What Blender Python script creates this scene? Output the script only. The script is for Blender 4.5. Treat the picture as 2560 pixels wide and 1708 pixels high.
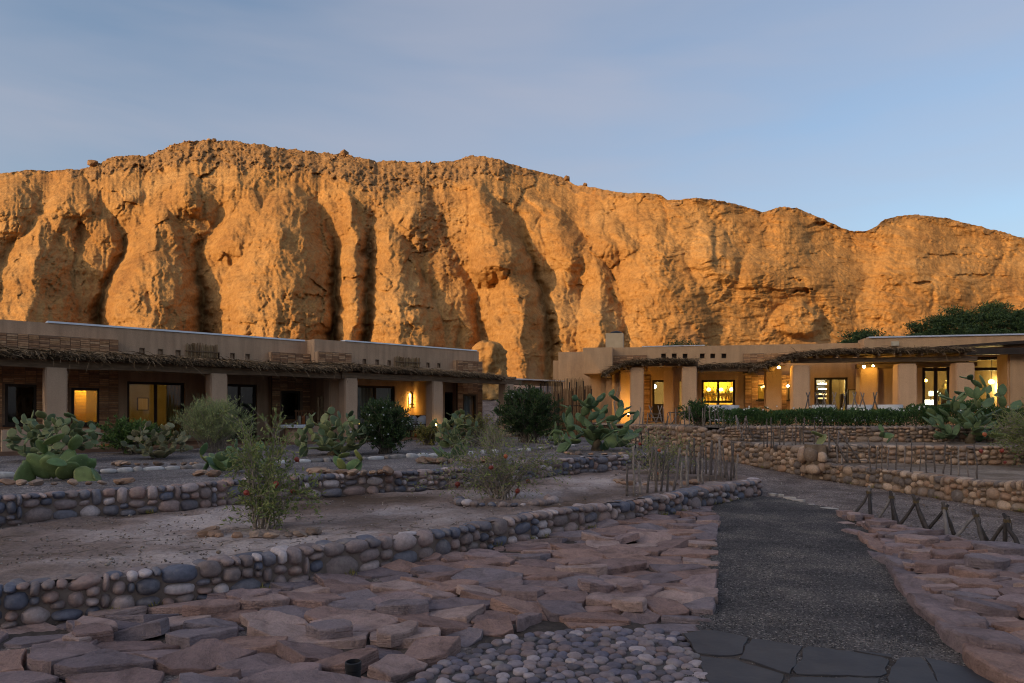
import bpy, bmesh, math, random
import numpy as np
from mathutils import Vector, Matrix, Euler, noise as mnoise

scene = bpy.context.scene
for _o in list(bpy.data.objects):
    bpy.data.objects.remove(_o, do_unlink=True)
COL = scene.collection
RAD = math.radians

# ------------------------------------------------------------------ camera
# level camera, 24 mm lens, horizon below the middle by lens shift
F, U0, HZ, H = 1707.0, 1280.0, 1030.0, 1.7      # focal length / optical centre on the 2560 px photo, eye height
cam_data = bpy.data.cameras.new("camera")
cam_data.sensor_width = 36.0
cam_data.lens = 24.0
cam_data.shift_y = (HZ - 854.0) / 2560.0
cam_data.clip_start = 0.05
cam_data.clip_end = 5000.0
cam = bpy.data.objects.new("camera", cam_data)
cam.location = (0, 0, H)
cam.rotation_euler = (RAD(90), 0, 0)
COL.objects.link(cam)
scene.camera = cam

# ------------------------------------------------------------------ world / sky
SUN_EL = RAD(12.0)
SUN_H = Vector((-0.75, -0.661, 0)).normalized()          # horizontal direction TOWARDS the sun (behind, left)
SUN_ROT = math.atan2(SUN_H.x, SUN_H.y)
world = bpy.data.worlds.new("World")
scene.world = world
world.use_nodes = True
wn, wl = world.node_tree.nodes, world.node_tree.links
wn.clear()
w_out = wn.new("ShaderNodeOutputWorld")
w_bg = wn.new("ShaderNodeBackground")
w_bg.inputs["Strength"].default_value = 0.102
w_sky = wn.new("ShaderNodeTexSky")
w_sky.sky_type = 'NISHITA'
w_sky.sun_disc = False
w_sky.sun_elevation = SUN_EL
w_sky.sun_rotation = SUN_ROT
w_sky.altitude = 1200
w_sky.air_density = 1.1
w_sky.dust_density = 10.0
w_sky.ozone_density = 1.6
# thin high cloud veils, stretched along the horizon
w_tc = wn.new("ShaderNodeTexCoord")
w_map = wn.new("ShaderNodeMapping")
w_map.inputs["Scale"].default_value = (1.0, 1.0, 5.5)
w_map.inputs["Rotation"].default_value = (RAD(4), RAD(-9), 0)
w_n1 = wn.new("ShaderNodeTexNoise")
w_n1.inputs["Scale"].default_value = 1.8
w_n1.inputs["Detail"].default_value = 4.0
w_n1.inputs["Roughness"].default_value = 0.46
w_n1.inputs["Distortion"].default_value = 0.35
w_r1 = wn.new("ShaderNodeValToRGB")
w_r1.color_ramp.elements[0].position = 0.26
w_r1.color_ramp.elements[0].color = (0, 0, 0, 1)
w_r1.color_ramp.elements[1].position = 0.82
w_r1.color_ramp.elements[1].color = (0.7, 0.7, 0.7, 1)
w_mix = wn.new("ShaderNodeMixRGB")
w_mix.inputs["Color2"].default_value = (2.1, 2.06, 2.35, 1)
wl.new(w_tc.outputs["Generated"], w_map.inputs["Vector"])
wl.new(w_map.outputs["Vector"], w_n1.inputs["Vector"])
wl.new(w_n1.outputs["Fac"], w_r1.inputs["Fac"])
wl.new(w_r1.outputs["Color"], w_mix.inputs["Fac"])
wl.new(w_sky.outputs["Color"], w_mix.inputs["Color1"])
wl.new(w_mix.outputs["Color"], w_bg.inputs["Color"])
wl.new(w_bg.outputs["Background"], w_out.inputs["Surface"])

# ------------------------------------------------------------------ sun (low evening sun, behind the valley's other rim)
sun_data = bpy.data.lights.new("sun", 'SUN')
sun_data.energy = 2.0
sun_data.angle = RAD(0.5)
sun_data.color = (1.0, 0.62, 0.27)
sun = bpy.data.objects.new("sun", sun_data)
_sd = -(SUN_H * math.cos(SUN_EL) + Vector((0, 0, math.sin(SUN_EL))))
sun.rotation_euler = _sd.to_track_quat('-Z', 'Y').to_euler()
sun.location = (-60, -45, 60)
COL.objects.link(sun)

# ------------------------------------------------------------------ exposure / renderer
scene.view_settings.view_transform = 'Standard'
scene.view_settings.look = 'None'
scene.view_settings.exposure = 1.22
scene.view_settings.gamma = 1.0
scene.view_settings.use_curve_mapping = False
scene.render.engine = 'CYCLES'
cy = scene.cycles
cy.use_denoising = True
try:
    cy.denoiser = 'OPENIMAGEDENOISE'
    cy.denoising_input_passes = 'RGB_ALBEDO_NORMAL'
    cy.denoising_prefilter = 'NONE'
except Exception:
    pass
cy.filter_width = 1.1
cy.max_bounces = 6
cy.diffuse_bounces = 3
cy.glossy_bounces = 2
cy.transmission_bounces = 4
cy.transparent_max_bounces = 8
cy.caustics_reflective = False
cy.caustics_refractive = False
cy.sample_clamp_indirect = 4.0
# ------------------------------------------------------------------ helpers
rng = random.Random(7)

def GP(u, v, z=0.0):
    """ground point seen at photo pixel (u, v) on the level z"""
    d = (H - z) * F / (v - HZ)
    return Vector(((u - U0) / F * d, d, z))

def DP(u, v, d):
    """point seen at photo pixel (u, v) at distance d"""
    return Vector(((u - U0) / F * d, d, H + (HZ - v) / F * d))

def tag(o, label=None, cat=None, group=None, kind=None):
    if label: o["label"] = label
    if cat: o["category"] = cat
    if group: o["group"] = group
    if kind: o["kind"] = kind
    return o

def empty(name, loc):
    o = bpy.data.objects.new(name, None)
    o.empty_display_size = 0.2
    o.location = loc
    COL.objects.link(o)
    return o

def link(o, parent=None):
    COL.objects.link(o)
    if parent is not None:
        o.parent = parent
        # everything is given in world coordinates
        o.matrix_parent_inverse = Matrix.Translation(-Vector(parent.location)) if parent.type == 'EMPTY' else Matrix.Identity(4)
    return o

def set_smooth(me, val=True):
    me.polygons.foreach_set("use_smooth", [val] * len(me.polygons))

def mk_mesh(name, verts, faces, mat=None, smooth=False):
    me = bpy.data.meshes.new(name)
    me.from_pydata([tuple(v) for v in verts], [], faces)
    me.update()
    if mat is not None:
        for m in (mat if isinstance(mat, (list, tuple)) else [mat]):
            me.materials.append(m)
    if smooth: set_smooth(me)
    return me

def fast_mesh(name, V, Q, mat=None, smooth=False):
    """V (n,3) float array, Q (m,k) int array of k-gons"""
    V = np.asarray(V, dtype=np.float32); Q = np.asarray(Q, dtype=np.int32)
    me = bpy.data.meshes.new(name)
    m, k = Q.shape
    me.vertices.add(len(V)); me.vertices.foreach_set("co", V.ravel())
    me.loops.add(m * k); me.loops.foreach_set("vertex_index", Q.ravel())
    me.polygons.add(m)
    me.polygons.foreach_set("loop_start", np.arange(0, m * k, k, dtype=np.int32))
    me.update(calc_edges=True)
    me.validate()
    if mat is not None: me.materials.append(mat)
    if smooth: set_smooth(me)
    return me

def add_obj(name, me, parent=None):
    return link(bpy.data.objects.new(name, me), parent)

class MB:
    """collects shapes and links them as ONE mesh object"""
    def __init__(self): self.v, self.f = [], []
    def add(self, verts, faces):
        b = len(self.v)
        self.v += [tuple(p) for p in verts]
        self.f += [tuple(i + b for i in q) for q in faces]
    def hexa(self, p):      # 8 points: bottom 4 (ccw seen from above), top 4
        self.add(p, [(3, 2, 1, 0), (4, 5, 6, 7), (0, 1, 5, 4), (1, 2, 6, 5), (2, 3, 7, 6), (3, 0, 4, 7)])
    def box(self, x0, x1, y0, y1, z0, z1):
        self.hexa([(x0, y0, z0), (x1, y0, z0), (x1, y1, z0), (x0, y1, z0), (x0, y0, z1), (x1, y0, z1), (x1, y1, z1), (x0, y1, z1)])
    def tube(self, pts, radii, n=6, caps=True):
        pts = [Vector(p) for p in pts]
        if not isinstance(radii, (list, tuple)): radii = [radii] * len(pts)
        vs, fs = [], []
        up = Vector((0.31, 0.17, 0.93)).normalized()
        for i, p in enumerate(pts):
            t = (pts[min(i + 1, len(pts) - 1)] - pts[max(i - 1, 0)])
            t = t.normalized() if t.length > 1e-9 else Vector((0, 0, 1))
            a = t.cross(up)
            if a.length < 0.05: a = t.cross(Vector((1, 0, 0)))
            a.normalize(); b = t.cross(a)
            for k in range(n):
                an = 2 * math.pi * k / n
                vs.append(p + (a * math.cos(an) + b * math.sin(an)) * radii[i])
        for i in range(len(pts) - 1):
            for k in range(n):
                k2 = (k + 1) % n
                fs.append((i * n + k, i * n + k2, (i + 1) * n + k2, (i + 1) * n + k))
        if caps:
            fs.append(tuple(range(n - 1, -1, -1)))
            fs.append(tuple(range((len(pts) - 1) * n, len(pts) * n)))
        self.add(vs, fs)
    def lathe(self, c, prof, n=12):
        """prof: list of (radius, z) going up"""
        vs, fs = [], []
        for r, z in prof:
            for k in range(n):
                an = 2 * math.pi * k / n
                vs.append((c[0] + r * math.cos(an), c[1] + r * math.sin(an), c[2] + z))
        m = len(prof)
        for i in range(m - 1):
            for k in range(n):
                k2 = (k + 1) % n
                fs.append((i * n + k, i * n + k2, (i + 1) * n + k2, (i + 1) * n + k))
        fs.append(tuple(range(n - 1, -1, -1)))
        fs.append(tuple(range((m - 1) * n, m * n)))
        self.add(vs, fs)
    def build(self, name, mat, parent=None, smooth=False):
        return add_obj(name, mk_mesh(name, self.v, self.f, mat, smooth), parent)

class Frame:
    """building frame: s along the facade, w towards the garden, z up"""
    def __init__(self, ox, oy, ex, ey):
        l = math.hypot(ex, ey)
        self.o = (ox, oy); self.e = (ex / l, ey / l); self.n = (ey / l, -ex / l)
        self.ang = math.atan2(ey, ex)
    def p(self, s, w, z):
        return Vector((self.o[0] + s * self.e[0] + w * self.n[0], self.o[1] + s * self.e[1] + w * self.n[1], z))
    def s(self, u, w):
        a = (u - U0) / F
        return (a * (self.o[1] + w * self.n[1]) - self.o[0] - w * self.n[0]) / (self.e[0] - a * self.e[1])
    def z(self, u, v, w):
        d = self.p(self.s(u, w), w, 0).y
        return H + (HZ - v) / F * d
    def box(self, mb, s0, s1, w0, w1, z0, z1):
        if w0 > w1: w0, w1 = w1, w0
        if s0 > s1: s0, s1 = s1, s0
        P = self.p
        mb.hexa([P(s0, w1, z0), P(s1, w1, z0), P(s1, w0, z0), P(s0, w0, z0), P(s0, w1, z1), P(s1, w1, z1), P(s1, w0, z1), P(s0, w0, z1)])
    def wall(self, mb, s0, s1, w, th, z0, z1, holes=()):
        """wall with front at w and back at w-th; holes = [(s0,s1,z0,z1)]"""
        ss = sorted({s0, s1, *[min(max(h[0], s0), s1) for h in holes], *[min(max(h[1], s0), s1) for h in holes]})
        zs = sorted({z0, z1, *[min(max(h[2], z0), z1) for h in holes], *[min(max(h[3], z0), z1) for h in holes]})
        def solid(i, j):
            if i < 0 or j < 0 or i >= len(ss) - 1 or j >= len(zs) - 1: return False
            cs, cz = (ss[i] + ss[i + 1]) / 2, (zs[j] + zs[j + 1]) / 2
            return not any(h[0] < cs < h[1] and h[2] < cz < h[3] for h in holes)
        P = self.p
        for i in range(len(ss) - 1):
            for j in range(len(zs) - 1):
                if not solid(i, j): continue
                a, b, c, d = ss[i], ss[i + 1], zs[j], zs[j + 1]
                mb.add([P(a, w, c), P(b, w, c), P(b, w, d), P(a, w, d)], [(0, 1, 2, 3)])
                mb.add([P(a, w - th, c), P(b, w - th, c), P(b, w - th, d), P(a, w - th, d)], [(3, 2, 1, 0)])
                if not solid(i - 1, j): mb.add([P(a, w - th, c), P(a, w, c), P(a, w, d), P(a, w - th, d)], [(0, 1, 2, 3)])
                if not solid(i + 1, j): mb.add([P(b, w, c), P(b, w - th, c), P(b, w - th, d), P(b, w, d)], [(0, 1, 2, 3)])
                if not solid(i, j - 1): mb.add([P(a, w - th, c), P(b, w - th, c), P(b, w, c), P(a, w, c)], [(0, 1, 2, 3)])
                if not solid(i, j + 1): mb.add([P(a, w, d), P(b, w, d), P(b, w - th, d), P(a, w - th, d)], [(0, 1, 2, 3)])

# ---- numpy gradient noise
_prm = np.random.RandomState(11).permutation(4096).astype(np.int64)
_grd = np.random.RandomState(12).uniform(0, 2 * np.pi, 4096)
_gx, _gy = np.cos(_grd), np.sin(_grd)
def pnoise(x, y, seed=0):
    x = np.asarray(x, float) + seed * 37.17; y = np.asarray(y, float) + seed * 91.73
    xi = np.floor(x).astype(np.int64); yi = np.floor(y).astype(np.int64)
    xf, yf = x - xi, y - yi
    u = xf * xf * xf * (xf * (xf * 6 - 15) + 10); v = yf * yf * yf * (yf * (yf * 6 - 15) + 10)
    def g(ix, iy, dx, dy):
        h = _prm[(_prm[ix & 4095] + iy) & 4095]
        return _gx[h] * dx + _gy[h] * dy
    a = g(xi, yi, xf, yf); b = g(xi + 1, yi, xf - 1, yf)
    c = g(xi, yi + 1, xf, yf - 1); d = g(xi + 1, yi + 1, xf - 1, yf - 1)
    return (a + u * (b - a) + v * (c - a + u * (a - b - c + d))) * 1.5
def fbm(x, y, oct=4, seed=0, gain=0.5):
    r, amp = 0, 1.0
    for i in range(oct):
        r = r + amp * pnoise(x * 2 ** i, y * 2 ** i, seed + i * 3)
        amp *= gain
    return r
def ridged(x, y, oct=4, seed=0, gain=0.5):
    r, amp = 0, 1.0
    for i in range(oct):
        r = r + amp * (1 - 2 * np.abs(pnoise(x * 2 ** i, y * 2 ** i, seed + i * 3)))
        amp *= gain
    return r
def sstep(a, b, x):
    t = np.clip((x - a) / (b - a), 0, 1)
    return t * t * (3 - 2 * t)

# ---- materials
def _mix(nt, a, b, fac, mode='MIX'):
    m = nt.nodes.new("ShaderNodeMixRGB"); m.blend_type = mode
    for s, val in (("Color1", a), ("Color2", b), ("Fac", fac)):
        if hasattr(val, "links"): nt.links.new(val, m.inputs[s])
        elif s == "Fac": m.inputs[s].default_value = val
        else: m.inputs[s].default_value = (*val[:3], 1)
    return m.outputs["Color"]
def _noise(nt, vec, scale, detail=4, rough=0.55, dist=0.0):
    n = nt.nodes.new("ShaderNodeTexNoise")
    n.inputs["Scale"].default_value = scale; n.inputs["Detail"].default_value = detail
    n.inputs["Roughness"].default_value = rough; n.inputs["Distortion"].default_value = dist
    if vec is not None: nt.links.new(vec, n.inputs["Vector"])
    return n.outputs["Fac"]
def _ramp(nt, fac, stops, interp='LINEAR'):
    r = nt.nodes.new("ShaderNodeValToRGB"); cr = r.color_ramp
    cr.interpolation = interp
    while len(cr.elements) < len(stops): cr.elements.new(0.5)
    for e, (p, c) in zip(cr.elements, stops):
        e.position = p
        e.color = (*c, 1) if len(c) == 3 else c
    nt.links.new(fac, r.inputs["Fac"])
    return r.outputs["Color"]
def _pos(nt, scale=None):
    g = nt.nodes.new("ShaderNodeNewGeometry")
    if scale is None: return g.outputs["Position"]
    m = nt.nodes.new("ShaderNodeMapping"); m.inputs["Scale"].default_value = scale
    nt.links.new(g.outputs["Position"], m.inputs["Vector"])
    return m.outputs["Vector"]
def _objc(nt):
    t = nt.nodes.new("ShaderNodeTexCoord"); return t.outputs["Object"]
def _gen(nt):
    t = nt.nodes.new("ShaderNodeTexCoord"); return t.outputs["Generated"]
def _orand(nt):
    o = nt.nodes.new("ShaderNodeObjectInfo"); return o.outputs["Random"]
def _irand(nt):
    g = nt.nodes.new("ShaderNodeNewGeometry"); return g.outputs["Random Per Island"]
def _math(nt, op, a, b=None):
    m = nt.nodes.new("ShaderNodeMath"); m.operation = op
    for i, val in enumerate((a, b)):
        if val is None: continue
        if hasattr(val, "links"): nt.links.new(val, m.inputs[i])
        else: m.inputs[i].default_value = val
    return m.outputs[0]
def new_mat(name, rough=0.85, spec=0.25, metal=0.0):
    m = bpy.data.materials.new(name); m.use_nodes = True
    nt = m.node_tree
    b = nt.nodes["Principled BSDF"]
    b.inputs["Roughness"].default_value = rough
    b.inputs["Metallic"].default_value = metal
    if "Specular IOR Level" in b.inputs: b.inputs["Specular IOR Level"].default_value = spec
    return m, nt, b
def _bump(nt, bsdf, height, strength, dist):
    bp = nt.nodes.new("ShaderNodeBump")
    bp.inputs["Strength"].default_value = strength; bp.inputs["Distance"].default_value = dist
    nt.links.new(height, bp.inputs["Height"])
    nt.links.new(bp.outputs["Normal"], bsdf.inputs["Normal"])
def simple_mat(name, col, col2=None, scale=6.0, rough=0.85, spec=0.25, metal=0.0, bump=0.0, bdist=0.01, vec_scale=None, detail=5):
    m, nt, b = new_mat(name, rough, spec, metal)
    col2 = col2 or tuple(c * 0.72 for c in col)
    n = _noise(nt, _pos(nt, vec_scale), scale, detail)
    c = _ramp(nt, n, [(0.3, col2), (0.7, col)])
    nt.links.new(c, b.inputs["Base Color"])
    if bump: _bump(nt, b, n, bump, bdist)
    return m
def rand_mat(name, palette, island=False, nscale=18.0, namp=0.5, rough=0.8, spec=0.25, bump=0.35, bdist=0.006, trans=0.0):
    """each object (or each island of a joined mesh) takes its own colour of the palette"""
    m, nt, b = new_mat(name, rough, spec)
    r = _irand(nt) if island else _orand(nt)
    k = len(palette)
    c = _ramp(nt, r, [(i / k, p) for i, p in enumerate(palette)], 'CONSTANT' if not trans else 'LINEAR')
    n = _noise(nt, _pos(nt), nscale, 5, 0.6)
    sh = _ramp(nt, n, [(0.25, (1 - namp,) * 3), (0.75, (1 + namp * 0.5,) * 3)])
    c2 = _mix(nt, c, sh, 1.0, 'MULTIPLY')
    nt.links.new(c2, b.inputs["Base Color"])
    if bump: _bump(nt, b, n, bump, bdist)
    if trans:
        b.inputs["Transmission Weight"].default_value = 0.0
        tr = nt.nodes.new("ShaderNodeBsdfTranslucent"); nt.links.new(c2, tr.inputs["Color"])
        mx = nt.nodes.new("ShaderNodeMixShader"); mx.inputs["Fac"].default_value = trans
        nt.links.new(b.outputs["BSDF"], mx.inputs[1]); nt.links.new(tr.outputs["BSDF"], mx.inputs[2])
        nt.links.new(mx.outputs["Shader"], nt.nodes["Material Output"].inputs["Surface"])
    return m
def emit_mat(name, col, strength):
    m = bpy.data.materials.new(name); m.use_nodes = True
    nt = m.node_tree
    b = nt.nodes["Principled BSDF"]
    b.inputs["Base Color"].default_value = (*col, 1)
    b.inputs["Emission Color"].default_value = (*col, 1)
    b.inputs["Emission Strength"].default_value = strength
    return m
def glass_mat(name, tint=(0.75, 0.8, 0.85), refl=0.12):
    m = bpy.data.materials.new(name); m.use_nodes = True
    nt = m.node_tree
    for n in list(nt.nodes):
        if n.type != 'OUTPUT_MATERIAL': nt.nodes.remove(n)
    t = nt.nodes.new("ShaderNodeBsdfTransparent"); t.inputs["Color"].default_value = (*tint, 1)
    g = nt.nodes.new("ShaderNodeBsdfGlossy"); g.inputs["Roughness"].default_value = 0.03
    mx = nt.nodes.new("ShaderNodeMixShader"); mx.inputs["Fac"].default_value = refl
    nt.links.new(t.outputs[0], mx.inputs[1]); nt.links.new(g.outputs[0], mx.inputs[2])
    nt.links.new(mx.outputs[0], nt.nodes["Material Output"].inputs["Surface"])
    return m

def point_light(name, loc, power, col, radius=0.05, parent=None):
    l = bpy.data.lights.new(name, 'POINT'); l.energy = power; l.color = col; l.shadow_soft_size = radius
    o = bpy.data.objects.new(name, l); o.location = loc
    return link(o, parent)

def inside(poly, x, y):
    """vectorised point in polygon"""
    x = np.asarray(x); y = np.asarray(y)
    r = np.zeros(x.shape, bool)
    n = len(poly)
    for i in range(n):
        x1, y1 = poly[i][:2]; x2, y2 = poly[(i + 1) % n][:2]
        if y1 == y2: continue
        c = ((y1 > y) != (y2 > y)) & (x < (x2 - x1) * (y - y1) / (y2 - y1) + x1)
        r ^= c
    return r

def resample(pts, step):
    """smooth (Catmull-Rom) and resample a 2D/3D polyline"""
    P = [Vector(p if len(p) == 3 else (p[0], p[1], 0)) for p in pts]
    out = []
    for i in range(len(P) - 1):
        p0, p1, p2, p3 = P[max(i - 1, 0)], P[i], P[i + 1], P[min(i + 2, len(P) - 1)]
        n = max(2, int((p2 - p1).length / (step * 0.25)))
        for k in range(n):
            t = k / n
            out.append(0.5 * ((2 * p1) + (p2 - p0) * t + (2 * p0 - 5 * p1 + 4 * p2 - p3) * t * t + (3 * p1 - p0 - 3 * p2 + p3) * t ** 3))
    out.append(P[-1])
    res = [out[0]]; acc = 0
    for a, b in zip(out, out[1:]):
        l = (b - a).length
        while acc + l >= step:
            t = (step - acc) / l
            a = a.lerp(b, t); res.append(a.copy()); l = (b - a).length; acc = 0
        acc += l
    if (res[-1] - P[-1]).length > step * 0.3: res.append(P[-1])
    return res
# ------------------------------------------------------------------ cliff
def cliff_material():
    m, nt, b = new_mat("cliff_clay", 0.95, 0.08)
    pos = _pos(nt)
    big = _noise(nt, pos, 0.12, 5, 0.6)
    c = _ramp(nt, big, [(0.3, (0.325, 0.168, 0.062)), (0.5, (0.405, 0.222, 0.080)), (0.72, (0.475, 0.285, 0.118))])
    st = _noise(nt, _pos(nt, (0.05, 0.05, 1.0)), 1.5, 6, 0.62, 0.4)           # bedding
    c = _mix(nt, c, _ramp(nt, st, [(0.3, (0.76, 0.71, 0.66)), (0.5, (1, 1, 1)), (0.72, (1.12, 1.08, 1.02))]), 0.7, 'MULTIPLY')
    fine = _noise(nt, pos, 2.2, 8, 0.68)
    c = _mix(nt, c, _ramp(nt, fine, [(0.28, (0.58, 0.54, 0.5)), (0.55, (1, 1, 1)), (0.8, (1.16, 1.13, 1.1))]), 0.8, 'MULTIPLY')
    at = nt.nodes.new("ShaderNodeAttribute"); at.attribute_name = "rubble"
    rc = _ramp(nt, _noise(nt, pos, 1.1, 6, 0.7), [(0.3, (0.15, 0.088, 0.042)), (0.55, (0.30, 0.175, 0.08)), (0.75, (0.42, 0.26, 0.125))])
    c = _mix(nt, c, rc, at.outputs["Fac"])
    at2 = nt.nodes.new("ShaderNodeAttribute"); at2.attribute_name = "dust"
    c = _mix(nt, c, (0.45, 0.26, 0.125), at2.outputs["Fac"])
    nt.links.new(c, b.inputs["Base Color"])
    bh = _math(nt, 'ADD', fine, _math(nt, 'MULTIPLY', st, 0.5))
    _bump(nt, b, bh, 0.85, 0.25)
    return m
M_CLIFF = cliff_material()

SKY = [(-700, 480), (-400, 455), (-150, 436), (0, 433), (65, 425), (130, 427), (218, 420), (234, 411), (283, 394), (327, 390), (376, 388), (408, 371),
       (436, 362), (468, 354), (534, 349), (599, 355), (654, 362), (708, 371), (763, 377), (828, 383), (861, 385), (926, 401), (1035, 405),
       (1089, 407), (1144, 399), (1177, 390), (1215, 389), (1253, 401), (1307, 419), (1373, 434), (1405, 444), (1438, 462), (1503, 471),
       (1558, 482), (1612, 482), (1655, 489), (1668, 500), (1700, 499), (1743, 494), (1808, 503), (1852, 514), (1906, 532), (1928, 524), (1950, 516),
       (1994, 521), (2026, 534), (2070, 553), (2103, 569), (2135, 579), (2168, 579), (2190, 566), (2211, 550), (2244, 540), (2288, 537),
       (2342, 542), (2397, 553), (2451, 566), (2506, 581), (2560, 594), (2700, 622), (3000, 660), (3300, 680)]
# gullies: [(u, v, broad depth, narrow depth)], width
GUL = [
 ([(105, 470, 1, 1), (105, 531, 2, 2), (48, 605, 2.5, 2), (0, 643, 2, 1), (-60, 700, 2, 1)], 16),
 ([(165, 520, 1, 1), (190, 560, 2, 1), (200, 620, 2, .5)], 14),
 ([(223, 425, .5, .5), (249, 499, 2, 2), (287, 544, 3, 2), (316, 595, 4, 3), (296, 652, 5, 3.5), (255, 723, 6, 6), (249, 809, 6, 8), (249, 1010, 6, 8)], 15),
 ([(380, 470, .3, .6), (330, 520, 1.2, 1), (316, 590, 2, 1.5)], 13),
 ([(560, 480, .8, 1), (542, 557, 2.5, 2), (497, 611, 4, 3), (497, 691, 5, 5), (510, 739, 5.5, 7), (510, 828, 6, 8), (510, 1010, 6, 8)], 12),
 ([(440, 500, .3, .5), (470, 540, 1.8, 1.3), (530, 572, 2.2, 1.5)], 13),
 ([(370, 640, .2, 1), (368, 720, 1, 2), (372, 780, 1, .6)], 11),
 ([(670, 560, .1, .6), (655, 600, .6, 1.8), (660, 650, .4, 1)], 12),
 ([(725, 470, .1, .6), (745, 540, .5, 1), (735, 590, .4, .6)], 9),
 ([(750, 461, 1, 2.2), (800, 519, 2.5, 2.5), (829, 583, 3.5, 3.5), (843, 626, 4.5, 6), (839, 679, 5, 9), (836, 769, 5, 10), (832, 847, 5, 10), (832, 1010, 5, 10)], 12),
 ([(904, 448, .8, 1.2), (932, 519, 2, 2.2), (932, 590, 3, 3), (921, 636, 4, 6), (921, 697, 4.5, 9), (914, 851, 5, 10), (914, 1010, 5, 10)], 15),
 ([(988, 620, .1, 1), (985, 690, .3, 2), (975, 730, .3, 1)], 10),
 ([(1028, 620, .2, 1.5), (1025, 697, .3, 2), (1024, 740, .1, .5)], 8),
 ([(1061, 640, .5, 1.5), (1057, 697, .8, 3), (1068, 775, .8, 3.5), (1072, 830, .4, 1.5)], 10),
 ([(1086, 645, .3, 1.2), (1082, 761, .6, 2.5), (1095, 790, .2, 1)], 9),
 ([(1150, 830, .2, 2), (1145, 860, .2, 3), (1150, 900, .2, 3)], 9),
 ([(1064, 460, .8, 1), (1100, 511, 1.5, 1.5), (1118, 590, 2.5, 2), (1157, 661, 4, 3.5), (1189, 733, 5, 6), (1200, 847, 5, 8), (1215, 1010, 5, 8)], 17),
 ([(1234, 660, .4, .6), (1240, 720, 1, 1.5), (1260, 824, 1, 1.5), (1262, 900, .6, 1)], 12),
 ([(1204, 448, .4, .6), (1271, 521, 1, 1.4), (1308, 558, 1.5, 4), (1312, 639, 2.5, 5.5), (1345, 713, 4, 6), (1367, 780, 5, 9), (1371, 872, 5, 10), (1367, 930, 4, 6), (1365, 1010, 2, 2)], 14),
 ([(1334, 480, .3, .5), (1419, 558, 1, 1.2), (1452, 587, 1.2, 2.2), (1454, 661, 1.2, 3), (1445, 700, 1.4, 1.4), (1412, 754, 1, 1), (1400, 800, .5, .5)], 11),
 ([(1493, 510, .2, .5), (1530, 591, .8, 1.2), (1548, 609, 1, 2), (1553, 660, 1, 2), (1556, 690, .6, .8)], 12),
 ([(1500, 640, .2, .8), (1516, 680, 1.2, 3), (1530, 731, 2.5, 5), (1548, 772, 2.5, 5), (1555, 830, 1.5, 2)], 17),
 ([(1782, 545, .2, 1), (1789, 609, .6, 3), (1800, 669, .4, 1.6)], 11),
 ([(1806, 655, .1, 2), (1809, 672, .1, 2)], 8),
 ([(1668, 600, .1, .6), (1690, 660, .4, 1), (1695, 740, .5, 1)], 16),
 ([(2084, 575, .3, 1), (2086, 640, .5, 1.3), (2085, 700, .2, .4)], 9),
 ([(2130, 585, .2, 1), (2131, 640, .2, 1)], 7),
 ([(1935, 765, .2, 1.6), (1925, 800, .3, 1.4), (1916, 815, .1, .6)], 9),
 ([(2045, 740, .1, 1), (2058, 800, .3, 1.4), (2050, 838, .3, 1)], 9),
 ([(2511, 605, .2, 1), (2500, 650, .6, 2.2), (2492, 672, .3, 2.5)], 11),
 ([(2330, 700, .1, .6), (2333, 745, .2, 1.6), (2332, 775, .1, 1)], 8),
]
# ridges: [(u, v, forward metres)], half width
RID = [
 ([(102, 541, 2.5), (112, 600, 3.5), (82, 680, 3.5), (62, 760, 3), (55, 1000, 2)], 62),
 ([(190, 470, .8), (165, 510, 1.6), (110, 540, 2.2)], 34),
 ([(418, 505, 2.2), (386, 565, 3.2), (392, 650, 3.2), (372, 730, 3), (385, 1000, 2)], 85),
 ([(418, 505, 1.8), (458, 600, 2.2), (480, 700, 2)], 40),
 ([(520, 440, 1), (470, 470, 1.4), (420, 500, 2)], 40),
 ([(740, 455, 1.6), (768, 540, 2.2), (800, 612, 2.4), (812, 690, 2.2), (828, 770, 2.2), (825, 1000, 1)], 70),
 ([(640, 480, .8), (600, 560, 1.6), (560, 660, 1.8)], 60),
 ([(860, 480, 1), (890, 560, 1.4), (898, 630, 2), (905, 720, 2), (900, 1000, 1.5)], 34),
 ([(960, 560, 1), (965, 640, 1.8), (958, 760, 1.6), (955, 1000, 1)], 34),
 ([(1053, 462, 1.4), (1010, 520, 1.4), (985, 560, .8)], 44),
 ([(1178, 445, 2), (1150, 500, 1.6), (1130, 560, 1.2)], 56),
 ([(1178, 445, 2), (1262, 515, 2.6), (1271, 540, 3), (1267, 605, 3)], 50),
 ([(1258, 608, 1.2), (1305, 654, 2.4), (1328, 700, 2.6), (1358, 780, 2.4), (1350, 960, 2)], 48),
 ([(1308, 478, 1.2), (1382, 528, 1.8), (1447, 582, 2), (1446, 640, 1.6)], 48),
 ([(1425, 630, 1.6), (1400, 690, 1.8), (1390, 780, 1.5)], 46),
 ([(1482, 626, 1.8), (1512, 672, 2.2), (1520, 740, 2.2), (1500, 820, 1.6)], 48),
 ([(1490, 505, 1), (1525, 585, 1.4), (1543, 606, 1.6)], 42),
 ([(1775, 545, .8), (1784, 610, 1.4), (1795, 660, 1.2)], 44),
]
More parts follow.
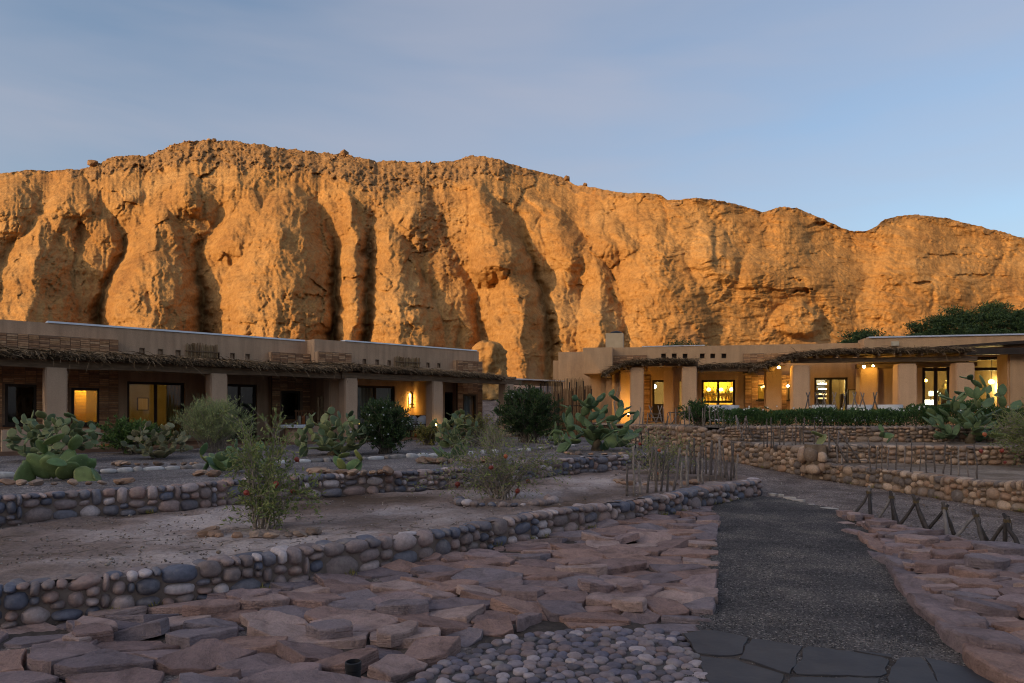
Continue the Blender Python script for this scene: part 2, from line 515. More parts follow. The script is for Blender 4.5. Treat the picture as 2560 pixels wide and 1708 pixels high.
def _rid(Ug, Vg):
    tot = np.zeros_like(Ug)
    for pts, wd in RID:
        us = [p[0] for p in pts]
        m = (Ug > min(us) - wd * 1.2) & (Ug < max(us) + wd * 1.2)
        um, vm = Ug[m], Vg[m]; best = np.full(um.shape, 1e9); A = np.zeros_like(um)
        for (u1, v1, a1), (u2, v2, a2) in zip(pts, pts[1:]):
            du, dv = u2 - u1, v2 - v1
            t = np.clip(((um - u1) * du + (vm - v1) * dv) / (du * du + dv * dv), 0, 1)
            d = np.hypot(um - (u1 + t * du), vm - (v1 + t * dv)); k = d < best
            best = np.where(k, d, best); A = np.where(k, a1 + t * (a2 - a1), A)
        c = np.zeros_like(Ug); q = np.clip(1 - best / wd, 0, 1)
        c[m] = A * (0.55 * q + 0.45 * q * q * (3 - 2 * q))
        tot = np.maximum(tot, c)
    return tot
def _gul_depth(Ug, Vg):
    tot_b = np.zeros_like(Ug); tot_n = np.zeros_like(Ug)
    for pts, wd in GUL:
        us = [p[0] for p in pts]; vs = [p[1] for p in pts]
        best = np.full(Ug.shape, 1e9); B = np.zeros_like(Ug); N = np.zeros_like(Ug)
        m = (Ug > min(us) - 320) & (Ug < max(us) + 320)
        um, vm = Ug[m], Vg[m]
        bm_, Bm, Nm = best[m], B[m], N[m]
        for (u1, v1, b1, n1), (u2, v2, b2, n2) in zip(pts, pts[1:]):
            du, dv = u2 - u1, v2 - v1
            t = np.clip(((um - u1) * du + (vm - v1) * dv) / (du * du + dv * dv), 0, 1)
            d = np.hypot(um - (u1 + t * du), (vm - (v1 + t * dv)) * 0.8)
            k = d < bm_
            bm_ = np.where(k, d, bm_)
            Bm = np.where(k, b1 + t * (b2 - b1), Bm)
            Nm = np.where(k, n1 + t * (n2 - n1), Nm)
        tb = np.zeros_like(Ug); tn = np.zeros_like(Ug)
        tb[m] = Bm * np.exp(-bm_ / 40.0)
        tn[m] = Nm * np.exp(-(bm_ / wd) ** 2.2)
        tot_b = np.maximum(tot_b, tb) + 0.25 * np.minimum(tot_b, tb)
        tot_n = np.maximum(tot_n, tn)
    return tot_b, tot_n

# spurs: apex merges into the slope, body stands forward: ([(u, v)] crest line, half width at the foot, forward metres)
SPUR = [
 ([(102, 535), (84, 680), (62, 830)], 135, 8.5), ([(-60, 520), (-90, 830)], 120, 7),
 ([(418, 500), (388, 600), (380, 830)], 128, 9.0), ([(738, 450), (705, 560), (690, 850)], 165, 10.0),
 ([(868, 470), (890, 600), (882, 860)], 52, 7.5), ([(962, 545), (985, 700), (1005, 880)], 112, 8.5),
 ([(1178, 440), (1228, 560), (1252, 660)], 78, 7.0), ([(1256, 600), (1300, 760), (1318, 930)], 82, 8.0),
 ([(1312, 480), (1395, 545), (1425, 640)], 62, 4.0), ([(1425, 628), (1402, 760), (1395, 920)], 62, 4.5), ([(1482, 622), (1504, 720), (1494, 890)], 66, 5.5),
 ([(1053, 460), (1035, 540)], 60, 3.5), ([(480, 425), (455, 500)], 52, 3.0), ([(640, 480), (600, 600)], 70, 3.5), ([(190, 425), (165, 520)], 62, 3.2), ([(40, 440), (30, 540)], 70, 3.0),
 ([(1490, 500), (1535, 600)], 55, 2.6), ([(1640, 560), (1660, 800)], 120, 2.6), ([(1775, 540), (1785, 640)], 60, 2.6), ([(1950, 520), (1960, 700)], 120, 2.2), ([(2300, 545), (2290, 760)], 150, 2.4),
]
def spurs(Ug, Vg):
    tot = np.zeros_like(Ug)
    for pts, hw, A in SPUR:
        tent = 0.75 if pts[0][0] in (102, -60) else (0.45 if pts[0][0] == 418 else 0.36)
        us_, vs_ = [p[0] for p in pts], [p[1] for p in pts]
        v0, v1 = vs_[0], vs_[-1]
        uc = np.interp(Vg, vs_, us_)
        t = (Vg - v0) / max(60., (min(v1, 800) - v0))
        w_ = hw * (0.16 + 0.84 * np.clip(t, 0, 1) ** 0.75)
        amp = A * np.clip(t, 0, 1) ** 0.62
        d = np.abs(Ug - uc) / w_
        dc = np.clip(d, 0, 1)
        f = 0.84 * amp * (tent * (1 - dc) + (1 - tent) * (1 - dc ** 2.6) ** 0.8)
        if v1 < 720: f = f * sstep(v1 + 90, v1, Vg)          # short spurs end on the face below
        tot = np.maximum(tot, f) + 0.18 * np.minimum(tot, f)
    return tot
def facets(x, y, seed):
    xi = np.floor(x).astype(np.int64); yi = np.floor(y).astype(np.int64)
    best = np.full(x.shape, 9.0); val = np.zeros_like(x)
    rs = np.random.RandomState(seed); tab = rs.uniform(-1, 1, (4096, 5))
    for dx in (-1, 0, 1):
        for dy in (-1, 0, 1):
            h = _prm[(_prm[(xi + dx) & 4095] + yi + dy + seed * 77) & 4095]
            px = xi + dx + .5 + .48 * tab[h, 0]; py = yi + dy + .5 + .48 * tab[h, 1]
            ex, ey = x - px, y - py; d = ex * ex + ey * ey; k = d < best
            best = np.where(k, d, best)
            val = np.where(k, tab[h, 2] * 0.45 + tab[h, 3] * ex * 1.3 + tab[h, 4] * ey * 0.9, val)
    return val
def build_cliff():
    nu, nv, nb = 1260, 330, 26
    us = np.linspace(-420, 2990, nu)
    sv = np.interp(us, [p[0] for p in SKY], [p[1] for p in SKY])
    sv = sv + (2.2 * fbm(us / 22., us * 0, 4, 5) + 1.0 * fbm(us / 6., us * 0, 3, 15)) * (1 + 0.9 * sstep(150, 260, us) * sstep(1320, 1200, us))
    t = np.linspace(0, 1, nv)
    Ug = np.repeat(us[None, :], nv, 0)
    vb = 1012.0
    Vg = vb + (sv[None, :] - vb) * t[:, None]
    T = np.repeat(t[:, None], nu, 1)
    # domain warp so nothing runs ruler-straight
    Uw = Ug + 9 * fbm(Ug / 70, Vg / 70, 3, 21) + 3 * fbm(Ug / 17, Vg / 17, 2, 22)
    Vw = Vg + 9 * fbm(Ug / 70, Vg / 70, 3, 23)
    yb = np.interp(us, [-420, 0, 400, 1200, 1500, 1800, 2200, 2990], [56, 57, 60, 62, 66, 72, 79, 92])[None, :]
    left = sstep(1750, 1350, Ug)
    back = left * (22 * T ** 1.15 + 4 * sstep(0.8, 1.0, T)) + (1 - left) * (6 * T + 5 * sstep(0.6, 1.0, T))
    B, N = _gul_depth(Uw, Vw)
    topfade = sstep(0.0, 0.10, 1 - T)
    Y = yb + 3.5 * left + back + 0.35 * B * topfade + 0.30 * N * topfade - 1.0 * spurs(Uw, Vw)
    # rubble band under the rim
    band_w = np.interp(us, [-420, 0, 210, 230, 420, 560, 700, 800, 900, 1000, 1100, 1180, 1240, 1330, 1500, 1700, 3000], [9, 8, 10, 34, 48, 70, 62, 55, 80, 85, 60, 58, 40, 22, 16, 8, 4])[None, :]
    below = Vg - sv[None, :]
    rub = sstep(1.15, 0.8, (below + 14 * fbm(Ug / 30, Vg / 30, 3, 31)) / band_w)
    # rubble chutes
    for (cu, cv, ru, rv) in ((935, 540, 22, 70), (1080, 590, 75, 55), (1130, 640, 40, 40), (1085, 520, 50, 40), (915, 620, 22, 35)):
        rub = np.maximum(rub, 0.5 * sstep(1.25, 0.75, np.hypot((Ug - cu) / ru, (Vg - cv) / rv) + 0.35 * fbm(Ug / 20, Vg / 20, 3, 33)))
    # sandy fans at the foot
    dust = np.zeros_like(Ug)
    for (u1, v1, u2, v2, w1) in ((1712, 808, 1740, 900, 60), (2010, 848, 2150, 890, 130), (1330, 905, 1345, 960, 32)):
        tt = np.clip((Vg - v1) / (v2 - v1), -1, 3)
        wloc = w1 * (0.25 + 0.75 * np.clip(tt, 0, 2.5))
        dust = np.maximum(dust, sstep(1.1, 0.7, np.abs(Ug - (u1 + (u2 - u1) * tt)) / wloc) * sstep(-0.25, 0.15, tt))
    smooth_slope = sstep(0.30, 0.62, fbm(Ug / 120, Vg / 90, 3, 41) * 0.5 + 0.5)
    calm = (1 - 0.5 * dust)
    px = Y / F
    rightness = sstep(1500, 1800, Ug)
    # vertical fluting and buttresses
    fl = ridged(Uw / 74, Vw / 330, 3, 51)
    Y -= (0.34 * (1 - 0.75 * rightness)) * fl * calm * topfade * (1 - 0.85 * sstep(.35, .6, T))
    fl2 = ridged(Uw / 26, Vw / 150, 3, 53)
    Y -= 0.06 * fl2 * calm * (1 - 0.7 * rightness) * topfade
    # bedding ledges; right-hand strata dip with the hump
    dip = Vw + rightness * (-0.20 * np.clip(Ug - 2130, -60, 300)) + 0.02 * Ug
    led = fbm(Ug / 190, dip / 11, 4, 61, 0.6)
    Y -= (0.05 + 0.10 * rightness) * led * calm
    led2 = fbm(Ug / 60, dip / 26, 3, 63)
    Y -= (0.07 + 0.20 * rightness) * led2 * calm
    mk = sstep(-.2, .4, fbm(Ug / 110, Vg / 120, 2, 57))
    Y -= 0.17 * calm * topfade * (1 - 0.7 * rightness) * (mk * ridged((Uw + 0.42 * Vw) / 30, Vw / 170, 3, 55, .55) + (1 - mk) * ridged((Uw - 0.42 * Vw) / 30, Vw / 170, 3, 56, .55))
    Y -= 0.085 * ridged(Uw / 11, Vw / 60, 2, 58) * calm * (1 - 0.6 * rightness) * topfade
    # large hollows and bulges
    Y -= 1.1 * fbm(Ug / 150, Vg / 130, 3, 71) * calm
    bul = sstep(1.1, 0.6, np.hypot((Ug - 2000) / 62, (Vg - 800) / 46) + 0.15 * fbm(Ug / 25, Vg / 25, 2, 73))
    Y -= 2.0 * bul
    for (cu, cv, ru, rv, dd) in ((2010, 728, 26, 5, 0.8), (2310, 708, 22, 6, 0.8), (2440, 690, 70, 5, 0.5), (1985, 700, 20, 5, 0.5), (2400, 640, 90, 5, 0.4), (1045, 770, 30, 5, 0.8), (775, 745, 45, 9, 0.6), (885, 700, 22, 7, 0.8), (2050, 560, 15, 5, 0.7)):
        Y += dd * sstep(1.2, 0.6, np.hypot((Ug - cu) / ru, (Vg - cv + 5 * fbm(Ug / 30, Vg / 30, 2, 77)) / rv) + 0.6 * fbm(Ug / 14, Vg / 9, 3, 75))
    # broken planar facets
    for (cs, amp, sd) in ((64, 0.50, 1), (27, 0.20, 2), (12, 0.08, 3)):
        Y -= amp * facets(Uw / cs, Vw / (cs * 1.25), sd) * calm * (1 - 0.55 * rightness) * (0.55 + 0.45 * sstep(-0.3, 0.4, fbm(Ug / 170, Vg / 140, 2, 85 + sd)))
    # crumbly surface
    cr = fbm(Ug / 13, Vg / 12, 4, 81, 0.6)
    crs = 0.08 + 0.17 * sstep(-0.1, 0.5, fbm(Ug / 90, Vg / 80, 2, 83))
    Y -= crs * cr * calm * (1 - 0.35 * smooth_slope)
    Y -= rub * (0.30 * ridged(Ug / 24, Vg / 15, 4, 91, 0.6) + 0.32 * facets(Ug / 8, Vg / 7, 7) + 0.5 * facets(Ug / 17, Vg / 14, 8)) * (0.35 + 0.65 * topfade)
    X = (Ug - U0) / F * Y
    Z = H + (HZ - Vg) / F * Y
    # plateau running back from the rim
    Xl, Yl, Zl, R2 = [X], [Y], [Z], [rub]
    xr, yr, zr = X[-1], Y[-1], Z[-1]
    for k in range(1, nb + 1):
        d = 0.25 * k + 0.13 * k * k
        nx = fbm(us / 25., us * 0 + k * 0.6, 3, 95)
        Xl.append((xr * (1 + 0.012 * d))[None]); Yl.append((yr + d)[None]); Zl.append((zr - 0.02 * d - 0.02 * k + 0.10 * nx * min(k, 4) * 0.25)[None]); R2.append(np.full((1, nu), 0.8))
    X, Y, Z, rub2 = np.vstack(Xl), np.vstack(Yl), np.vstack(Zl), np.vstack(R2)
    dust2 = np.vstack([dust, np.zeros((nb, nu))])
    nr = nv + nb
    idx = np.arange(nr * nu).reshape(nr, nu)
    Q = np.stack([idx[:-1, :-1], idx[:-1, 1:], idx[1:, 1:], idx[1:, :-1]], -1).reshape(-1, 4)
    me = fast_mesh("cliff", np.stack([X, Y, Z], -1).reshape(-1, 3), Q, M_CLIFF, True)
    for nm, arr in (("rubble", rub2), ("dust", dust2 * 0.4)):
        at = me.attributes.new(nm, 'FLOAT', 'POINT'); at.data.foreach_set("value", arr.astype(np.float32).ravel())
    o = add_obj("cliff", me)
    tag(o, kind="structure")
    return us, sv, xr, yr, zr
_us, _sv, _rx, _ry, _rz = build_cliff()

def rock_mesh(name, seed, mat, sub=2, rough=0.28, squash=(1, 1, 1), angular=False):
    bm = bmesh.new()
    bmesh.ops.create_icosphere(bm, subdivisions=sub, radius=1.0)
    r = random.Random(seed); off = Vector((r.uniform(0, 90), r.uniform(0, 90), r.uniform(0, 90)))
    planes = [(Vector((r.gauss(0, 1), r.gauss(0, 1), r.gauss(0, 1))).normalized(), r.uniform(0.62, 0.9)) for _ in range(9)] if angular else []
    for v in bm.verts:
        d = v.co.normalized()
        k = 1 + rough * mnoise.noise(d * 1.3 + off) + rough * 0.45 * mnoise.noise(d * 3.1 + off)
        c = d * k
        for n, dd in planes:
            e = c.dot(n) - dd
            if e > 0: c -= n * e
        v.co = Vector((c.x * squash[0], c.y * squash[1], c.z * squash[2]))
    me = bpy.data.meshes.new(name); bm.to_mesh(me); bm.free()
    me.materials.append(mat)
    set_smooth(me, not angular)
    return me

def joined_rocks(name, protos, places, mat):
    """many small rocks as one mesh; places = [(pos, scale(3), rotz)]"""
    PV = [np.array([v.co[:] for v in p.vertices]) for p in protos]
    PF = [np.array([list(f.vertices) for f in p.polygons]) for p in protos]
    Vs, Fs, b = [], [], 0
    for i, (p, s, a) in enumerate(places):
        k = i % len(protos)
        v = PV[k] * np.array(s)
        c, sn = math.cos(a), math.sin(a)
        v = np.stack([v[:, 0] * c - v[:, 1] * sn, v[:, 0] * sn + v[:, 1] * c, v[:, 2]], 1) + np.array(p)
        Vs.append(v); Fs.append(PF[k] + b); b += len(v)
    return fast_mesh(name, np.vstack(Vs), np.vstack(Fs), mat)

# loose rocks along the rim and in the chutes
M_RUBBLE = rand_mat("rim_rock", [(0.42, 0.26, 0.14), (0.33, 0.19, 0.10), (0.48, 0.31, 0.18), (0.25, 0.15, 0.08), (0.38, 0.24, 0.13)], True, 2.0, 0.4, 0.95, 0.05, 0.5, 0.05)
_rp = [rock_mesh("rim_rock_shape", 100 + i, M_RUBBLE, 1, 0.35, (1, 1, 0.8), True) for i in range(5)]
_pl = []
_r = random.Random(3)
for _ in range(520):
    u = _r.choice([_r.uniform(215, 1300), _r.uniform(215, 900), _r.uniform(-50, 1800)])
    i = int(np.searchsorted(_us, u)); i = min(max(i, 0), len(_us) - 1)
    dep = (_r.random() ** 2.0) * (1.6 if u < 1330 else 0.3)
    s = 0.05 + 0.16 * _r.random() ** 3 + (0.25 * _r.random() if _r.random() < 0.05 else 0)
    s *= 1 * (1 if 210 < u < 1310 else 0.55)
    if _r.random() < 0.5: k = _r.uniform(0, 3.0); p = (_rx[i] * (1 + .012 * k), _ry[i] + k, _rz[i] - 0.05 * k + s * 0.2)
    else: p = (_rx[i], _ry[i] - 0.25 - dep * 1.2, _rz[i] - dep * 0.9 - 0.1)
    _pl.append((p, (s, s * _r.uniform(.7, 1.2), s * _r.uniform(.6, 1.0)), _r.uniform(0, 6.28)))
o = add_obj("rim_rubble", joined_rocks("rim_rubble", _rp, _pl, M_RUBBLE))
tag(o, "loose brown rocks strewn along the rim of the cliff", "rocks", kind="stuff")
_rp2 = [rock_mesh("boulder", 140 + i, M_RUBBLE, 3, 0.3, (1, 1, 0.85), True) for i in range(3)]
for k, (u, v, w, lab) in enumerate(((1416, 446, 9, "lone square boulder perched on the cliff rim at the middle"), (534, 350, 6, "small boulder on the highest point of the cliff rim"), (861, 388, 11, "dark boulder on the cliff rim left of the dip"), (232, 422, 13, "large boulder at the left end of the rocky rim band"), (1462, 461, 6, "small flat rock on the rim right of the square boulder"))):
    i = int(np.searchsorted(_us, u))
    o = add_obj("boulder", _rp2[k % 3]); s = w * _ry[i] / F
    o.location = (_rx[i], _ry[i] - 0.1, _rz[i] + s * 0.12); o.scale = (s, s, s); o.rotation_euler = (0, 0, k * 1.3)
    tag(o, lab, "boulder", "boulders on the rim")

# free-standing clay pillar at the foot of the cliff
def clay_pillar(name, u, v0, v1, wpx, d, seed):
    c = DP(u, v0, d); hgt = (v0 - v1) / F * d; rad = wpx / 2 / F * d
    vs, n, m = [], 64, 64
    for j in range(m + 1):
        t = j / m
        rr = rad * (1.05 - 0.10 * t) * (1 if t < 0.78 else math.sqrt(max(0, 1 - ((t - 0.78) / 0.22) ** 2.6)))
        for k in range(n):
            a = 2 * math.pi * k / n
            p = Vector((math.cos(a), math.sin(a), t * 2.4))
            q = rr * (1 + 0.30 * mnoise.noise(p * 1.0 + Vector((seed, 0, 0))) + 0.26 * mnoise.noise(p * 2.3 + Vector((0, seed, 0))) + 0.15 * mnoise.noise(p * 5) + 0.05 * mnoise.noise(p * 11))
            vs.append((c.x + q * math.cos(a), c.y + 1.2 * q * math.sin(a), c.z + t * hgt * (1 + 0.05 * mnoise.noise(p * 1.5))))
    fs = [(j * n + k, j * n + (k + 1) % n, (j + 1) * n + (k + 1) % n, (j + 1) * n + k) for j in range(m) for k in range(n)]
    o = add_obj(name, mk_mesh(name, vs, fs, M_CLIFF, True))
    return o
tag(clay_pillar("clay_pillar", 1219, 1000, 852, 88, 52, 3.3), "rounded orange clay pillar standing just behind the left building's end", "rock pillar")

# ------------------------------------------------------------------ the valley's other rim (unseen, behind the camera; crest shaped to shade the garden)
def build_hill():
    Lh = 240.0
    q0 = SUN_H.dot(Vector((0, 62, 0)))
    zc = 4.0 + (Lh - q0) * math.tan(SUN_EL)
    tdir = Vector((-SUN_H.y, SUN_H.x, 0))
    na, nb_ = 160, 26
    A = np.linspace(-620, 620, na); Bq = np.linspace(-1, 1, nb_)
    V = np.zeros((nb_, na, 3))
    for j, bq in enumerate(Bq):
        hz = zc * (1 - abs(bq)) ** 0.8
        base = SUN_H * (Lh + bq * 95)
        nz = fbm(A / 40., A * 0 + bq * 3, 4, 5)
        crest = 0.6 * fbm(A / 60., A * 0, 3, 9) + 0.2 * (np.clip(A, -150, 60) + 43)
        V[j, :, 0] = base.x + tdir.x * A; V[j, :, 1] = base.y + tdir.y * A
        V[j, :, 2] = hz + (2.0 * nz * (abs(bq) > 0.05)) - abs(bq) * 2 + crest * (1 - abs(bq))
    idx = np.arange(nb_ * na).reshape(nb_, na)
    Q = np.stack([idx[:-1, :-1], idx[:-1, 1:], idx[1:, 1:], idx[1:, :-1]], -1).reshape(-1, 4)
    o = add_obj("hill", fast_mesh("hill", V.reshape(-1, 3), Q, simple_mat("hill_clay", (0.42, 0.26, 0.15), (0.30, 0.18, 0.10), 0.05), True))
    tag(o, kind="structure")
build_hill()
# ------------------------------------------------------------------ ground, terraces, paths
def path_z(x, y):
    return 0.35 * sstep(14.0, 23.0, y)

# wall lines (x, y) traced on the ground
W1 = [(-6.0, 4.35), (-5.0, 4.75), (-3.98, 5.31), (-3.0, 5.95), (-2.01, 6.73), (-0.83, 7.89), (0.16, 8.9), (1.42, 10.08), (2.7, 11.3), (4.0, 12.75), (4.75, 13.55), (5.05, 13.85)]
W2 = [(-8.6, 7.5), (-7.3, 7.85), (-6.17, 8.23), (-5.57, 8.9), (-4.73, 9.39), (-4.13, 10.08), (-3.53, 10.58), (-2.4, 11.4), (-1.07, 12.3), (0.1, 13.6), (0.98, 14.75), (2.22, 15.8), (3.3, 16.7), (4.0, 17.5)]
KB = [(-9.6, 10.5), (-8.2, 10.9), (-7.35, 11.5), (-6.8, 11.85), (-6.2, 12.3), (-5.8, 12.6), (-4.5, 13.9), (-3.7, 14.3), (-3.1, 14.7), (-1.9, 15.7), (0.2, 17.4), (1.25, 18.8), (1.97, 20.0)]
WF = [(1.9, 33.0), (2.5, 29.5), (3.3, 26.0), (4.0, 23.6), (4.3, 22.9), (4.7, 22.2), (5.5, 21.4), (6.3, 20.0), (6.8, 18.6), (7.2, 17.4), (7.57, 16.4), (7.9, 15.5), (8.2, 14.4), (8.35, 13.2), (8.5, 12.2), (8.75, 11.2), (9.2, 10.2), (9.8, 9.3)]
WM = [(7.75, 16.75), (8.87, 16.8), (11.3, 16.3), (13.2, 15.9), (15, 15.5)]
WU = [(6.0, 20.55), (7.0, 20.25), (8.5, 20.0), (12.0, 19.7), (16.5, 19.2), (19, 18.9)]

def ground_mat(name, c1, c2, c3, scale, spec_col=None, bump=0.5, bdist=0.02, fine=60.0):
    m, nt, b = new_mat(name, 0.95, 0.1)
    pos = _pos(nt)
    big = _noise(nt, pos, scale, 5, 0.6, 0.3)
    c = _ramp(nt, big, [(0.38, c1), (0.5, c2), (0.63, c3)])
    f = _noise(nt, pos, fine, 6, 0.7)
    c = _mix(nt, c, _ramp(nt, f, [(0.3, (0.6, 0.6, 0.6)), (0.55, (1, 1, 1)), (0.75, (1.25, 1.25, 1.25))]), 0.9, 'MULTIPLY')
    if spec_col is not None:
        vo = nt.nodes.new("ShaderNodeTexVoronoi"); vo.inputs["Scale"].default_value = spec_col[1]
        nt.links.new(pos, vo.inputs["Vector"])
        sep = nt.nodes.new("ShaderNodeSeparateColor"); nt.links.new(vo.outputs["Color"], sep.inputs["Color"])
        sh = _ramp(nt, sep.outputs[0], [(0.0, (0.55, 0.55, 0.58)), (0.5, (1, 1, 1)), (0.9, (1.4, 1.4, 1.42)), (0.965, spec_col[0])])
        c = _mix(nt, c, sh, 1.0, 'MULTIPLY')
        ht = _math(nt, 'SUBTRACT', sep.outputs[1], vo.outputs["Distance"])
        _bump(nt, b, ht, bump, bdist)
    else:
        _bump(nt, b, _math(nt, 'ADD', f, big), bump, bdist)
    nt.links.new(c, b.inputs["Base Color"])
    return m
M_GROUND = ground_mat("outer_path_gravel", (0.15, 0.115, 0.102), (0.20, 0.158, 0.14), (0.265, 0.21, 0.185), 1.3, ((2.4, 2.3, 2.2), 55.0), 0.6, 0.015)
M_PATH = ground_mat("dark_gravel", (0.080, 0.072, 0.071), (0.112, 0.099, 0.095), (0.17, 0.145, 0.13), 1.0, ((2.8, 2.7, 2.6), 75.0), 0.8, 0.015)
M_DIRT = ground_mat("terrace_dirt", (0.135, 0.09, 0.066), (0.30, 0.22, 0.19), (0.56, 0.455, 0.42), 0.42, None, 0.8, 0.03, 22.0)
M_UPPER = ground_mat("upper_gravel", (0.15, 0.125, 0.12), (0.195, 0.168, 0.16), (0.25, 0.215, 0.205), 1.1, ((2.2, 2.1, 2.0), 50.0), 0.6, 0.015)
M_RDIRT = ground_mat("right_terrace_dirt", (0.18, 0.13, 0.095), (0.26, 0.195, 0.15), (0.34, 0.265, 0.21), 0.9, None, 0.7, 0.03, 20.0)

# the ground: one sheet from behind the camera to under the cliff and out to the horizon
def build_ground():
    def axis(lo, hi, step, far):
        a = list(np.arange(lo, hi, step)); k = step
        x = hi
        while x < far: a.append(x); k *= 1.35; x += k
        a.append(far); x = lo; k = step; b = []
        while x > -far: k *= 1.35; x -= k; b.append(max(x, -far))
        return np.array(b[::-1] + a)
    xs = axis(-14, 14, 0.2, 900); ys = axis(1, 24, 0.2, 900)
    X, Y = np.meshgrid(xs, ys)
    Z = path_z(X, Y) + 0.012 * fbm(X / 1.1, Y / 1.1, 3, 3)
    Z = Z + 1.0 * sstep(24, 34, Y) + 3.0 * sstep(40, 62, Y) * sstep(200, 80, np.abs(X)) 
    Z -= 0.55 * sstep(23, 30, Y) * sstep(6, -6, X) * sstep(60, 40, Y)
    idx = np.arange(X.size).reshape(X.shape)
    Q = np.stack([idx[:-1, :-1], idx[:-1, 1:], idx[1:, 1:], idx[1:, :-1]], -1).reshape(-1, 4)
    o = add_obj("ground", fast_mesh("ground", np.stack([X, Y, Z], -1).reshape(-1, 3), Q, M_GROUND, True))
    tag(o, kind="structure")
build_ground()

def sheet(name, poly, zfun, step, mat, relief=0.015, rscale=0.8, seed=1):
    xs = [p[0] for p in poly]; ys = [p[1] for p in poly]
    gx = np.arange(min(xs) - step, max(xs) + step, step); gy = np.arange(min(ys) - step, max(ys) + step, step)
    X, Y = np.meshgrid(gx, gy)
    Z = zfun(X, Y) + relief * fbm(X / rscale, Y / rscale, 5, seed)
    idx = np.arange(X.size).reshape(X.shape)
    Q = np.stack([idx[:-1, :-1], idx[:-1, 1:], idx[1:, 1:], idx[1:, :-1]], -1).reshape(-1, 4)
    cx = X.ravel()[Q].mean(1); cyy = Y.ravel()[Q].mean(1)
    Q = Q[inside(poly, cx, cyy)]
    use = np.unique(Q); remap = np.full(X.size, -1); remap[use] = np.arange(len(use))
    V = np.stack([X, Y, Z], -1).reshape(-1, 3)[use]
    o = add_obj(name, fast_mesh(name, V, remap[Q], mat, True))
    tag(o, kind="structure")
    return o

def offs(line, d):
    """offset a line sideways (positive = away from the camera side of the wall)"""
    L = resample(line, 0.3); out = []
    for i, p in enumerate(L):
        t = (L[min(i + 1, len(L) - 1)] - L[max(i - 1, 0)]).normalized()
        out.append((p.x - t.y * d, p.y + t.x * d))
    return out

# lower terrace between the two left walls: bare dirt at wall-top height
low_poly = offs(W1, 0.04) + [(5.1, 14.4), (4.9, 15.4), (4.4, 16.6), (4.0, 17.4)] + offs(W2, 0.05)[::-1]
def low_z(x, y): return 0.325 + 0.0 * x
sheet("lower_terrace", low_poly, low_z, 0.07, M_DIRT, 0.035, 0.55, 5)
up_poly = offs(W2, 0.04) + [(4.1, 18.2), (4.0, 19.5), (3.7, 21.5), (3.2, 24), (2.5, 30), (-2, 34), (-14, 26), (-22, 16), (-18, 9)]
def up_z(x, y): return 0.655 + 0.06 * sstep(12, 22, y)
sheet("upper_terrace", up_poly, up_z, 0.12, M_UPPER, 0.02, 0.8, 7)
# right terraces
r1_poly = offs(WF, 0.12)[next(i for i, p in enumerate(offs(WF, 0.12)) if p[1] < 16.3):] + [(14, 9.2), (15, 15.4)] + offs(WM, 0.06)[::-1]
sheet("stick_fence_terrace", r1_poly, lambda x, y: 0.44 + 0 * x, 0.10, M_RDIRT, 0.03, 0.6, 9)
r2_poly = [(5.9, 20.6), (6.5, 19.5), (6.95, 18.6), (7.35, 17.4), (7.75, 16.85)] + offs(WM, 0.12) + [(19, 18.8)] + offs(WU, 0.06)[::-1]
sheet("cactus_terrace", r2_poly, lambda x, y: 0.83 + 0 * x, 0.12, M_RDIRT, 0.03, 0.6, 10)
r3_poly = offs(WU, 0.12) + [(24, 18.5), (26, 24), (24, 34), (2.0, 36), (2.6, 28), (3.6, 24), (4.45, 22.8), (4.9, 22.15), (5.7, 21.4), (6.1, 20.7)]
sheet("dining_terrace", r3_poly, lambda x, y: 1.235 + 0 * x, 0.15, M_RDIRT, 0.012, 0.8, 11)

# dark gravel path: runs from the slabs in front up to the stone edging, kept 5 mm above the ground sheet
path_poly = [GP(u, v).xy for u, v in ((1700, 1760), (1740, 1600), (1765, 1500), (1775, 1400), (1780, 1310), (1780, 1272), (1820, 1258), (1905, 1243), (1990, 1257), (2085, 1278), (2140, 1300), (2175, 1330), (2230, 1420), (2310, 1510), (2420, 1600), (2560, 1690), (2700, 1800), (2300, 1900), (1900, 1850))]
sheet("gravel_path", [tuple(p) for p in path_poly], lambda x, y: 0.036 + path_z(x, y), 0.05, M_PATH, 0.010, 0.5, 13)

# loose gravel grains on the path (too many to count)
M_GRAIN = rand_mat("gravel_grain", [(0.05, 0.048, 0.05), (0.08, 0.075, 0.075), (0.035, 0.034, 0.036), (0.13, 0.12, 0.115), (0.07, 0.062, 0.06), (0.30, 0.28, 0.26), (0.06, 0.06, 0.065)], True, 60, 0.3, 0.9, 0.15, 0)
_gp = [rock_mesh("grain", 300 + i, M_GRAIN, 1, 0.3, (1, 0.8, 0.6)) for i in range(3)]
_pp = [tuple(p) for p in path_poly]
_r = random.Random(5); _pl = []
while len(_pl) < 7000:
    v = 1250 + 470 * _r.random() ** 0.8; u = _r.uniform(1690, 2560)
    p = GP(u, v)
    if not inside(_pp, p.x, p.y): continue
    s = _r.uniform(0.003, 0.007) * (1.5 if _r.random() < 0.03 else 1)
    _pl.append(((p.x, p.y, 0.037 + s * 0.3), (s, s, s), _r.uniform(0, 6.28)))
o = add_obj("gravel", joined_rocks("gravel", _gp, _pl, M_GRAIN))
tag(o, "small dark gravel grains scattered over the path", "gravel", kind="stuff")

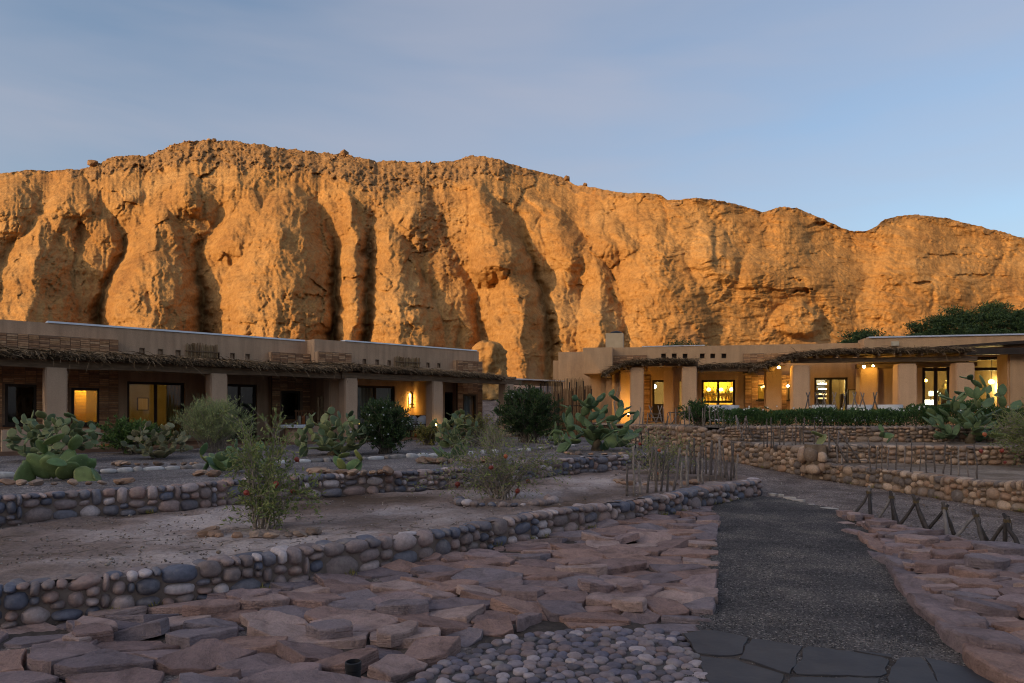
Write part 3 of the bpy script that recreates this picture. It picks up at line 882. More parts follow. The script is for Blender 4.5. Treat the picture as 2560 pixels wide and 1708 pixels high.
# ------------------------------------------------------------------ river stone walls
PAL_COOL = [(0.162, 0.143, 0.158), (0.248, 0.189, 0.176), (0.335, 0.240, 0.220), (0.118, 0.115, 0.141), (0.211, 0.161, 0.153), (0.397, 0.309, 0.293), (0.137, 0.138, 0.176), (0.272, 0.205, 0.195), (0.185, 0.172, 0.195), (0.310, 0.205, 0.176), (0.521, 0.435, 0.426)]
PAL_WARM = [(0.284, 0.188, 0.129), (0.365, 0.242, 0.169), (0.203, 0.140, 0.101), (0.445, 0.304, 0.213), (0.257, 0.182, 0.141), (0.338, 0.206, 0.135), (0.162, 0.127, 0.112), (0.514, 0.365, 0.270), (0.297, 0.213, 0.158)]
def stone_mat(name, pal, island=False):
    m, nt, b = new_mat(name, 0.72, 0.3)
    r = _irand(nt) if island else _orand(nt)
    k = len(pal)
    c = _ramp(nt, r, [(i / k, p) for i, p in enumerate(pal)], 'CONSTANT')
    n = _noise(nt, _pos(nt), 26, 6, 0.65)
    c = _mix(nt, c, _ramp(nt, n, [(0.25, (0.62, 0.62, 0.62)), (0.55, (1, 1, 1)), (0.8, (1.35, 1.33, 1.3))]), 0.9, 'MULTIPLY')
    bl = _noise(nt, _pos(nt), 7, 4, 0.6)                 # pale lime blotches, dust
    c = _mix(nt, c, (0.34, 0.29, 0.255), _ramp(nt, bl, [(0.56, (0, 0, 0)), (0.74, (0.55, 0.55, 0.55))]))
    nt.links.new(c, b.inputs["Base Color"])
    _bump(nt, b, n, 0.45, 0.006)
    return m
M_ST_COOL = stone_mat("river_stone_cool", PAL_COOL); M_ST_COOL_I = stone_mat("river_stone_cool_joined", PAL_COOL, True)
M_ST_WARM = stone_mat("river_stone_warm", PAL_WARM); M_ST_WARM_I = stone_mat("river_stone_warm_joined", PAL_WARM, True)
M_MORTAR = simple_mat("mud_mortar", (0.25, 0.19, 0.16), (0.15, 0.115, 0.098), 9, 0.95, 0.1, 0, 0.6, 0.02)
M_MORTAR_W = simple_mat("mud_mortar_warm", (0.27, 0.195, 0.14), (0.15, 0.11, 0.08), 9, 0.95, 0.1, 0, 0.6, 0.02)
M_CAPDUST = simple_mat("wall_cap_mud", (0.34, 0.27, 0.24), (0.22, 0.17, 0.15), 7, 0.95, 0.1, 0, 0.6, 0.02)

def river_stone(name, seed, mat, sub=3):
    bm = bmesh.new()
    bmesh.ops.create_icosphere(bm, subdivisions=sub, radius=1.0)
    r = random.Random(seed); off = Vector((r.uniform(0, 90), r.uniform(0, 90), r.uniform(0, 90)))
    e = r.uniform(0.74, 0.92)
    for v in bm.verts:
        d = v.co.normalized()
        q = Vector([math.copysign(abs(c) ** e, c) for c in d])
        k = 1 + 0.15 * mnoise.noise(d * 1.1 + off) + 0.05 * mnoise.noise(d * 2.7 + off)
        v.co = q * k
    mx = [max(abs(v.co[i]) for v in bm.verts) for i in range(3)]
    for v in bm.verts: v.co = Vector([v.co[i] / mx[i] for i in range(3)])
    me = bpy.data.meshes.new(name); bm.to_mesh(me); bm.free()
    me.materials.append(mat); set_smooth(me)
    return me
STONES_COOL = [river_stone("river_stone", 400 + i, M_ST_COOL) for i in range(10)]
STONES_WARM = [river_stone("river_stone", 430 + i, M_ST_WARM, 2) for i in range(10)]
STONES_LOW = [river_stone("river_stone_low", 460 + i, M_ST_COOL_I, 1) for i in range(5)]

def stone_wall(name, line, label, zbase, ztop, hs=(0.07, 0.2), asp=(0.9, 2.1), thick=0.28, cool=True, seed=1, cap=True, dep=0.11, maxparts=290, capmat=None):
    """skyline-packed river stones bedded in a mud core; zbase/ztop functions of (distance along, point)"""
    r = random.Random(seed)
    L = resample(line, 0.05)
    S = [0.0]
    for a, b_ in zip(L, L[1:]): S.append(S[-1] + (b_ - a).length)
    tot = S[-1]
    def at(s):
        s = min(max(s, 0), tot)
        i = min(int(s / tot * (len(L) - 1)), len(L) - 2)
        while i > 0 and S[i] > s: i -= 1
        while i < len(L) - 2 and S[i + 1] < s: i += 1
        t = (s - S[i]) / max(1e-6, S[i + 1] - S[i])
        p = L[i].lerp(L[i + 1], t)
        i0, i1 = max(0, i - 3), min(len(L) - 1, i + 4)
        tg = (L[i1] - L[i0]).normalized()
        return p, tg, Vector((tg.y, -tg.x, 0))
    root = empty(name, (L[len(L) // 2].x, L[len(L) // 2].y, 0))
    tag(root, label, "stone wall")
    # core
    mb = MB(); st = 0.15; n = max(2, int(tot / st))
    vs = []
    for i in range(n + 1):
        p, tg, nn = at(tot * i / n)
        zb, zt = zbase(tot * i / n, p), ztop(tot * i / n, p)
        f = p + nn * 0.0; bk = p - nn * thick
        jz = 0.008 * r.uniform(-1, 1)
        vs += [(f.x, f.y, zb - 0.3), (f.x, f.y, zt - 0.035 + jz), (bk.x, bk.y, zt - 0.03 - jz), (bk.x, bk.y, zb - 0.3)]
    fs = []
    for i in range(n):
        a, b_ = i * 4, i * 4 + 4
        fs += [(a, b_, b_ + 1, a + 1), (a + 1, b_ + 1, b_ + 2, a + 2), (a + 2, b_ + 2, b_ + 3, a + 3)]
    fs += [(0, 1, 2, 3), (n * 4 + 3, n * 4 + 2, n * 4 + 1, n * 4)]
    mb.add(vs, fs); mb.build("mortar_core", M_MORTAR if cool else M_MORTAR_W, root)
    # skyline packing
    res = 0.02; m = int(tot / res) + 1
    sky = np.zeros(m)
    hts = np.array([ztop(k * res, at(k * res)[0]) - zbase(k * res, at(k * res)[0]) for k in range(0, m, 10)])
    hts = np.interp(np.arange(m), np.arange(0, m, 10), hts)
    places = []
    guard = 0
    while guard < 20000:
        guard += 1
        rem = hts - sky
        if rem.max() < 0.045: break
        k0 = int(np.argmin(np.where(rem > 0.045, sky, 9)))
        z0 = sky[k0]
        k1 = k0
        while k1 + 1 < m and abs(sky[k1 + 1] - z0) < 0.03 and rem[k1 + 1] > 0.03: k1 += 1
        span = (k1 - k0 + 1) * res
        room = hts[k0] - z0
        h = r.uniform(*hs) * (1.0 if r.random() > 0.12 else 1.35)
        if room - h < hs[0] * 0.9: h = room if room < hs[1] * 1.2 else room * r.uniform(0.45, 0.55)
        w = h * r.uniform(*asp)
        w = min(max(w, 0.07), 0.42)
        if span < w * 1.35: w = span
        kk = min(m - 1, k0 + max(1, int(round(w / res))) - 1)
        sky[k0:kk + 1] = z0 + h
        if w < 0.045 or h < 0.03: continue
        places.append((k0 * res + w / 2, z0 + h / 2, w, h))
    data = []
    for (s, zc, w, h) in places:
        p, tg, nn = at(s); zb = zbase(s, p)
        dd = dep * r.uniform(0.85, 1.15)
        c = p - nn * (dd * r.uniform(0.35, 0.55))
        data.append((Vector((c.x, c.y, zb + zc)), (w * 0.53, dd, h * 0.54), math.atan2(tg.y, tg.x), r.uniform(-0.14, 0.14)))
    if cap:     # flat stones bedded on the top
        s = 0.0
        while s < tot:
            w = r.uniform(0.12, 0.34)
            p, tg, nn = at(s + w / 2)
            zt = ztop(s, p)
            c = p - nn * (thick * r.uniform(0.42, 0.62))
            data.append((Vector((c.x, c.y, zt - 0.035)), (w * 0.5, thick * r.uniform(0.34, 0.46), r.uniform(0.028, 0.05)), math.atan2(tg.y, tg.x) + r.uniform(-.12, .12), 0))
            s += w * r.uniform(0.98, 1.25)
    # largest in view as parts
    data.sort(key=lambda d: -(d[1][0] * d[1][2] / (d[0].y * d[0].y)) if (abs((d[0].x) / d[0].y) < 0.78 and d[0].y > 0) else 1)
    protos = STONES_COOL if cool else STONES_WARM
    inv = Matrix.Translation(-Vector(root.location))
    for i, (c, sc, ang, tilt) in enumerate(data[:maxparts]):
        o = bpy.data.objects.new("stone", protos[r.randrange(len(protos))])
        o.location = c; o.scale = sc; o.rotation_euler = (r.uniform(-.1, .1), tilt, ang + (math.pi if r.random() < .5 else 0))
        COL.objects.link(o); o.parent = root; o.matrix_parent_inverse = inv
    rest = data[maxparts:]
    if rest:
        o = add_obj("stones", joined_rocks("stones", STONES_LOW, [(c, sc, ang) for c, sc, ang, _ in rest], M_ST_COOL_I if cool else M_ST_WARM_I), root)
        set_smooth(o.data)
        tag(o, kind="stuff")
    return root

stone_wall("stone_wall", W1, "long low wall of grey river stones in front, from lower left to the path", lambda s, p: 0.0, lambda s, p: 0.35 + 0.015 * math.sin(s * 1.7), (0.06, 0.175), (0.95, 2.3), 0.30, True, 21, True, 0.115)
stone_wall("stone_wall", W2, "second river stone wall across the left, between dirt bed and cactus gravel", lambda s, p: 0.31, lambda s, p: 0.69 + 0.012 * math.sin(s * 1.3), (0.06, 0.18), (1.0, 2.4), 0.30, True, 22, True, 0.115)
def wf_top(s, p):
    if p.y > 21.3: return 1.27
    if p.y > 19.9: return 1.27 - 0.43 * float(sstep(21.3, 19.9, p.y))
    if p.y > 16.75: return 0.84
    if p.y > 16.55: return 0.84 - 0.38 * (16.75 - p.y) / 0.2
    return 0.46 + 0.14 * float(sstep(12.4, 11, p.y))
stone_wall("stone_wall", WF, "warm brown river stone wall bordering the right side of the gravel path", lambda s, p: float(path_z(0, p.y)) - 0.02, wf_top, (0.08, 0.21), (0.85, 1.7), 0.32, False, 23, True, 0.13)
stone_wall("stone_wall", WM, "middle brown stone wall behind the thin stick fence at right", lambda s, p: 0.42, lambda s, p: 0.885, (0.07, 0.16), (0.95, 2.2), 0.30, False, 24, True, 0.12)
stone_wall("stone_wall", WU, "upper brown stone wall below the dark green hedge", lambda s, p: 0.81, lambda s, p: 1.275 - 0.1 * float(sstep(6.6, 6.1, p.x)), (0.06, 0.14), (1.0, 2.2), 0.32, False, 25, True, 0.12)
# round-stone pier at the step of the path wall
pr = empty("stone_pier", (7.35, 16.75, 0.1))
tag(pr, "short stone pier with a large grey boulder where the path wall steps down", "stone pier")
mbp = MB(); mbp.box(7.28, 7.62, 16.55, 17.0, 0.05, 0.90); mbp.build("mortar_core", M_MORTAR_W, pr)
for (x, y, z, sx, sy, sz) in ((7.27, 16.62, 0.66, .17, .13, .21), (7.20, 16.9, 0.62, .15, .13, .2), (7.30, 16.55, 0.30, .2, .14, .13), (7.24, 16.85, 0.28, .14, .12, .12), (7.5, 16.52, .6, .12, .1, .14), (7.5, 16.5, .35, .12, .1, .12)):
    o = bpy.data.objects.new("stone", STONES_WARM[rng.randrange(10)]); o.location = (x, y, z); o.scale = (sx, sy, sz); o.rotation_euler = (0, 0, rng.uniform(0, 6))
    link(o, pr)

# ------------------------------------------------------------------ kerb of pale stones along the cactus bed
kb = empty("stone_kerb", (-3.1, 14.7, 0.66)); tag(kb, "low kerb of pale and grey stones curving through the cactus bed", "kerb")
PAL_PALE = [(0.55, 0.52, 0.50), (0.30, 0.26, 0.24), (0.62, 0.59, 0.57), (0.18, 0.17, 0.17), (0.42, 0.37, 0.34), (0.50, 0.46, 0.44), (0.24, 0.2, 0.18)]
M_PALE = rand_mat("kerb_stone", PAL_PALE, False, 14, 0.35, 0.85, 0.2, 0.4, 0.006)
KSTONES = [river_stone("kerb_stone", 480 + i, M_PALE, 2) for i in range(6)]
L = resample(KB, 0.05); s = 0; i = 0
while i < len(L) - 8:
    w = rng.uniform(0.14, 0.42); k = max(3, int(w / 0.05)); j = min(len(L) - 1, i + k)
    a, b_ = L[i], L[j]; c = (a + b_) / 2
    o = bpy.data.objects.new("kerb_stone", KSTONES[rng.randrange(6)])
    o.location = (c.x, c.y, float(up_z(c.x, c.y)) + 0.02); o.scale = ((b_ - a).length * 0.52, rng.uniform(.06, .1), rng.uniform(.05, .085)); o.rotation_euler = (0, 0, math.atan2(b_.y - a.y, b_.x - a.x))
    link(o, kb)
    i = j
# ------------------------------------------------------------------ flagstone banks, pebble mat, slate slabs
PAL_FLAG = [(0.250, 0.199, 0.208), (0.216, 0.165, 0.172), (0.331, 0.216, 0.189), (0.286, 0.183, 0.159), (0.385, 0.266, 0.239), (0.265, 0.178, 0.165), (0.352, 0.221, 0.183), (0.320, 0.227, 0.220), (0.419, 0.295, 0.262), (0.276, 0.200, 0.196)]
def flag_mat():
    m, nt, b = new_mat("sandstone_slab", 0.9, 0.12)
    k = len(PAL_FLAG)
    c = _ramp(nt, _orand(nt), [(i / k, p) for i, p in enumerate(PAL_FLAG)], 'CONSTANT')
    pos = _pos(nt)
    n = _noise(nt, pos, 5.5, 7, 0.66, 0.5)
    c = _mix(nt, c, _ramp(nt, n, [(0.25, (0.48, 0.46, 0.46)), (0.5, (1, 1, 1)), (0.78, (1.4, 1.37, 1.36))]), 0.95, 'MULTIPLY')
    f = _noise(nt, pos, 45, 5, 0.7)
    c = _mix(nt, c, _ramp(nt, f, [(0.3, (0.78, 0.78, 0.78)), (0.7, (1.16, 1.16, 1.16))]), 0.8, 'MULTIPLY')
    lam = _noise(nt, _pos(nt, (2, 2, 60)), 1.0, 4, 0.6)
    nt.links.new(c, b.inputs["Base Color"])
    _bump(nt, b, _math(nt, 'ADD', _math(nt, 'MULTIPLY', n, 2.0), _math(nt, 'ADD', _math(nt, 'MULTIPLY', f, 0.45), _math(nt, 'MULTIPLY', lam, 0.6))), 0.95, 0.03)
    return m
M_FLAG = flag_mat()
M_SOIL = ground_mat("bank_soil", (0.07, 0.055, 0.048), (0.10, 0.078, 0.068), (0.14, 0.11, 0.095), 2.0, None, 0.8, 0.02, 30.0)

def clip_poly(poly, nx, ny, d):
    """keep the half plane nx*x+ny*y <= d"""
    out = []
    for i in range(len(poly)):
        a, b_ = poly[i], poly[(i + 1) % len(poly)]
        da = nx * a[0] + ny * a[1] - d; db = nx * b_[0] + ny * b_[1] - d
        if da <= 0: out.append(a)
        if (da < 0 < db) or (db < 0 < da):
            t = da / (da - db); out.append((a[0] + t * (b_[0] - a[0]), a[1] + t * (b_[1] - a[1])))
    return out

def voronoi(points, sx, sy, box):
    P = [(p[0] / sx, p[1] / sy) for p in points]; cells = []
    for i, p in enumerate(P):
        poly = [(box[0] / sx, box[1] / sy), (box[2] / sx, box[1] / sy), (box[2] / sx, box[3] / sy), (box[0] / sx, box[3] / sy)]
        near = sorted((((q[0] - p[0]) ** 2 + (q[1] - p[1]) ** 2), j) for j, q in enumerate(P) if j != i)[:22]
        for _, j in near:
            q = P[j]; nx, ny = q[0] - p[0], q[1] - p[1]
            d = (q[0] ** 2 + q[1] ** 2 - p[0] ** 2 - p[1] ** 2) / 2
            poly = clip_poly(poly, nx, ny, d)
            if len(poly) < 3: break
        cells.append([(a * sx, b_ * sy) for a, b_ in poly])
    return cells

def slab_mesh(name, poly, th, seed, mat, rough=0.02, shrink=0.02, bev=0.02):
    """irregular quarried slab: broken outline, rounded arris, uneven top"""
    r = random.Random(seed)
    cx = sum(p[0] for p in poly) / len(poly); cyy = sum(p[1] for p in poly) / len(poly)
    # break the edges
    ring = []
    for i in range(len(poly)):
        a, b_ = Vector(poly[i]), Vector(poly[(i + 1) % len(poly)])
        l = (b_ - a).length
        k = max(1, int(l / 0.085))
        for t in range(k): ring.append(a.lerp(b_, (t + (r.uniform(-.25, .25) if t else 0)) / k))
    # soften corners a little
    for _ in range(1):
        ring = [(ring[i - 1] + ring[i] * 9 + ring[(i + 1) % len(ring)]) / 11 for i in range(len(ring))]
    c = Vector((cx, cyy)); n = len(ring)
    off = Vector((r.uniform(0, 50), r.uniform(0, 50), r.uniform(0, 50)))
    ring = [p + (p - c).normalized() * (0.045 * mnoise.noise(Vector((p.x * 7, p.y * 7, 0)) + off) + 0.02 * mnoise.noise(Vector((p.x * 23, p.y * 23, 0)) + off) - shrink) for p in ring]
    def zt(p): return th + rough * (1.3 * mnoise.noise(Vector((p.x * 3.2, p.y * 3.2, 3)) + off) + 0.6 * mnoise.noise(Vector((p.x * 9, p.y * 9, 7)) + off))
    vs = []
    def add_ring(sc, z, ins=0.0):
        for p in ring:
            d = (p - c); q = c + d * sc - (d.normalized() * ins if d.length > 1e-6 else Vector((0, 0)))
            zz = zt(q) - z if z is not None else -0.04
            vs.append((q.x - cx, q.y - cyy, zz))
    add_ring(0.97, None); add_ring(1.0, th * 0.55); add_ring(1.0, bev * 0.55, 0.0); add_ring(1.0, 0.0, bev * 0.5); add_ring(0.66, 0.0); add_ring(0.33, 0.0)
    vs.append((0, 0, zt(c)))
    fs = []
    for j in range(5):
        for i in range(n): fs.append((j * n + i, j * n + (i + 1) % n, (j + 1) * n + (i + 1) % n, (j + 1) * n + i))
    top = 6 * n
    for i in range(n): fs.append((5 * n + i, 5 * n + (i + 1) % n, top))
    me = mk_mesh(name, vs, fs, mat)
    set_smooth(me); me.set_sharp_from_angle(angle=0.6)
    return me, (cx, cyy)

def scatter_pts(poly, dens, r, sx, sy, zfun, tries=6000):
    xs = [p[0] for p in poly]; ys = [p[1] for p in poly]; pts = []
    for _ in range(tries):
        x, y = r.uniform(min(xs), max(xs)), r.uniform(min(ys), max(ys))
        if not inside(poly, x, y): continue
        k = r.choice((0.55, 0.7, 0.85, 1.0, 1.2, 1.45))
        if all(((x - a) / sx) ** 2 + ((y - b_) / sy) ** 2 > (dens * (k + kk) / 2) ** 2 for a, b_, kk in pts): pts.append((x, y, k))
    return [(a, b_) for a, b_, _ in pts]

# --- left bank
slope_l = lambda x, y: 0.035 + 0 * x
bank_l = [(-6.4, 4.0)] + [(p[0], p[1]) for p in offs(W1, -0.03)] 
bank_l = [p for p in bank_l if p[0] < 3.95]
edge_l = [GP(u, v).xy for u, v in ((1783, 1266), (1788, 1290), (1784, 1340), (1782, 1400), (1776, 1470), (1772, 1530), (1768, 1590))]
peb_edge = [GP(u, v).xy for u, v in ((1679, 1592), (1503, 1583), (1394, 1591), (1285, 1604), (1184, 1637), (1100, 1672), (1030, 1720))]
bank_l = bank_l + [tuple(p) for p in edge_l] + [tuple(p) for p in peb_edge] + [(-0.6, 3.6), (-1.2, 2.6), (-4, 2.2), (-6.4, 3.0)]
sheet("flagstone_bank", bank_l, lambda x, y: 0.008 + 0 * x, 0.06, M_SOIL, 0.012, 0.4, 17)
bank_obj = bpy.data.objects["flagstone_bank"]
WALLPTS = offs(W1, 0)[::3]
def lay_flags(bank, poly, box, r, dens, sx, sy, cutter, tilt=0.105, lift=(-0.014, 0.045), shear=0.0, th=(0.03, 0.068)):
    pts = scatter_pts(poly, dens, r, sx, sy, None)
    cells = voronoi(pts, sx, sy, box)
    for (px, py), cell in zip(pts, cells):
        for c in cutter(px, py): cell = clip_poly(cell, *c)
        if len(cell) < 3: continue
        area = abs(sum(cell[i][0] * cell[(i + 1) % len(cell)][1] - cell[(i + 1) % len(cell)][0] * cell[i][1] for i in range(len(cell)))) / 2
        if area < 0.006: continue
        me, (cx, cyy) = slab_mesh("flagstone", cell, r.uniform(*th), r.randrange(10 ** 6), M_FLAG, 0.012, r.choice((-0.025, -0.008, 0.006, 0.014, 0.022)), r.uniform(0.006, 0.016))
        o = bpy.data.objects.new("flagstone", me)
        nearw = min((Vector(q) - Vector((cx, cyy))).length for q in WALLPTS)
        o.location = (cx, cyy, r.uniform(*lift) - .022 * float(sstep(.9, .25, nearw))); o.rotation_euler = (r.gauss(0, tilt) + 0.02, r.gauss(0, tilt), 0)
        link(o, bank)
_r = random.Random(17)
# keep slabs on their own side of the straight edges: wall foot, path edge, pebble mat
def cut_left(px, py):
    cs = []
    for a, b_ in zip(edge_l, edge_l[1:]):
        a, b_ = Vector(a), Vector(b_); t = (b_ - a).normalized(); n = Vector((-t.y, t.x))     # towards +x
        if n.x < 0: n = -n
        if abs((a.y + b_.y) / 2 - py) < 0.9: cs.append((n.x, n.y, n.dot(a) + 0.05))
    L = offs(W1, -0.02)
    k = min(range(1, len(L) - 1), key=lambda i: (L[i][0] - px) ** 2 + (L[i][1] - py) ** 2)
    a = Vector(L[k]); t = (Vector(L[k + 1]) - Vector(L[k - 1])).normalized(); n = Vector((-t.y, t.x))
    cs.append((n.x, n.y, n.dot(a)))
    for a, b_ in zip(peb_edge, peb_edge[1:]):
        a, b_ = Vector(a), Vector(b_); t = (b_ - a).normalized(); n = Vector((-t.y, t.x))
        if n.y > 0: n = -n
        m = (a + b_) / 2
        if abs(m.x - px) < 0.6 and abs(m.y - py) < 0.8: cs.append((n.x, n.y, n.dot(a) - 0.02))
    return cs
lay_flags(bank_obj, bank_l, (-7.5, 1.5, 6, 14.5), _r, 0.345, 1.05, 0.70, cut_left)
# a second, looser layer of smaller slabs lying on top
for _ in range(34):
    u, v = _r.uniform(150, 1760), _r.uniform(1300, 1600)
    p = GP(u, v, 0.08)
    if not inside(bank_l, p.x, p.y) or not all(inside(bank_l, p.x + dx, p.y + dy) for dx, dy in ((.3, 0), (-.3, 0), (0, .3), (0, -.25))): continue
    n = _r.randrange(5, 8); a0 = _r.uniform(0, 6.28); w, d = _r.uniform(.14, .27), _r.uniform(.08, .14)
    cell = [(w * math.cos(a0 + 6.283 * i / n + _r.uniform(-.3, .3)), d * math.sin(a0 + 6.283 * i / n + _r.uniform(-.3, .3))) for i in range(n)]
    me, (cx, cyy) = slab_mesh("flagstone", cell, _r.uniform(.035, .06), _r.randrange(10 ** 6), M_FLAG, 0.018, -0.01, 0.018)
    o = bpy.data.objects.new("flagstone", me); o.location = (p.x, p.y, _r.uniform(0.075, 0.095)); o.rotation_euler = (_r.gauss(0.05, .07), _r.gauss(0, .09), _r.gauss(0.2, .5))
    link(o, bank_obj)

# --- right bank
edge_r = [GP(u, v).xy for u, v in ((2086, 1300), (2125, 1322), (2172, 1360), (2215, 1420), (2262, 1482), (2318, 1540), (2400, 1605), (2480, 1672), (2600, 1760))]
back_r = [GP(u, v).xy for u, v in ((2110, 1296), (2180, 1308), (2250, 1326), (2330, 1345), (2400, 1360), (2480, 1374), (2600, 1396), (2760, 1420))]
bank_r = [tuple(p) for p in edge_r] + [(6.2, 3.6), (7.8, 6.0)] + [tuple(p) for p in back_r][::-1]
sheet("flagstone_bank", bank_r, lambda x, y: 0.03 + 0 * x, 0.06, M_SOIL, 0.012, 0.4, 18)
bank_r_obj = [o for o in bpy.data.objects if o.name.startswith("flagstone_bank")][-1]
def cut_right(px, py):
    cs = []
    for a, b_ in zip(edge_r, edge_r[1:]):
        a, b_ = Vector(a), Vector(b_); t = (b_ - a).normalized(); n = Vector((-t.y, t.x))
        if n.x > 0: n = -n
        m = (a + b_) / 2
        if (m - Vector((px, py))).length < 1.1: cs.append((n.x, n.y, n.dot(a) - 0.12))
    for a, b_ in zip(back_r, back_r[1:]):
        a, b_ = Vector(a), Vector(b_); t = (b_ - a).normalized(); n = Vector((-t.y, t.x))
        if n.y < 0: n = -n
        m = (a + b_) / 2
        if (m - Vector((px, py))).length < 1.0: cs.append((n.x, n.y, n.dot(a)))
    return cs
lay_flags(bank_r_obj, bank_r, (2, 2, 10, 14), random.Random(18), 0.30, 1.25, 0.66, cut_right, 0.08, (0.02, 0.10))
# the bold row of kerb slabs along the path
_r = random.Random(19)
KR = [(2086, 1296, 2125, 1303, .14, .1), (2105, 1318, 2172, 1335, .16, .13), (2150, 1330, 2200, 1372, .24, .13), (2178, 1366, 2240, 1415, .26, .15), (2226, 1405, 2270, 1450, .27, .17), (2255, 1450, 2320, 1498, .3, .19), (2300, 1498, 2390, 1570, .32, .22), (2372, 1560, 2470, 1640, .36, .24), (2455, 1625, 2560, 1715, .38, .26)]
for (u1, v1, u2, v2, wd, hh) in KR:
    a, b_ = GP(u1, v1, .1), GP(u2, v2, .1); m = (a + b_) / 2; t = (b_ - a); l = t.length / 2 + 0.05; ang = math.atan2(t.y, t.x)
    cell = []
    for (sx, sy) in ((-1, -.8), (-.3, -1), (.5, -.95), (1, -.6), (1.02, .4), (.55, .95), (-.4, 1), (-.95, .55)):
        x, y = sx * l * _r.uniform(.92, 1.06), sy * wd * 0.62 * _r.uniform(.85, 1.1)
        cell.append((x * math.cos(ang) - y * math.sin(ang), x * math.sin(ang) + y * math.cos(ang)))
    me, (cx, cyy) = slab_mesh("kerb_slab", cell, hh * .52, _r.randrange(10 ** 6), M_FLAG, 0.035, -0.005, 0.035)
    o = bpy.data.objects.new("kerb_slab", me); o.location = (m.x + 0.10, m.y + 0.03, 0.0); o.rotation_euler = (_r.gauss(0, .05), _r.gauss(.05, .05), 0)
    link(o, bank_r_obj)
for (u1, v1, w, d, ro) in ((2200, 1312, .42, .12, -.1), (2290, 1352, .5, .15, -.15), (2390, 1372, .55, .14, -.12), (2500, 1380, .6, .2, -.1), (2255, 1372, .4, .14, -.1), (2370, 1392, .45, .10, .05), (2330, 1425, .42, .1, -.08), (2470, 1412, .5, .12, -.1), (2430, 1440, .45, .12, -.12)):
    p = GP(u1, v1, .12); n = 7
    cell = [(w * .5 * math.cos(6.283 * i / n + _r.uniform(-.3, .3)), d * math.sin(6.283 * i / n + _r.uniform(-.3, .3))) for i in range(n)]
    me, _c = slab_mesh("flagstone", cell, _r.uniform(.05, .08), _r.randrange(10 ** 6), M_FLAG, 0.02, -0.01, 0.02)
    o = bpy.data.objects.new("flagstone", me); o.location = (p.x, p.y, .12 + _r.uniform(-.02, .02)); o.rotation_euler = (_r.gauss(.06, .05), _r.gauss(0, .06), ro)
    link(o, bank_r_obj)

# --- pebble mat
PAL_PEB = [(0.145, 0.126, 0.150), (0.183, 0.151, 0.168), (0.223, 0.176, 0.186), (0.126, 0.109, 0.134), (0.279, 0.218, 0.220), (0.193, 0.138, 0.137), (0.385, 0.317, 0.328), (0.154, 0.138, 0.177), (0.212, 0.159, 0.160), (0.107, 0.092, 0.106), (0.251, 0.208, 0.230)]
M_PEB = stone_mat("pebble", PAL_PEB)
PEBS = [river_stone("pebble", 520 + i, M_PEB, 3) for i in range(7)]
peb_poly = [GP(u, v).xy for u, v in ((1690, 1590), (1503, 1581), (1394, 1589), (1285, 1602), (1184, 1635), (1100, 1670), (1000, 1740), (960, 1800), (1800, 1800), (1762, 1712), (1735, 1650), (1706, 1606))]
peb_poly = [tuple(p) for p in peb_poly]
sheet("pebble_mat", peb_poly, lambda x, y: 0.022 + 0 * x, 0.05, simple_mat("pebble_mortar", (0.13, 0.115, 0.11), (0.08, 0.07, 0.068), 20, 0.95, .1, 0, .5, .01), 0.004, 0.3, 19)
peb_obj = bpy.data.objects["pebble_mat"]
_r = random.Random(23); pts = []
xs = [p[0] for p in peb_poly]; ys = [p[1] for p in peb_poly]
for _ in range(30000):
    x, y = _r.uniform(min(xs), max(xs)), _r.uniform(min(ys), max(ys)); k = _r.uniform(0.036, 0.056)
    if not inside(peb_poly, x, y): continue
    if all((x - a) ** 2 + ((y - b_) * 1.12) ** 2 > (k + kk) ** 2 * 0.80 for a, b_, kk in pts): pts.append((x, y, k))
pts.sort(key=lambda p: p[1] < 4.15)
for (x, y, k) in pts[:298]:
    o = bpy.data.objects.new("pebble", PEBS[_r.randrange(7)])
    o.location = (x, y, 0.026); o.scale = (k * _r.uniform(1.0, 1.18), k * _r.uniform(.82, 1.0), k * _r.uniform(.42, .58)); o.rotation_euler = (0, 0, _r.gauss(0, .45))
    link(o, peb_obj)

# --- dark slate slabs in front of the path
M_SLATE = simple_mat("slate", (0.062, 0.058, 0.064), (0.034, 0.033, 0.040), 5, 0.6, 0.35, 0, 0.55, 0.012, None, 8)
sl_obj = sheet("slate_paving", [tuple(GP(u, v).xy) for u, v in ((1700, 1596), (1770, 1588), (1865, 1608), (2012, 1631), (2125, 1642), (2306, 1658), (2450, 1692), (2640, 1760), (2600, 1990), (1800, 1990), (1762, 1712), (1735, 1650))], lambda x, y: 0.040 + 0 * x, 0.05, M_SOIL, 0.002, 0.3, 20)
SL = [[(1708, 1600), (1765, 1590), (1868, 1610), (1840, 1660), (1742, 1650)], [(1878, 1612), (2008, 1632), (1972, 1702), (1848, 1664)],
      [(2018, 1633), (2120, 1644), (2232, 1668), (2204, 1710), (1980, 1706)], [(2130, 1643), (2238, 1652), (2240, 1664)],
      [(1745, 1656), (1838, 1667), (1962, 1705), (1940, 1790), (1785, 1790)], [(2250, 1660), (2304, 1662), (2345, 1720), (2300, 1800), (2200, 1800), (2212, 1712)],
      [(1975, 1712), (2198, 1716), (2180, 1830), (1950, 1800)], [(2312, 1662), (2446, 1694), (2600, 1760), (2560, 1850), (2320, 1800), (2352, 1722)]]
for i, q in enumerate(SL):
    cell = [tuple(GP(u, v).xy) for u, v in q]
    me, (cx, cyy) = slab_mesh("slate_slab", cell, 0.016, 700 + i, M_SLATE, 0.004, -0.002, 0.005)
    o = bpy.data.objects.new("slate_slab", me); o.location = (cx, cyy, 0.034); link(o, sl_obj)

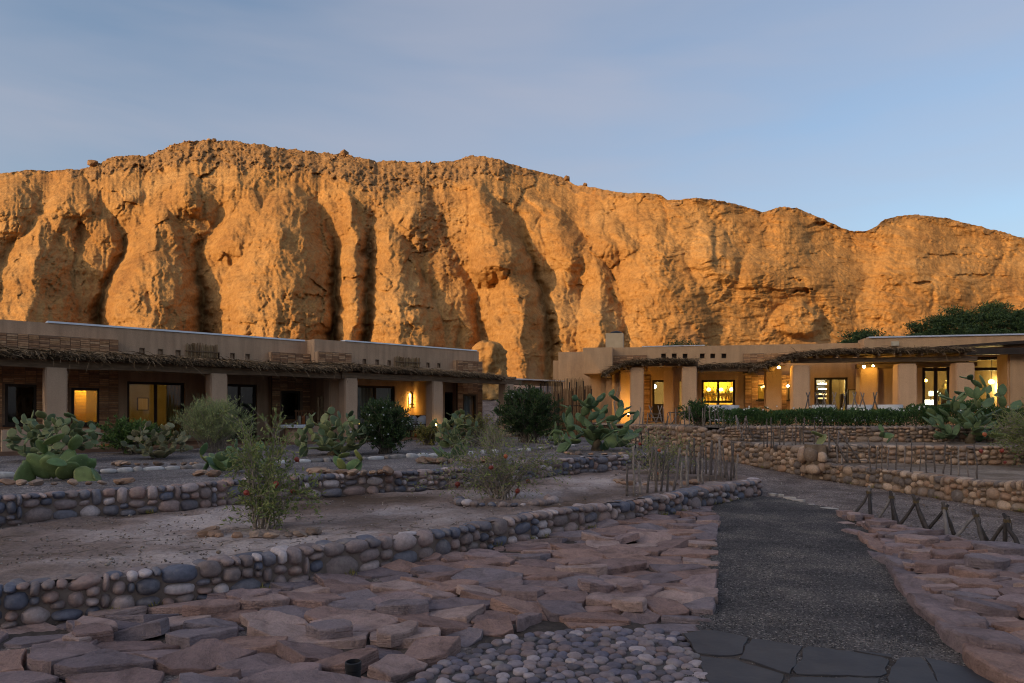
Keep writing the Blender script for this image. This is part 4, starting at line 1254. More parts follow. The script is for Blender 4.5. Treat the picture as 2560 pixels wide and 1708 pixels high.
# --- pale flat stones set flush as an edging across the path
ed = empty("path_edging", GP(2000, 1258)); tag(ed, "broken line of flat pale stones edging the gravel path beyond the wall end", "edging")
M_EDGE = simple_mat("pale_edging_stone", (0.52, 0.47, 0.43), (0.38, 0.33, 0.30), 12, 0.85, 0.2, 0, 0.3, 0.01)
for i, (u, v, w) in enumerate(((1932, 1239, .16), (1952, 1241, .14), (1975, 1248, .26), (1992, 1254, .34), (2072, 1276, .32), (2030, 1266, .12), (2108, 1286, .2), (2128, 1290, .16))):
    p = GP(u, v); ang = -0.5; n = 7
    cell = [(w * .5 * math.cos(6.283 * k / n) * rng.uniform(.8, 1.1), .07 * math.sin(6.283 * k / n) * rng.uniform(.8, 1.2)) for k in range(n)]
    cell = [(x * math.cos(ang) - y * math.sin(ang), x * math.sin(ang) + y * math.cos(ang)) for x, y in cell]
    me, _c = slab_mesh("edging_stone", cell, 0.022, 800 + i, M_EDGE, .006, 0, .008)
    o = bpy.data.objects.new("edging_stone", me); o.location = (p.x, p.y, .022); link(o, ed)
# ------------------------------------------------------------------ building materials
def stucco(name, c1, c2, streak=0.25):
    m, nt, b = new_mat(name, 0.95, 0.08)
    pos = _pos(nt)
    n = _noise(nt, pos, 1.1, 6, 0.62)
    c = _ramp(nt, n, [(0.3, c2), (0.7, c1)])
    stv = _noise(nt, _pos(nt, (3.2, 3.2, 0.35)), 1.6, 5, 0.6)         # rain streaks down the render
    c = _mix(nt, c, _ramp(nt, stv, [(0.3, (1 - streak,) * 3), (0.6, (1, 1, 1)), (0.8, (1.1, 1.1, 1.1))]), 0.9, 'MULTIPLY')
    f = _noise(nt, pos, 38, 5, 0.7)
    c = _mix(nt, c, _ramp(nt, f, [(0.3, (0.86, 0.86, 0.86)), (0.7, (1.08, 1.08, 1.08))]), 0.8, 'MULTIPLY')
    nt.links.new(c, b.inputs["Base Color"])
    _bump(nt, b, _math(nt, 'ADD', f, _math(nt, 'MULTIPLY', n, 2)), 0.5, 0.02)
    return m
M_STUC = stucco("mud_render", (0.57, 0.38, 0.25), (0.49, 0.32, 0.21))
M_STUC_R = stucco("mud_render_warm", (0.58, 0.375, 0.225), (0.50, 0.315, 0.185), 0.16)
M_STUC_C = stucco("column_render", (0.58, 0.395, 0.27), (0.51, 0.34, 0.23), 0.12)
M_STUC_CR = stucco("column_render_warm", (0.64, 0.41, 0.255), (0.57, 0.36, 0.22), 0.10)
PAL_BRICK = [(0.448, 0.236, 0.126), (0.364, 0.189, 0.102), (0.532, 0.297, 0.162), (0.294, 0.162, 0.096), (0.490, 0.270, 0.138), (0.406, 0.230, 0.132), (0.588, 0.351, 0.198)]
M_BRICK = rand_mat("clay_brick", PAL_BRICK, False, 12, 0.35, 0.92, 0.1, 0.4, 0.005)
M_BRICK_I = rand_mat("clay_brick_joined", PAL_BRICK, True, 12, 0.35, 0.92, 0.1, 0.4, 0.005)
M_BMORT = simple_mat("brick_mortar", (0.26, 0.17, 0.11), (0.19, 0.12, 0.08), 10)
M_WOOD = simple_mat("weathered_beam", (0.23, 0.15, 0.095), (0.12, 0.078, 0.05), 3.0, 0.85, 0.15, 0, 0.5, 0.01, (1, 1, 6))
M_DWOOD = simple_mat("dark_timber", (0.045, 0.03, 0.022), (0.022, 0.015, 0.012), 4, 0.6, 0.3)
M_METAL = simple_mat("zinc_flashing", (0.72, 0.74, 0.80), (0.60, 0.62, 0.70), 2, 0.35, 0.5, 0.6)
M_FLOOR = simple_mat("red_earth_floor", (0.26, 0.15, 0.09), (0.18, 0.10, 0.065), 3, 0.8, 0.2)
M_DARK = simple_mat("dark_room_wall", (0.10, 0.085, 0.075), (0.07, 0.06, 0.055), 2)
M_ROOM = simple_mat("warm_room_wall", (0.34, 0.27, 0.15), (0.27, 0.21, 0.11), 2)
M_CURTAIN = simple_mat("pale_curtain", (0.50, 0.52, 0.56), (0.36, 0.38, 0.42), 3, 0.9, .1, 0, 0, 0, (14, 14, .4))
M_GLASS = glass_mat("window_glass", (0.86, 0.88, 0.86), 0.03)
M_THATCH = rand_mat("thatch_straw", [(0.17, 0.11, 0.06), (0.11, 0.07, 0.04), (0.23, 0.155, 0.09), (0.07, 0.046, 0.028), (0.30, 0.21, 0.13), (0.13, 0.085, 0.05)], True, 9, 0.4, 0.95, 0.05, 0)
M_THATCHB = simple_mat("thatch_bed", (0.085, 0.056, 0.034), (0.045, 0.03, 0.019), 12, 0.98, 0.03, 0, 0.8, 0.04)
M_REED = rand_mat("reed", [(0.32, 0.20, 0.10), (0.24, 0.15, 0.08), (0.38, 0.26, 0.14), (0.19, 0.12, 0.065), (0.34, 0.24, 0.14)], True, 12, 0.35, 0.95, 0.05, 0)
WARM = (1.0, 0.55, 0.07)
M_LAMP = emit_mat("lamp_glow", (1.0, 0.66, 0.16), 40.0)
M_LAMP_S = emit_mat("lamp_glow_soft", (1.0, 0.66, 0.16), 10.0)
M_LAMP_W = emit_mat("lamp_glow_white", (1.0, 0.92, 0.70), 7.0)
M_WHITE = simple_mat("white_cloth", (0.72, 0.72, 0.74), (0.60, 0.60, 0.63), 6, 0.9, .1)
M_BLACK = simple_mat("black_metal", (0.022, 0.022, 0.024), (0.014, 0.014, 0.016), 8, 0.5, .35)

def brick_face(root, fr, s0, s1, w, z0, z1, r, bw=0.24, bh=0.052, parts_left=None, weave=True, holes=()):
    """veneer of thin clay bricks laid in little stacks; returns bricks as parts while the budget lasts, the rest joined"""
    mb = MB(); fr.box(mb, s0, s1, w - 0.10, w, z0, z1) if not holes else fr.wall(mb, s0, s1, w, 0.10, z0, z1, holes)
    mb.build("brick_backing", M_BMORT, root)
    J = MB(); n = 0
    ncol = max(1, round((s1 - s0) / bw)); cw = (s1 - s0) / ncol
    me = brick_face.meshes
    for i in range(ncol):
        z = z0 + r.uniform(0, bh * 0.7)
        k = 0
        while z < z1 - bh * 0.6:
            h = bh * r.uniform(0.85, 1.2); h = min(h, z1 - z)
            a, b_ = s0 + i * cw + 0.008, s0 + (i + 1) * cw - 0.008
            c = (a + b_) / 2; zz = z + h / 2
            d = r.uniform(0.008, 0.026)
            if not any(hh[0] - .06 < c < hh[1] + .06 and hh[2] - .02 < zz < hh[3] + .02 for hh in holes):
                if parts_left and parts_left[0] > 0:
                    parts_left[0] -= 1
                    o = bpy.data.objects.new("brick", me[r.randrange(len(me))])
                    o.location = fr.p(c, w, zz); o.scale = ((b_ - a), d * 2, h - 0.011); o.rotation_euler = (0, r.uniform(-.012, .012), fr.ang)
                    link(o, root)
                else:
                    fr.box(J, a, b_, w - 0.02, w + d, z + 0.0055, z + h - 0.0055)
            z += h; k += 1
    if J.v:
        o = J.build("bricks", M_BRICK_I, root); tag(o, kind="stuff")
def _bm_():
    out = []
    for sd in range(4):
        r = random.Random(sd); mb = MB()
        q = lambda: r.uniform(-.02, .02)
        mb.hexa([(x * .5 + q(), y * .5, z * .5 + q()) for (x, y, z) in ((-1, -1, -1), (1, -1, -1), (1, 1, -1), (-1, 1, -1), (-1, -1, 1), (1, -1, 1), (1, 1, 1), (-1, 1, 1))])
        out.append(mk_mesh("brick", mb.v, mb.f, M_BRICK))
    return out
brick_face.meshes = _bm_()

def column(fr, s, w, wd, z0, z1, mat, name="column", parent=None, r=None, taper=0.0):
    """hand-rendered square column, softly rounded"""
    bm = bmesh.new()
    bmesh.ops.create_cube(bm, size=1.0)
    bmesh.ops.bevel(bm, geom=[e for e in bm.edges if abs(e.verts[0].co.z - e.verts[1].co.z) > .5], offset=0.06, segments=2, affect='EDGES')
    bmesh.ops.subdivide_edges(bm, edges=[e for e in bm.edges if abs(e.verts[0].co.z - e.verts[1].co.z) > .5], cuts=10)
    bmesh.ops.bevel(bm, geom=[e for e in bm.edges if min(e.verts[0].co.z, e.verts[1].co.z) > .49 and len(e.link_faces) == 2 and any(abs(f.normal.z) < .5 for f in e.link_faces)], offset=0.03, segments=2, affect='EDGES')
    c = fr.p(s, w, 0); off = Vector((c.x * 3.1, c.y * 2.7, 0)); ca, sa = math.cos(fr.ang), math.sin(fr.ang)
    for v in bm.verts:
        t = v.co.z + .5
        k = 1 + taper * (1 - t) + 0.02 * mnoise.noise(Vector((v.co.x, v.co.y, t * 3)) + off) + 0.025 * mnoise.noise(Vector((v.co.x * 4, v.co.y * 4, t * 8)) + off)
        x, y = v.co.x * wd * k, v.co.y * wd * k
        v.co = Vector((c.x + x * ca - y * sa, c.y + x * sa + y * ca, z0 + t * (z1 - z0)))
    me = bpy.data.meshes.new(name); bm.to_mesh(me); bm.free(); me.materials.append(mat); set_smooth(me); me.set_sharp_from_angle(angle=0.42)
    return add_obj(name, me, parent)

def straw(fr, pts, r, n, lens, spread, rad=0.011):
    """pts: list of (s, w, z, dirs, dirw, dirz) base choices -> thin flat straws"""
    V, Q = [], []
    for _ in range(n):
        s, w, z, ds, dw, dz = pts(r)
        l = r.uniform(*lens)
        d = Vector((ds + r.gauss(0, spread), dw + r.gauss(0, spread * .5), dz + r.gauss(0, spread * .5))).normalized() * l
        q = rad * r.uniform(.6, 1.5)
        b = len(V)
        for (t, k, sag) in ((0, 1, 0), (.55, 1, -.02 * l), (1, .35, -.16 * l)):
            p = fr.p(s + d.x * t, w + d.y * t, z + d.z * t + sag)
            e = fr.p(s + d.x * t + q * k * abs(d.y) / l + .2 * q, w + d.y * t - q * k * d.x / l, z + d.z * t + sag + q * k * .8)
            V += [tuple(p), tuple(e)]
        Q += [(b, b + 1, b + 3, b + 2), (b + 2, b + 3, b + 5, b + 4)]
    return V, Q

def thatch_roof(root, fr, prof, w0, w1, rise, th, r, dens=240, hang=0.16):
    """prof: [(s, z of the top front edge)] ; w0 front edge, w1 back edge. root > thatch_bed, straw"""
    # bed with a lumpy top
    N = 70; ss = np.linspace(prof[0][0], prof[-1][0], N); zz = np.interp(ss, [p[0] for p in prof], [p[1] for p in prof])
    k = 9; ws = np.linspace(w0, w1, k); vs = []
    for j in range(k):
        for i in range(N):
            zt = zz[i] + rise * j / (k - 1) + 0.035 * mnoise.noise(Vector((ss[i] * 2.2, ws[j] * 2.2, 1))) + .02 * mnoise.noise(Vector((ss[i] * 7, ws[j] * 6, 2)))
            if j == 0: zt -= 0.04
            vs.append(fr.p(ss[i], ws[j] + (0.05 * mnoise.noise(Vector((ss[i] * 5, 0, 4))) if j == 0 else 0), zt))
    nb = len(vs)
    for j in (0, k - 1):
        for i in range(N):
            vs.append(fr.p(ss[i], ws[j] - (0.06 if j == 0 else 0), zz[i] + rise * j / (k - 1) - th))
    fs = [(j * N + i, j * N + i + 1, (j + 1) * N + i + 1, (j + 1) * N + i) for j in range(k - 1) for i in range(N - 1)]
    for i in range(N - 1):
        fs.append((nb + i, nb + i + 1, i + 1, i)); fs.append((nb + N + i + 1, nb + N + i, nb + i, nb + i + 1)[::1])
        fs.append(((k - 1) * N + i, (k - 1) * N + i + 1, nb + N + i + 1, nb + N + i))
    fs.append(tuple([j * N for j in range(k)] + [nb + N, nb])); fs.append(tuple([nb + N - 1, nb + 2 * N - 1] + [j * N + N - 1 for j in range(k - 1, -1, -1)]))
    o = add_obj("thatch_bed", mk_mesh("thatch_bed", vs, fs, M_THATCHB, True), root)
    length = abs(prof[-1][0] - prof[0][0])
    zi = lambda s: float(np.interp(s, ss, zz))
    def front(rr):
        s = rr.uniform(prof[0][0], prof[-1][0]); clump = 0.5 + 0.5 * mnoise.noise(Vector((s * 3, 0, 9)))
        t = rr.random() ** 1.5
        return (s, w0 - t * 0.5, zi(s) + rise * t * 0.5 / abs(w1 - w0) + rr.uniform(-th * .8, 0.05) * (1 if t < .25 else .15) + 0.02, rr.gauss(0, .35), 1.0, 0.05 - hang * clump * 1.6)
    V, Q = straw(fr, front, r, int(length * dens), (0.14, 0.40), 0.42)
    def along(rr):
        s = rr.uniform(prof[0][0], prof[-1][0]); t = rr.random()
        return (s, w0 - t * abs(w1 - w0) * .9, zi(s) + rise * t * .9 + 0.035, rr.choice((-1, 1)), rr.gauss(0, .5), rr.gauss(0.05, .12))
    V2, Q2 = straw(fr, along, r, int(length * dens * .45), (0.2, 0.6), 0.25)
    b = len(V); V += V2; Q += [tuple(i + b for i in q) for q in Q2]
    def stray(rr):
        s = rr.uniform(prof[0][0], prof[-1][0]); return (s, w0 - .05, zi(s) - .02, rr.gauss(0, .8), .8, rr.uniform(-1.2, .1))
    V3, Q3 = straw(fr, stray, r, int(length * 5), (0.35, 0.75), 0.3, .007)
    b = len(V); V += V3; Q += [tuple(i + b for i in q) for q in Q3]
    o = add_obj("straw", fast_mesh("straw", np.array(V), np.array(Q), M_THATCH), root); tag(o, kind="stuff")

def window(root, fr, s0, s1, z0, z1, w, bars=0, frame=M_DWOOD, fw=0.07, sill=True, name="window"):
    """frame and pane set into a wall opening (w = wall front)"""
    mb = MB()
    fr.box(mb, s0, s0 + fw, w - .10, w - .02, z0, z1); fr.box(mb, s1 - fw, s1, w - .10, w - .02, z0, z1)
    fr.box(mb, s0 + fw, s1 - fw, w - .10, w - .02, z1 - fw, z1); fr.box(mb, s0 + fw, s1 - fw, w - .10, w - .02, z0, z0 + fw)
    for k in range(bars):
        c = s0 + (s1 - s0) * (k + 1) / (bars + 1); fr.box(mb, c - fw * .5, c + fw * .5, w - .095, w - .025, z0 + fw, z1 - fw)
    f = mb.build(name, frame, root)
    mb = MB(); fr.box(mb, s0 + fw * .6, s1 - fw * .6, w - .062, w - .054, z0 + fw * .6, z1 - fw * .6)
    g = mb.build("pane", M_GLASS, None); g.parent = f
    if sill:
        mb = MB(); fr.box(mb, s0 - .05, s1 + .05, w - .03, w + .05, z0 - .05, z0 - .003); sl = mb.build("sill", frame, None); sl.parent = f
    return f

def room(root, fr, s0, s1, z0, z1, wf, depth, mat, name="room", floor=None):
    """interior box behind an opening, open to the front"""
    mb = MB(); P = fr.p; b = wf - depth
    mb.add([P(s0, b, z0), P(s1, b, z0), P(s1, b, z1), P(s0, b, z1)], [(0, 1, 2, 3)])
    mb.add([P(s0, b, z0), P(s0, b, z1), P(s0, wf, z1), P(s0, wf, z0)], [(0, 1, 2, 3)])
    mb.add([P(s1, wf, z0), P(s1, wf, z1), P(s1, b, z1), P(s1, b, z0)], [(0, 1, 2, 3)])
    mb.add([P(s0, b, z1), P(s1, b, z1), P(s1, wf, z1), P(s0, wf, z1)], [(0, 1, 2, 3)])
    o = mb.build(name, mat, root)
    mb = MB(); mb.add([P(s0, b, z0), P(s1, b, z0), P(s1, wf, z0), P(s0, wf, z0)], [(0, 1, 2, 3)])
    mb.build("room_floor", floor or M_FLOOR, root)
    return o

def curtain(root, fr, s0, s1, z0, z1, w, mat=None, waves=9, name="curtain"):
    vs, fs, n = [], [], waves * 8
    for j in range(5):
        for i in range(n + 1):
            t = i / n
            vs.append(fr.p(s0 + (s1 - s0) * t, w + .05 * math.sin(t * waves * 6.283 + .4 * j) * (1 + .3 * math.sin(t * 11)), z0 + (z1 - z0) * j / 4))
    for j in range(4):
        for i in range(n): fs.append((j * (n + 1) + i, j * (n + 1) + i + 1, (j + 1) * (n + 1) + i + 1, (j + 1) * (n + 1) + i))
    return add_obj(name, mk_mesh(name, vs, fs, mat or M_CURTAIN, True), root)

def reed_panel(root, fr, s0, s1, z0, z1, w, r, name="reed_screen", step=0.035):
    J = MB(); s = s0
    while s < s1:
        q = r.uniform(.010, .020); top = z1 + r.gauss(0, .03)
        a = fr.p(s, w + r.uniform(-.015, .02), z0 + r.gauss(0, .015)); b_ = fr.p(s + r.gauss(0, .02), w + r.uniform(-.015, .02), top)
        J.tube([a, b_], q, 5); s += step * r.uniform(.6, 1.1)
    o = J.build(name, M_REED, root)
    mb = MB()
    for t in (.2, .62): fr.box(mb, s0 - .03, s1 + .03, w + .02, w + .045, z0 + (z1 - z0) * t, z0 + (z1 - z0) * t + .03)
    m2 = mb.build("batten", M_WOOD, None); m2.parent = o
    return o

# ------------------------------------------------------------------ left building (guest rooms), runs back from the left edge
LF = Frame(-5.36, 22.3, 0.743, 0.669)
FZ = 0.775                                       # veranda floor
ZB = 2.78                                        # underside of the beam
ZP = 4.22                                        # parapet
WA, WB = -2.8, -2.2                              # wall planes of the two units
r = random.Random(51)
lb = empty("guest_building", LF.p(-6, -2.5, FZ))
tag(lb, "long low mud-rendered building at left with a thatched veranda and brick panels", "building")
sS = lambda u, w=WA: LF.s(u, w)
sJ = sS(786, WB)                                  # the step between the units
sL, sR = sS(-180, WA), sS(1197, WB)
# veranda floor
mb = MB(); LF.box(mb, sL, LF.s(1290, 0.35), WA - .05, 0.45, 0.5, FZ); mb.build("veranda_floor", M_FLOOR, lb)
zt_d = 2.62
d1 = (sS(318), sS(462), FZ + .02, zt_d); d2 = (sS(560), sS(642), FZ + .02, zt_d)
holes_a = [(c - .075, c + .075, z - .10, z + .10) for c, z in [(sS(u), 3.55) for u in (355, 401, 445, 543, 581, 619)]]
w0a = sS
WIN_A = [(sS(12, WA + .3) - .15, sS(92, WA + .3) + .15, 1.2, 2.6), (sS(178, WA + .3) - .15, sS(250, WA + .3) + .15, 1.2, 2.6), (sS(703, WA + .3) - .1, sS(750, WA + .3) + .1, 1.4, 2.5)]
WIN_B = [(LF.s(1158, WB + .3) - .1, LF.s(1190, WB + .3) + .1, 1.25, 2.5)]
mb = MB(); LF.wall(mb, sL, sJ + .02, WA, .3, 0.5, ZP - .02, [d1, d2] + holes_a + WIN_A); mb.build("wall", M_STUC, lb)
d3 = (LF.s(893, WB), LF.s(988, WB), FZ + .02, 2.68); w4 = (LF.s(1112, WB), LF.s(1135, WB), FZ + .3, 2.5)
holes_b = [(c - .075, c + .075, z - .10, z + .10) for c, z in [(LF.s(u, WB), 3.56) for u in (911, 943, 973, 1070, 1097)]]
mb = MB(); LF.wall(mb, sJ, sR, WB, .3, 0.5, ZP + .03, [d3, w4] + holes_b + WIN_B); LF.box(mb, sJ, sJ + .3, WA - 1.0, WB - .301, 0.5, ZP + .03); LF.box(mb, sR - .3, sR, WB - 6, WB - .301, 0.5, ZP + .03)
mb.build("wall", M_STUC, lb)
# small vent niches: dark back and a timber frame
for (a, b_, z0, z1), w in [(h, WA) for h in holes_a] + [(h, WB) for h in holes_b]:
    mb = MB(); LF.box(mb, a - .02, b_ + .02, w - .26, w - .07, z0 - .02, z1 + .02); o = mb.build("vent_niche", M_STUC, lb)
    mb = MB(); LF.box(mb, a, a + .022, w - .1, w + .008, z0, z1); LF.box(mb, b_ - .022, b_, w - .1, w + .008, z0, z1); LF.box(mb, a + .022, b_ - .022, w - .1, w + .008, z1 - .022, z1)
    f = mb.build("vent_frame", M_WOOD, None); f.parent = o
# roofs and flashings
mb = MB(); LF.box(mb, sL, sJ, WA - 6, WA - .301, ZP - .35, ZP - .25); LF.box(mb, sJ + .3, sR - .3, WB - 6, WB - .301, ZP - .35, ZP - .25); mb.build("roof_slab", M_STUC, lb)
mb = MB(); LF.box(mb, sS(118), sS(762), WA - .32, WA + .03, ZP - .018, ZP + .035); mb.build("flashing", M_METAL, lb)
mb = MB(); LF.box(mb, LF.s(862, WB), LF.s(1192, WB), WB - .32, WB + .03, ZP + .032, ZP + .08); mb.build("flashing", M_METAL, lb)
# brick bays (they project and rise above the thatch)
budget = [292]
BAY = [(sL, sS(296, WA + .3), WA + .3, 3.82), (sS(680, WA + .3), sS(775, WA + .3), WA + .3, 3.74), (LF.s(797, WB + .3), LF.s(879, WB + .3), WB + .3, 3.80), (LF.s(1144, WB + .3), LF.s(1206, WB + .3), WB + .3, 3.80)]
wins = {0: [(sS(12, WA + .3), sS(92, WA + .3), 1.35, 2.45), (sS(178, WA + .3), sS(250, WA + .3), 1.33, 2.38)], 1: [(sS(703, WA + .3), sS(750, WA + .3), 1.5, 2.42)], 2: [], 3: [(LF.s(1158, WB + .3), LF.s(1190, WB + .3), 1.35, 2.42)]}
for i, (a, b_, w, zt) in enumerate(BAY):
    base = WA if i < 2 else WB
    mb = MB(); LF.wall(mb, a, b_, w - .10, .2 - .002, 0.5, zt, wins[i]); mb.build("bay_wall", M_STUC, lb)
    # upper bricks as parts
    ua = a if i else sS(-12, w)
    brick_face(lb, LF, ua, b_, w, 2.95, zt, r, .25, .056, budget)
    brick_face(lb, LF, a, b_, w, FZ + .35, 2.949, r, .25, .056, None, True, wins[i])
    mb = MB(); LF.box(mb, a, b_, w - .1, w + .015, 0.5, FZ + .349); mb.build("plinth", M_STUC, lb)
    for h in wins[i]:
        window(lb, LF, *h[:2], h[2], h[3], w + .01)
LITW = wins[0][1]
# rooms behind
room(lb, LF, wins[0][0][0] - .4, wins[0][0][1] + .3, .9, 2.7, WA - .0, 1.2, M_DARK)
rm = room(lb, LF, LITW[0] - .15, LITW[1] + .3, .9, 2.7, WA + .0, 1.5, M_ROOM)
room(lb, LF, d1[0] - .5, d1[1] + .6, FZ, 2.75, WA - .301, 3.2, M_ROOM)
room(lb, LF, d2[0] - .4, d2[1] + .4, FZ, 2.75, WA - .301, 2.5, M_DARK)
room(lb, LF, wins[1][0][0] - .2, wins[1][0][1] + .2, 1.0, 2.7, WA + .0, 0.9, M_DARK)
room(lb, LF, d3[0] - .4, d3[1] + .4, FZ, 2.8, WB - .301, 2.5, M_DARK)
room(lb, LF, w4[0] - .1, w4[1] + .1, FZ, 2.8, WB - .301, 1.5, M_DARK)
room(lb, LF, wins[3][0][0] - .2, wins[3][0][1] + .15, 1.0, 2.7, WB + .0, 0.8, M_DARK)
for (d, w, nb_) in ((d1, WA, 1), (d2, WA, 1), (d3, WB, 1)):
    window(lb, LF, d[0], d[1], d[2], d[3], w - .08, nb_, M_DWOOD, .08, False, "glass_door")
window(lb, LF, w4[0], w4[1], w4[2], w4[3], WB - .08, 0, M_DWOOD, .05, False)
curtain(lb, LF, d3[0] + .05, d3[0] + .95, FZ + .05, 2.62, WB - .45, None, 6)
curtain(lb, LF, d3[0] + 1.05, d3[1] - .05, FZ + .05, 2.62, WB - .45, None, 9)
curtain(lb, LF, wins[3][0][0], wins[3][0][1], 1.36, 2.42, WB + .05, None, 4)
M_AMBER = simple_mat("amber_curtain", (0.62, 0.47, 0.20), (0.46, 0.33, 0.12), 3, .9, .1, 0, 0, 0, (14, 14, .4))
curtain(lb, LF, d1[1] - .42, d1[1] + .1, FZ + .05, 2.62, WA - .5, M_AMBER, 5)
# slatted blind in the lit window
mb = MB()
for k in range(24):
    z = 1.36 + k * .042; LF.box(mb, LITW[0] + .22, LITW[1] - .20, WA - .55, WA - .53, z, z + .026)
mb.build("slat_blind", simple_mat("blind_slat", (0.42, 0.30, 0.13), (0.33, 0.22, 0.09), 4), lb)
point_light("room_light", LF.p((LITW[0] + LITW[1]) / 2 + .1, WA - .25, 2.5), 22.0, (1.0, .55, .06), .08, lb)
point_light("room_light", LF.p(d1[1] - .15, WA - 1.2, 2.2), 11.0, (1.0, .60, .10), .08, lb)
# desk with table lamp, picture in the lit room (seen through the glass door)
s0 = sS(447)
tl = empty("table_lamp", LF.p(s0, WA - .85, 1.22)); tag(tl, "white table lamp glowing on the desk behind the glass door", "lamp")
mb = MB(); mb.lathe(LF.p(s0, WA - .85, 1.22), [(.06, 0), (.05, .02), (.015, .04), (.015, .16)], 10); mb.build("lamp_base", M_DWOOD, tl)
mb = MB(); mb.lathe(LF.p(s0, WA - .85, 1.36), [(.11, 0), (.055, .20)], 14); mb.build("lamp_shade", M_LAMP_W, tl)
dk = empty("desk", LF.p(s0 - .5, WA - .9, FZ)); tag(dk, "small pale desk under the table lamp in the left room", "desk")
mb = MB(); LF.box(mb, s0 - 1.0, s0 + .2, WA - 1.15, WA - .6, 1.05, 1.215); mb.build("desk_top", M_WHITE, dk)
for ds in (-.95, .12):
    for dw in (-1.1, -.68):
        mb = MB(); LF.box(mb, s0 + ds, s0 + ds + .05, WA + dw, WA + dw + .05, FZ, 1.049); mb.build("leg", M_DWOOD, dk)
pc = empty("picture", LF.p(sS(353), WA - 3.3, 1.9)); tag(pc, "small pale framed picture on the lit room's back wall", "picture")
mb = MB(); LF.box(mb, sS(358, WA - 3.4) - .18, sS(358, WA - 3.4) + .18, WA - 3.48, WA - 3.45, 1.75, 2.2); mb.build("frame", M_DWOOD, pc)
mb = MB(); LF.box(mb, sS(358, WA - 3.4) - .15, sS(358, WA - 3.4) + .15, WA - 3.449, WA - 3.44, 1.78, 2.17); mb.build("print", M_AMBER, pc)
# columns and side partitions
for u, w in ((137, 0), (541, 0), (870, 0), (1086, 0), (1266, 0)):
    column(LF, LF.s(u, w), w, .46, 0.5, ZB + .01, M_STUC_C, "column", lb)
column(LF, LF.s(832, -.9), -.9, .46, 0.5, ZB + .01, M_STUC, "column", lb)
for (a, b_, w0, w1) in ((LF.s(775, WA + .3), .28, WA + .31, -1.35), (LF.s(1070, -1.2), .25, WB + .002, -1.2), (LF.s(510, WA + .05), .3, WA + .002, -1.5)):
    mb = MB(); LF.box(mb, a, a + b_, w0, w1, 0.5, 2.9); mb.build("partition", M_STUC, lb)
# low patio walls
mb = MB(); LF.box(mb, LF.s(4, .35), LF.s(250, .35), .2, .42, 0.5, 1.28); mb.build("patio_wall", M_STUC_C, lb)
mb = MB(); LF.box(mb, LF.s(762, -.6), LF.s(800, -.6), -.75, -.45, FZ, 1.25); mb.build("patio_wall", M_STUC_C, lb)
# beams, rafters, thatch
tr = empty("veranda_roof", LF.p(-6, -1, ZB)); tag(tr, "straw-thatched veranda roof along the left building", "roof")
zf = 3.06
for (ua, ub, w) in ((-150, 850, 0), (850, 1300, .06)):
    mb = MB(); a, b_ = LF.s(ua, w), LF.s(ub, w); n = 14; vs = []
    for i in range(n + 1):
        s = a + (b_ - a) * i / n; z = ZB + .012 * math.sin(i * 1.3)
        vs += [LF.p(s, w + .13, z), LF.p(s, w - .13, z), LF.p(s, w - .13, z + .19), LF.p(s, w + .13, z + .19)]
    fs = [(i * 4 + k, i * 4 + (k + 1) % 4, i * 4 + 4 + (k + 1) % 4, i * 4 + 4 + k) for i in range(n) for k in range(4)] + [(3, 2, 1, 0), (n * 4, n * 4 + 1, n * 4 + 2, n * 4 + 3)]
    mb.add(vs, fs); mb.build("beam", M_WOOD, tr)
s = LF.s(-150, 0)
while s < LF.s(1300, 0):
    w_in = WA + .3 if s < sJ else WB + .02
    mb = MB(); mb.tube([LF.p(s, .36, ZB + .245), LF.p(s, w_in, ZB + .33)], .052, 7); mb.build("rafter", M_WOOD, tr)
    s += .62 + rng.uniform(-.06, .06)
profL = [(LF.s(-170, .35), 3.09), (LF.s(300, .35), 3.10), (LF.s(640, .35), 3.09), (LF.s(835, .35), 3.05), (LF.s(868, .35), 3.16), (LF.s(1000, .35), 3.15), (LF.s(1180, .35), 3.10), (LF.s(1262, .35), 3.04)]
thatch_roof(tr, LF, profL, .36, WA + .02, .30, .12, random.Random(52), 260)
# plain pergola roof running on behind the last column
pg = empty("pergola", LF.p(LF.s(1340, -.6), -.6, FZ)); tag(pg, "small open timber pergola between the two buildings", "pergola")
a, b_ = LF.s(1262, -.4), LF.s(1400, -.4)
mb = MB(); LF.box(mb, a, b_, -.5, -.3, ZB + .02, ZB + .20); mb.build("beam", M_WOOD, pg)
mb = MB(); LF.box(mb, a, b_, -2.2, -.1, ZB + .22, ZB + .27); mb.build("roof_sheet", M_METAL, pg)
mb = MB(); mb.tube([LF.p(LF.s(1324, -.4), -.4, .5), LF.p(LF.s(1324, -.4), -.4, ZB + .02)], .06, 8); mb.build("post", M_WOOD, pg)
for k in range(6):
    s = a + (b_ - a) * k / 5; mb = MB(); LF.box(mb, s - .04, s + .04, -2.1, -.15, ZB + .20, ZB + .218); mb.build("rafter", M_WOOD, pg)
# wall screens of reeds
reed_panel(lb, LF, LF.s(464, WA), LF.s(541, WA), 3.22, 3.86, WA + .06, r)
reed_panel(lb, LF, LF.s(986, WB), LF.s(1047, WB), 3.28, 3.80, WB + .06, r)
reed_panel(lb, LF, LF.s(492, -1.45), LF.s(507, -1.45), 1.2, 2.25, -1.44, r)
reed_panel(lb, LF, LF.s(794, -1.3), LF.s(806, -1.3), 1.2, 2.2, -1.28, r)
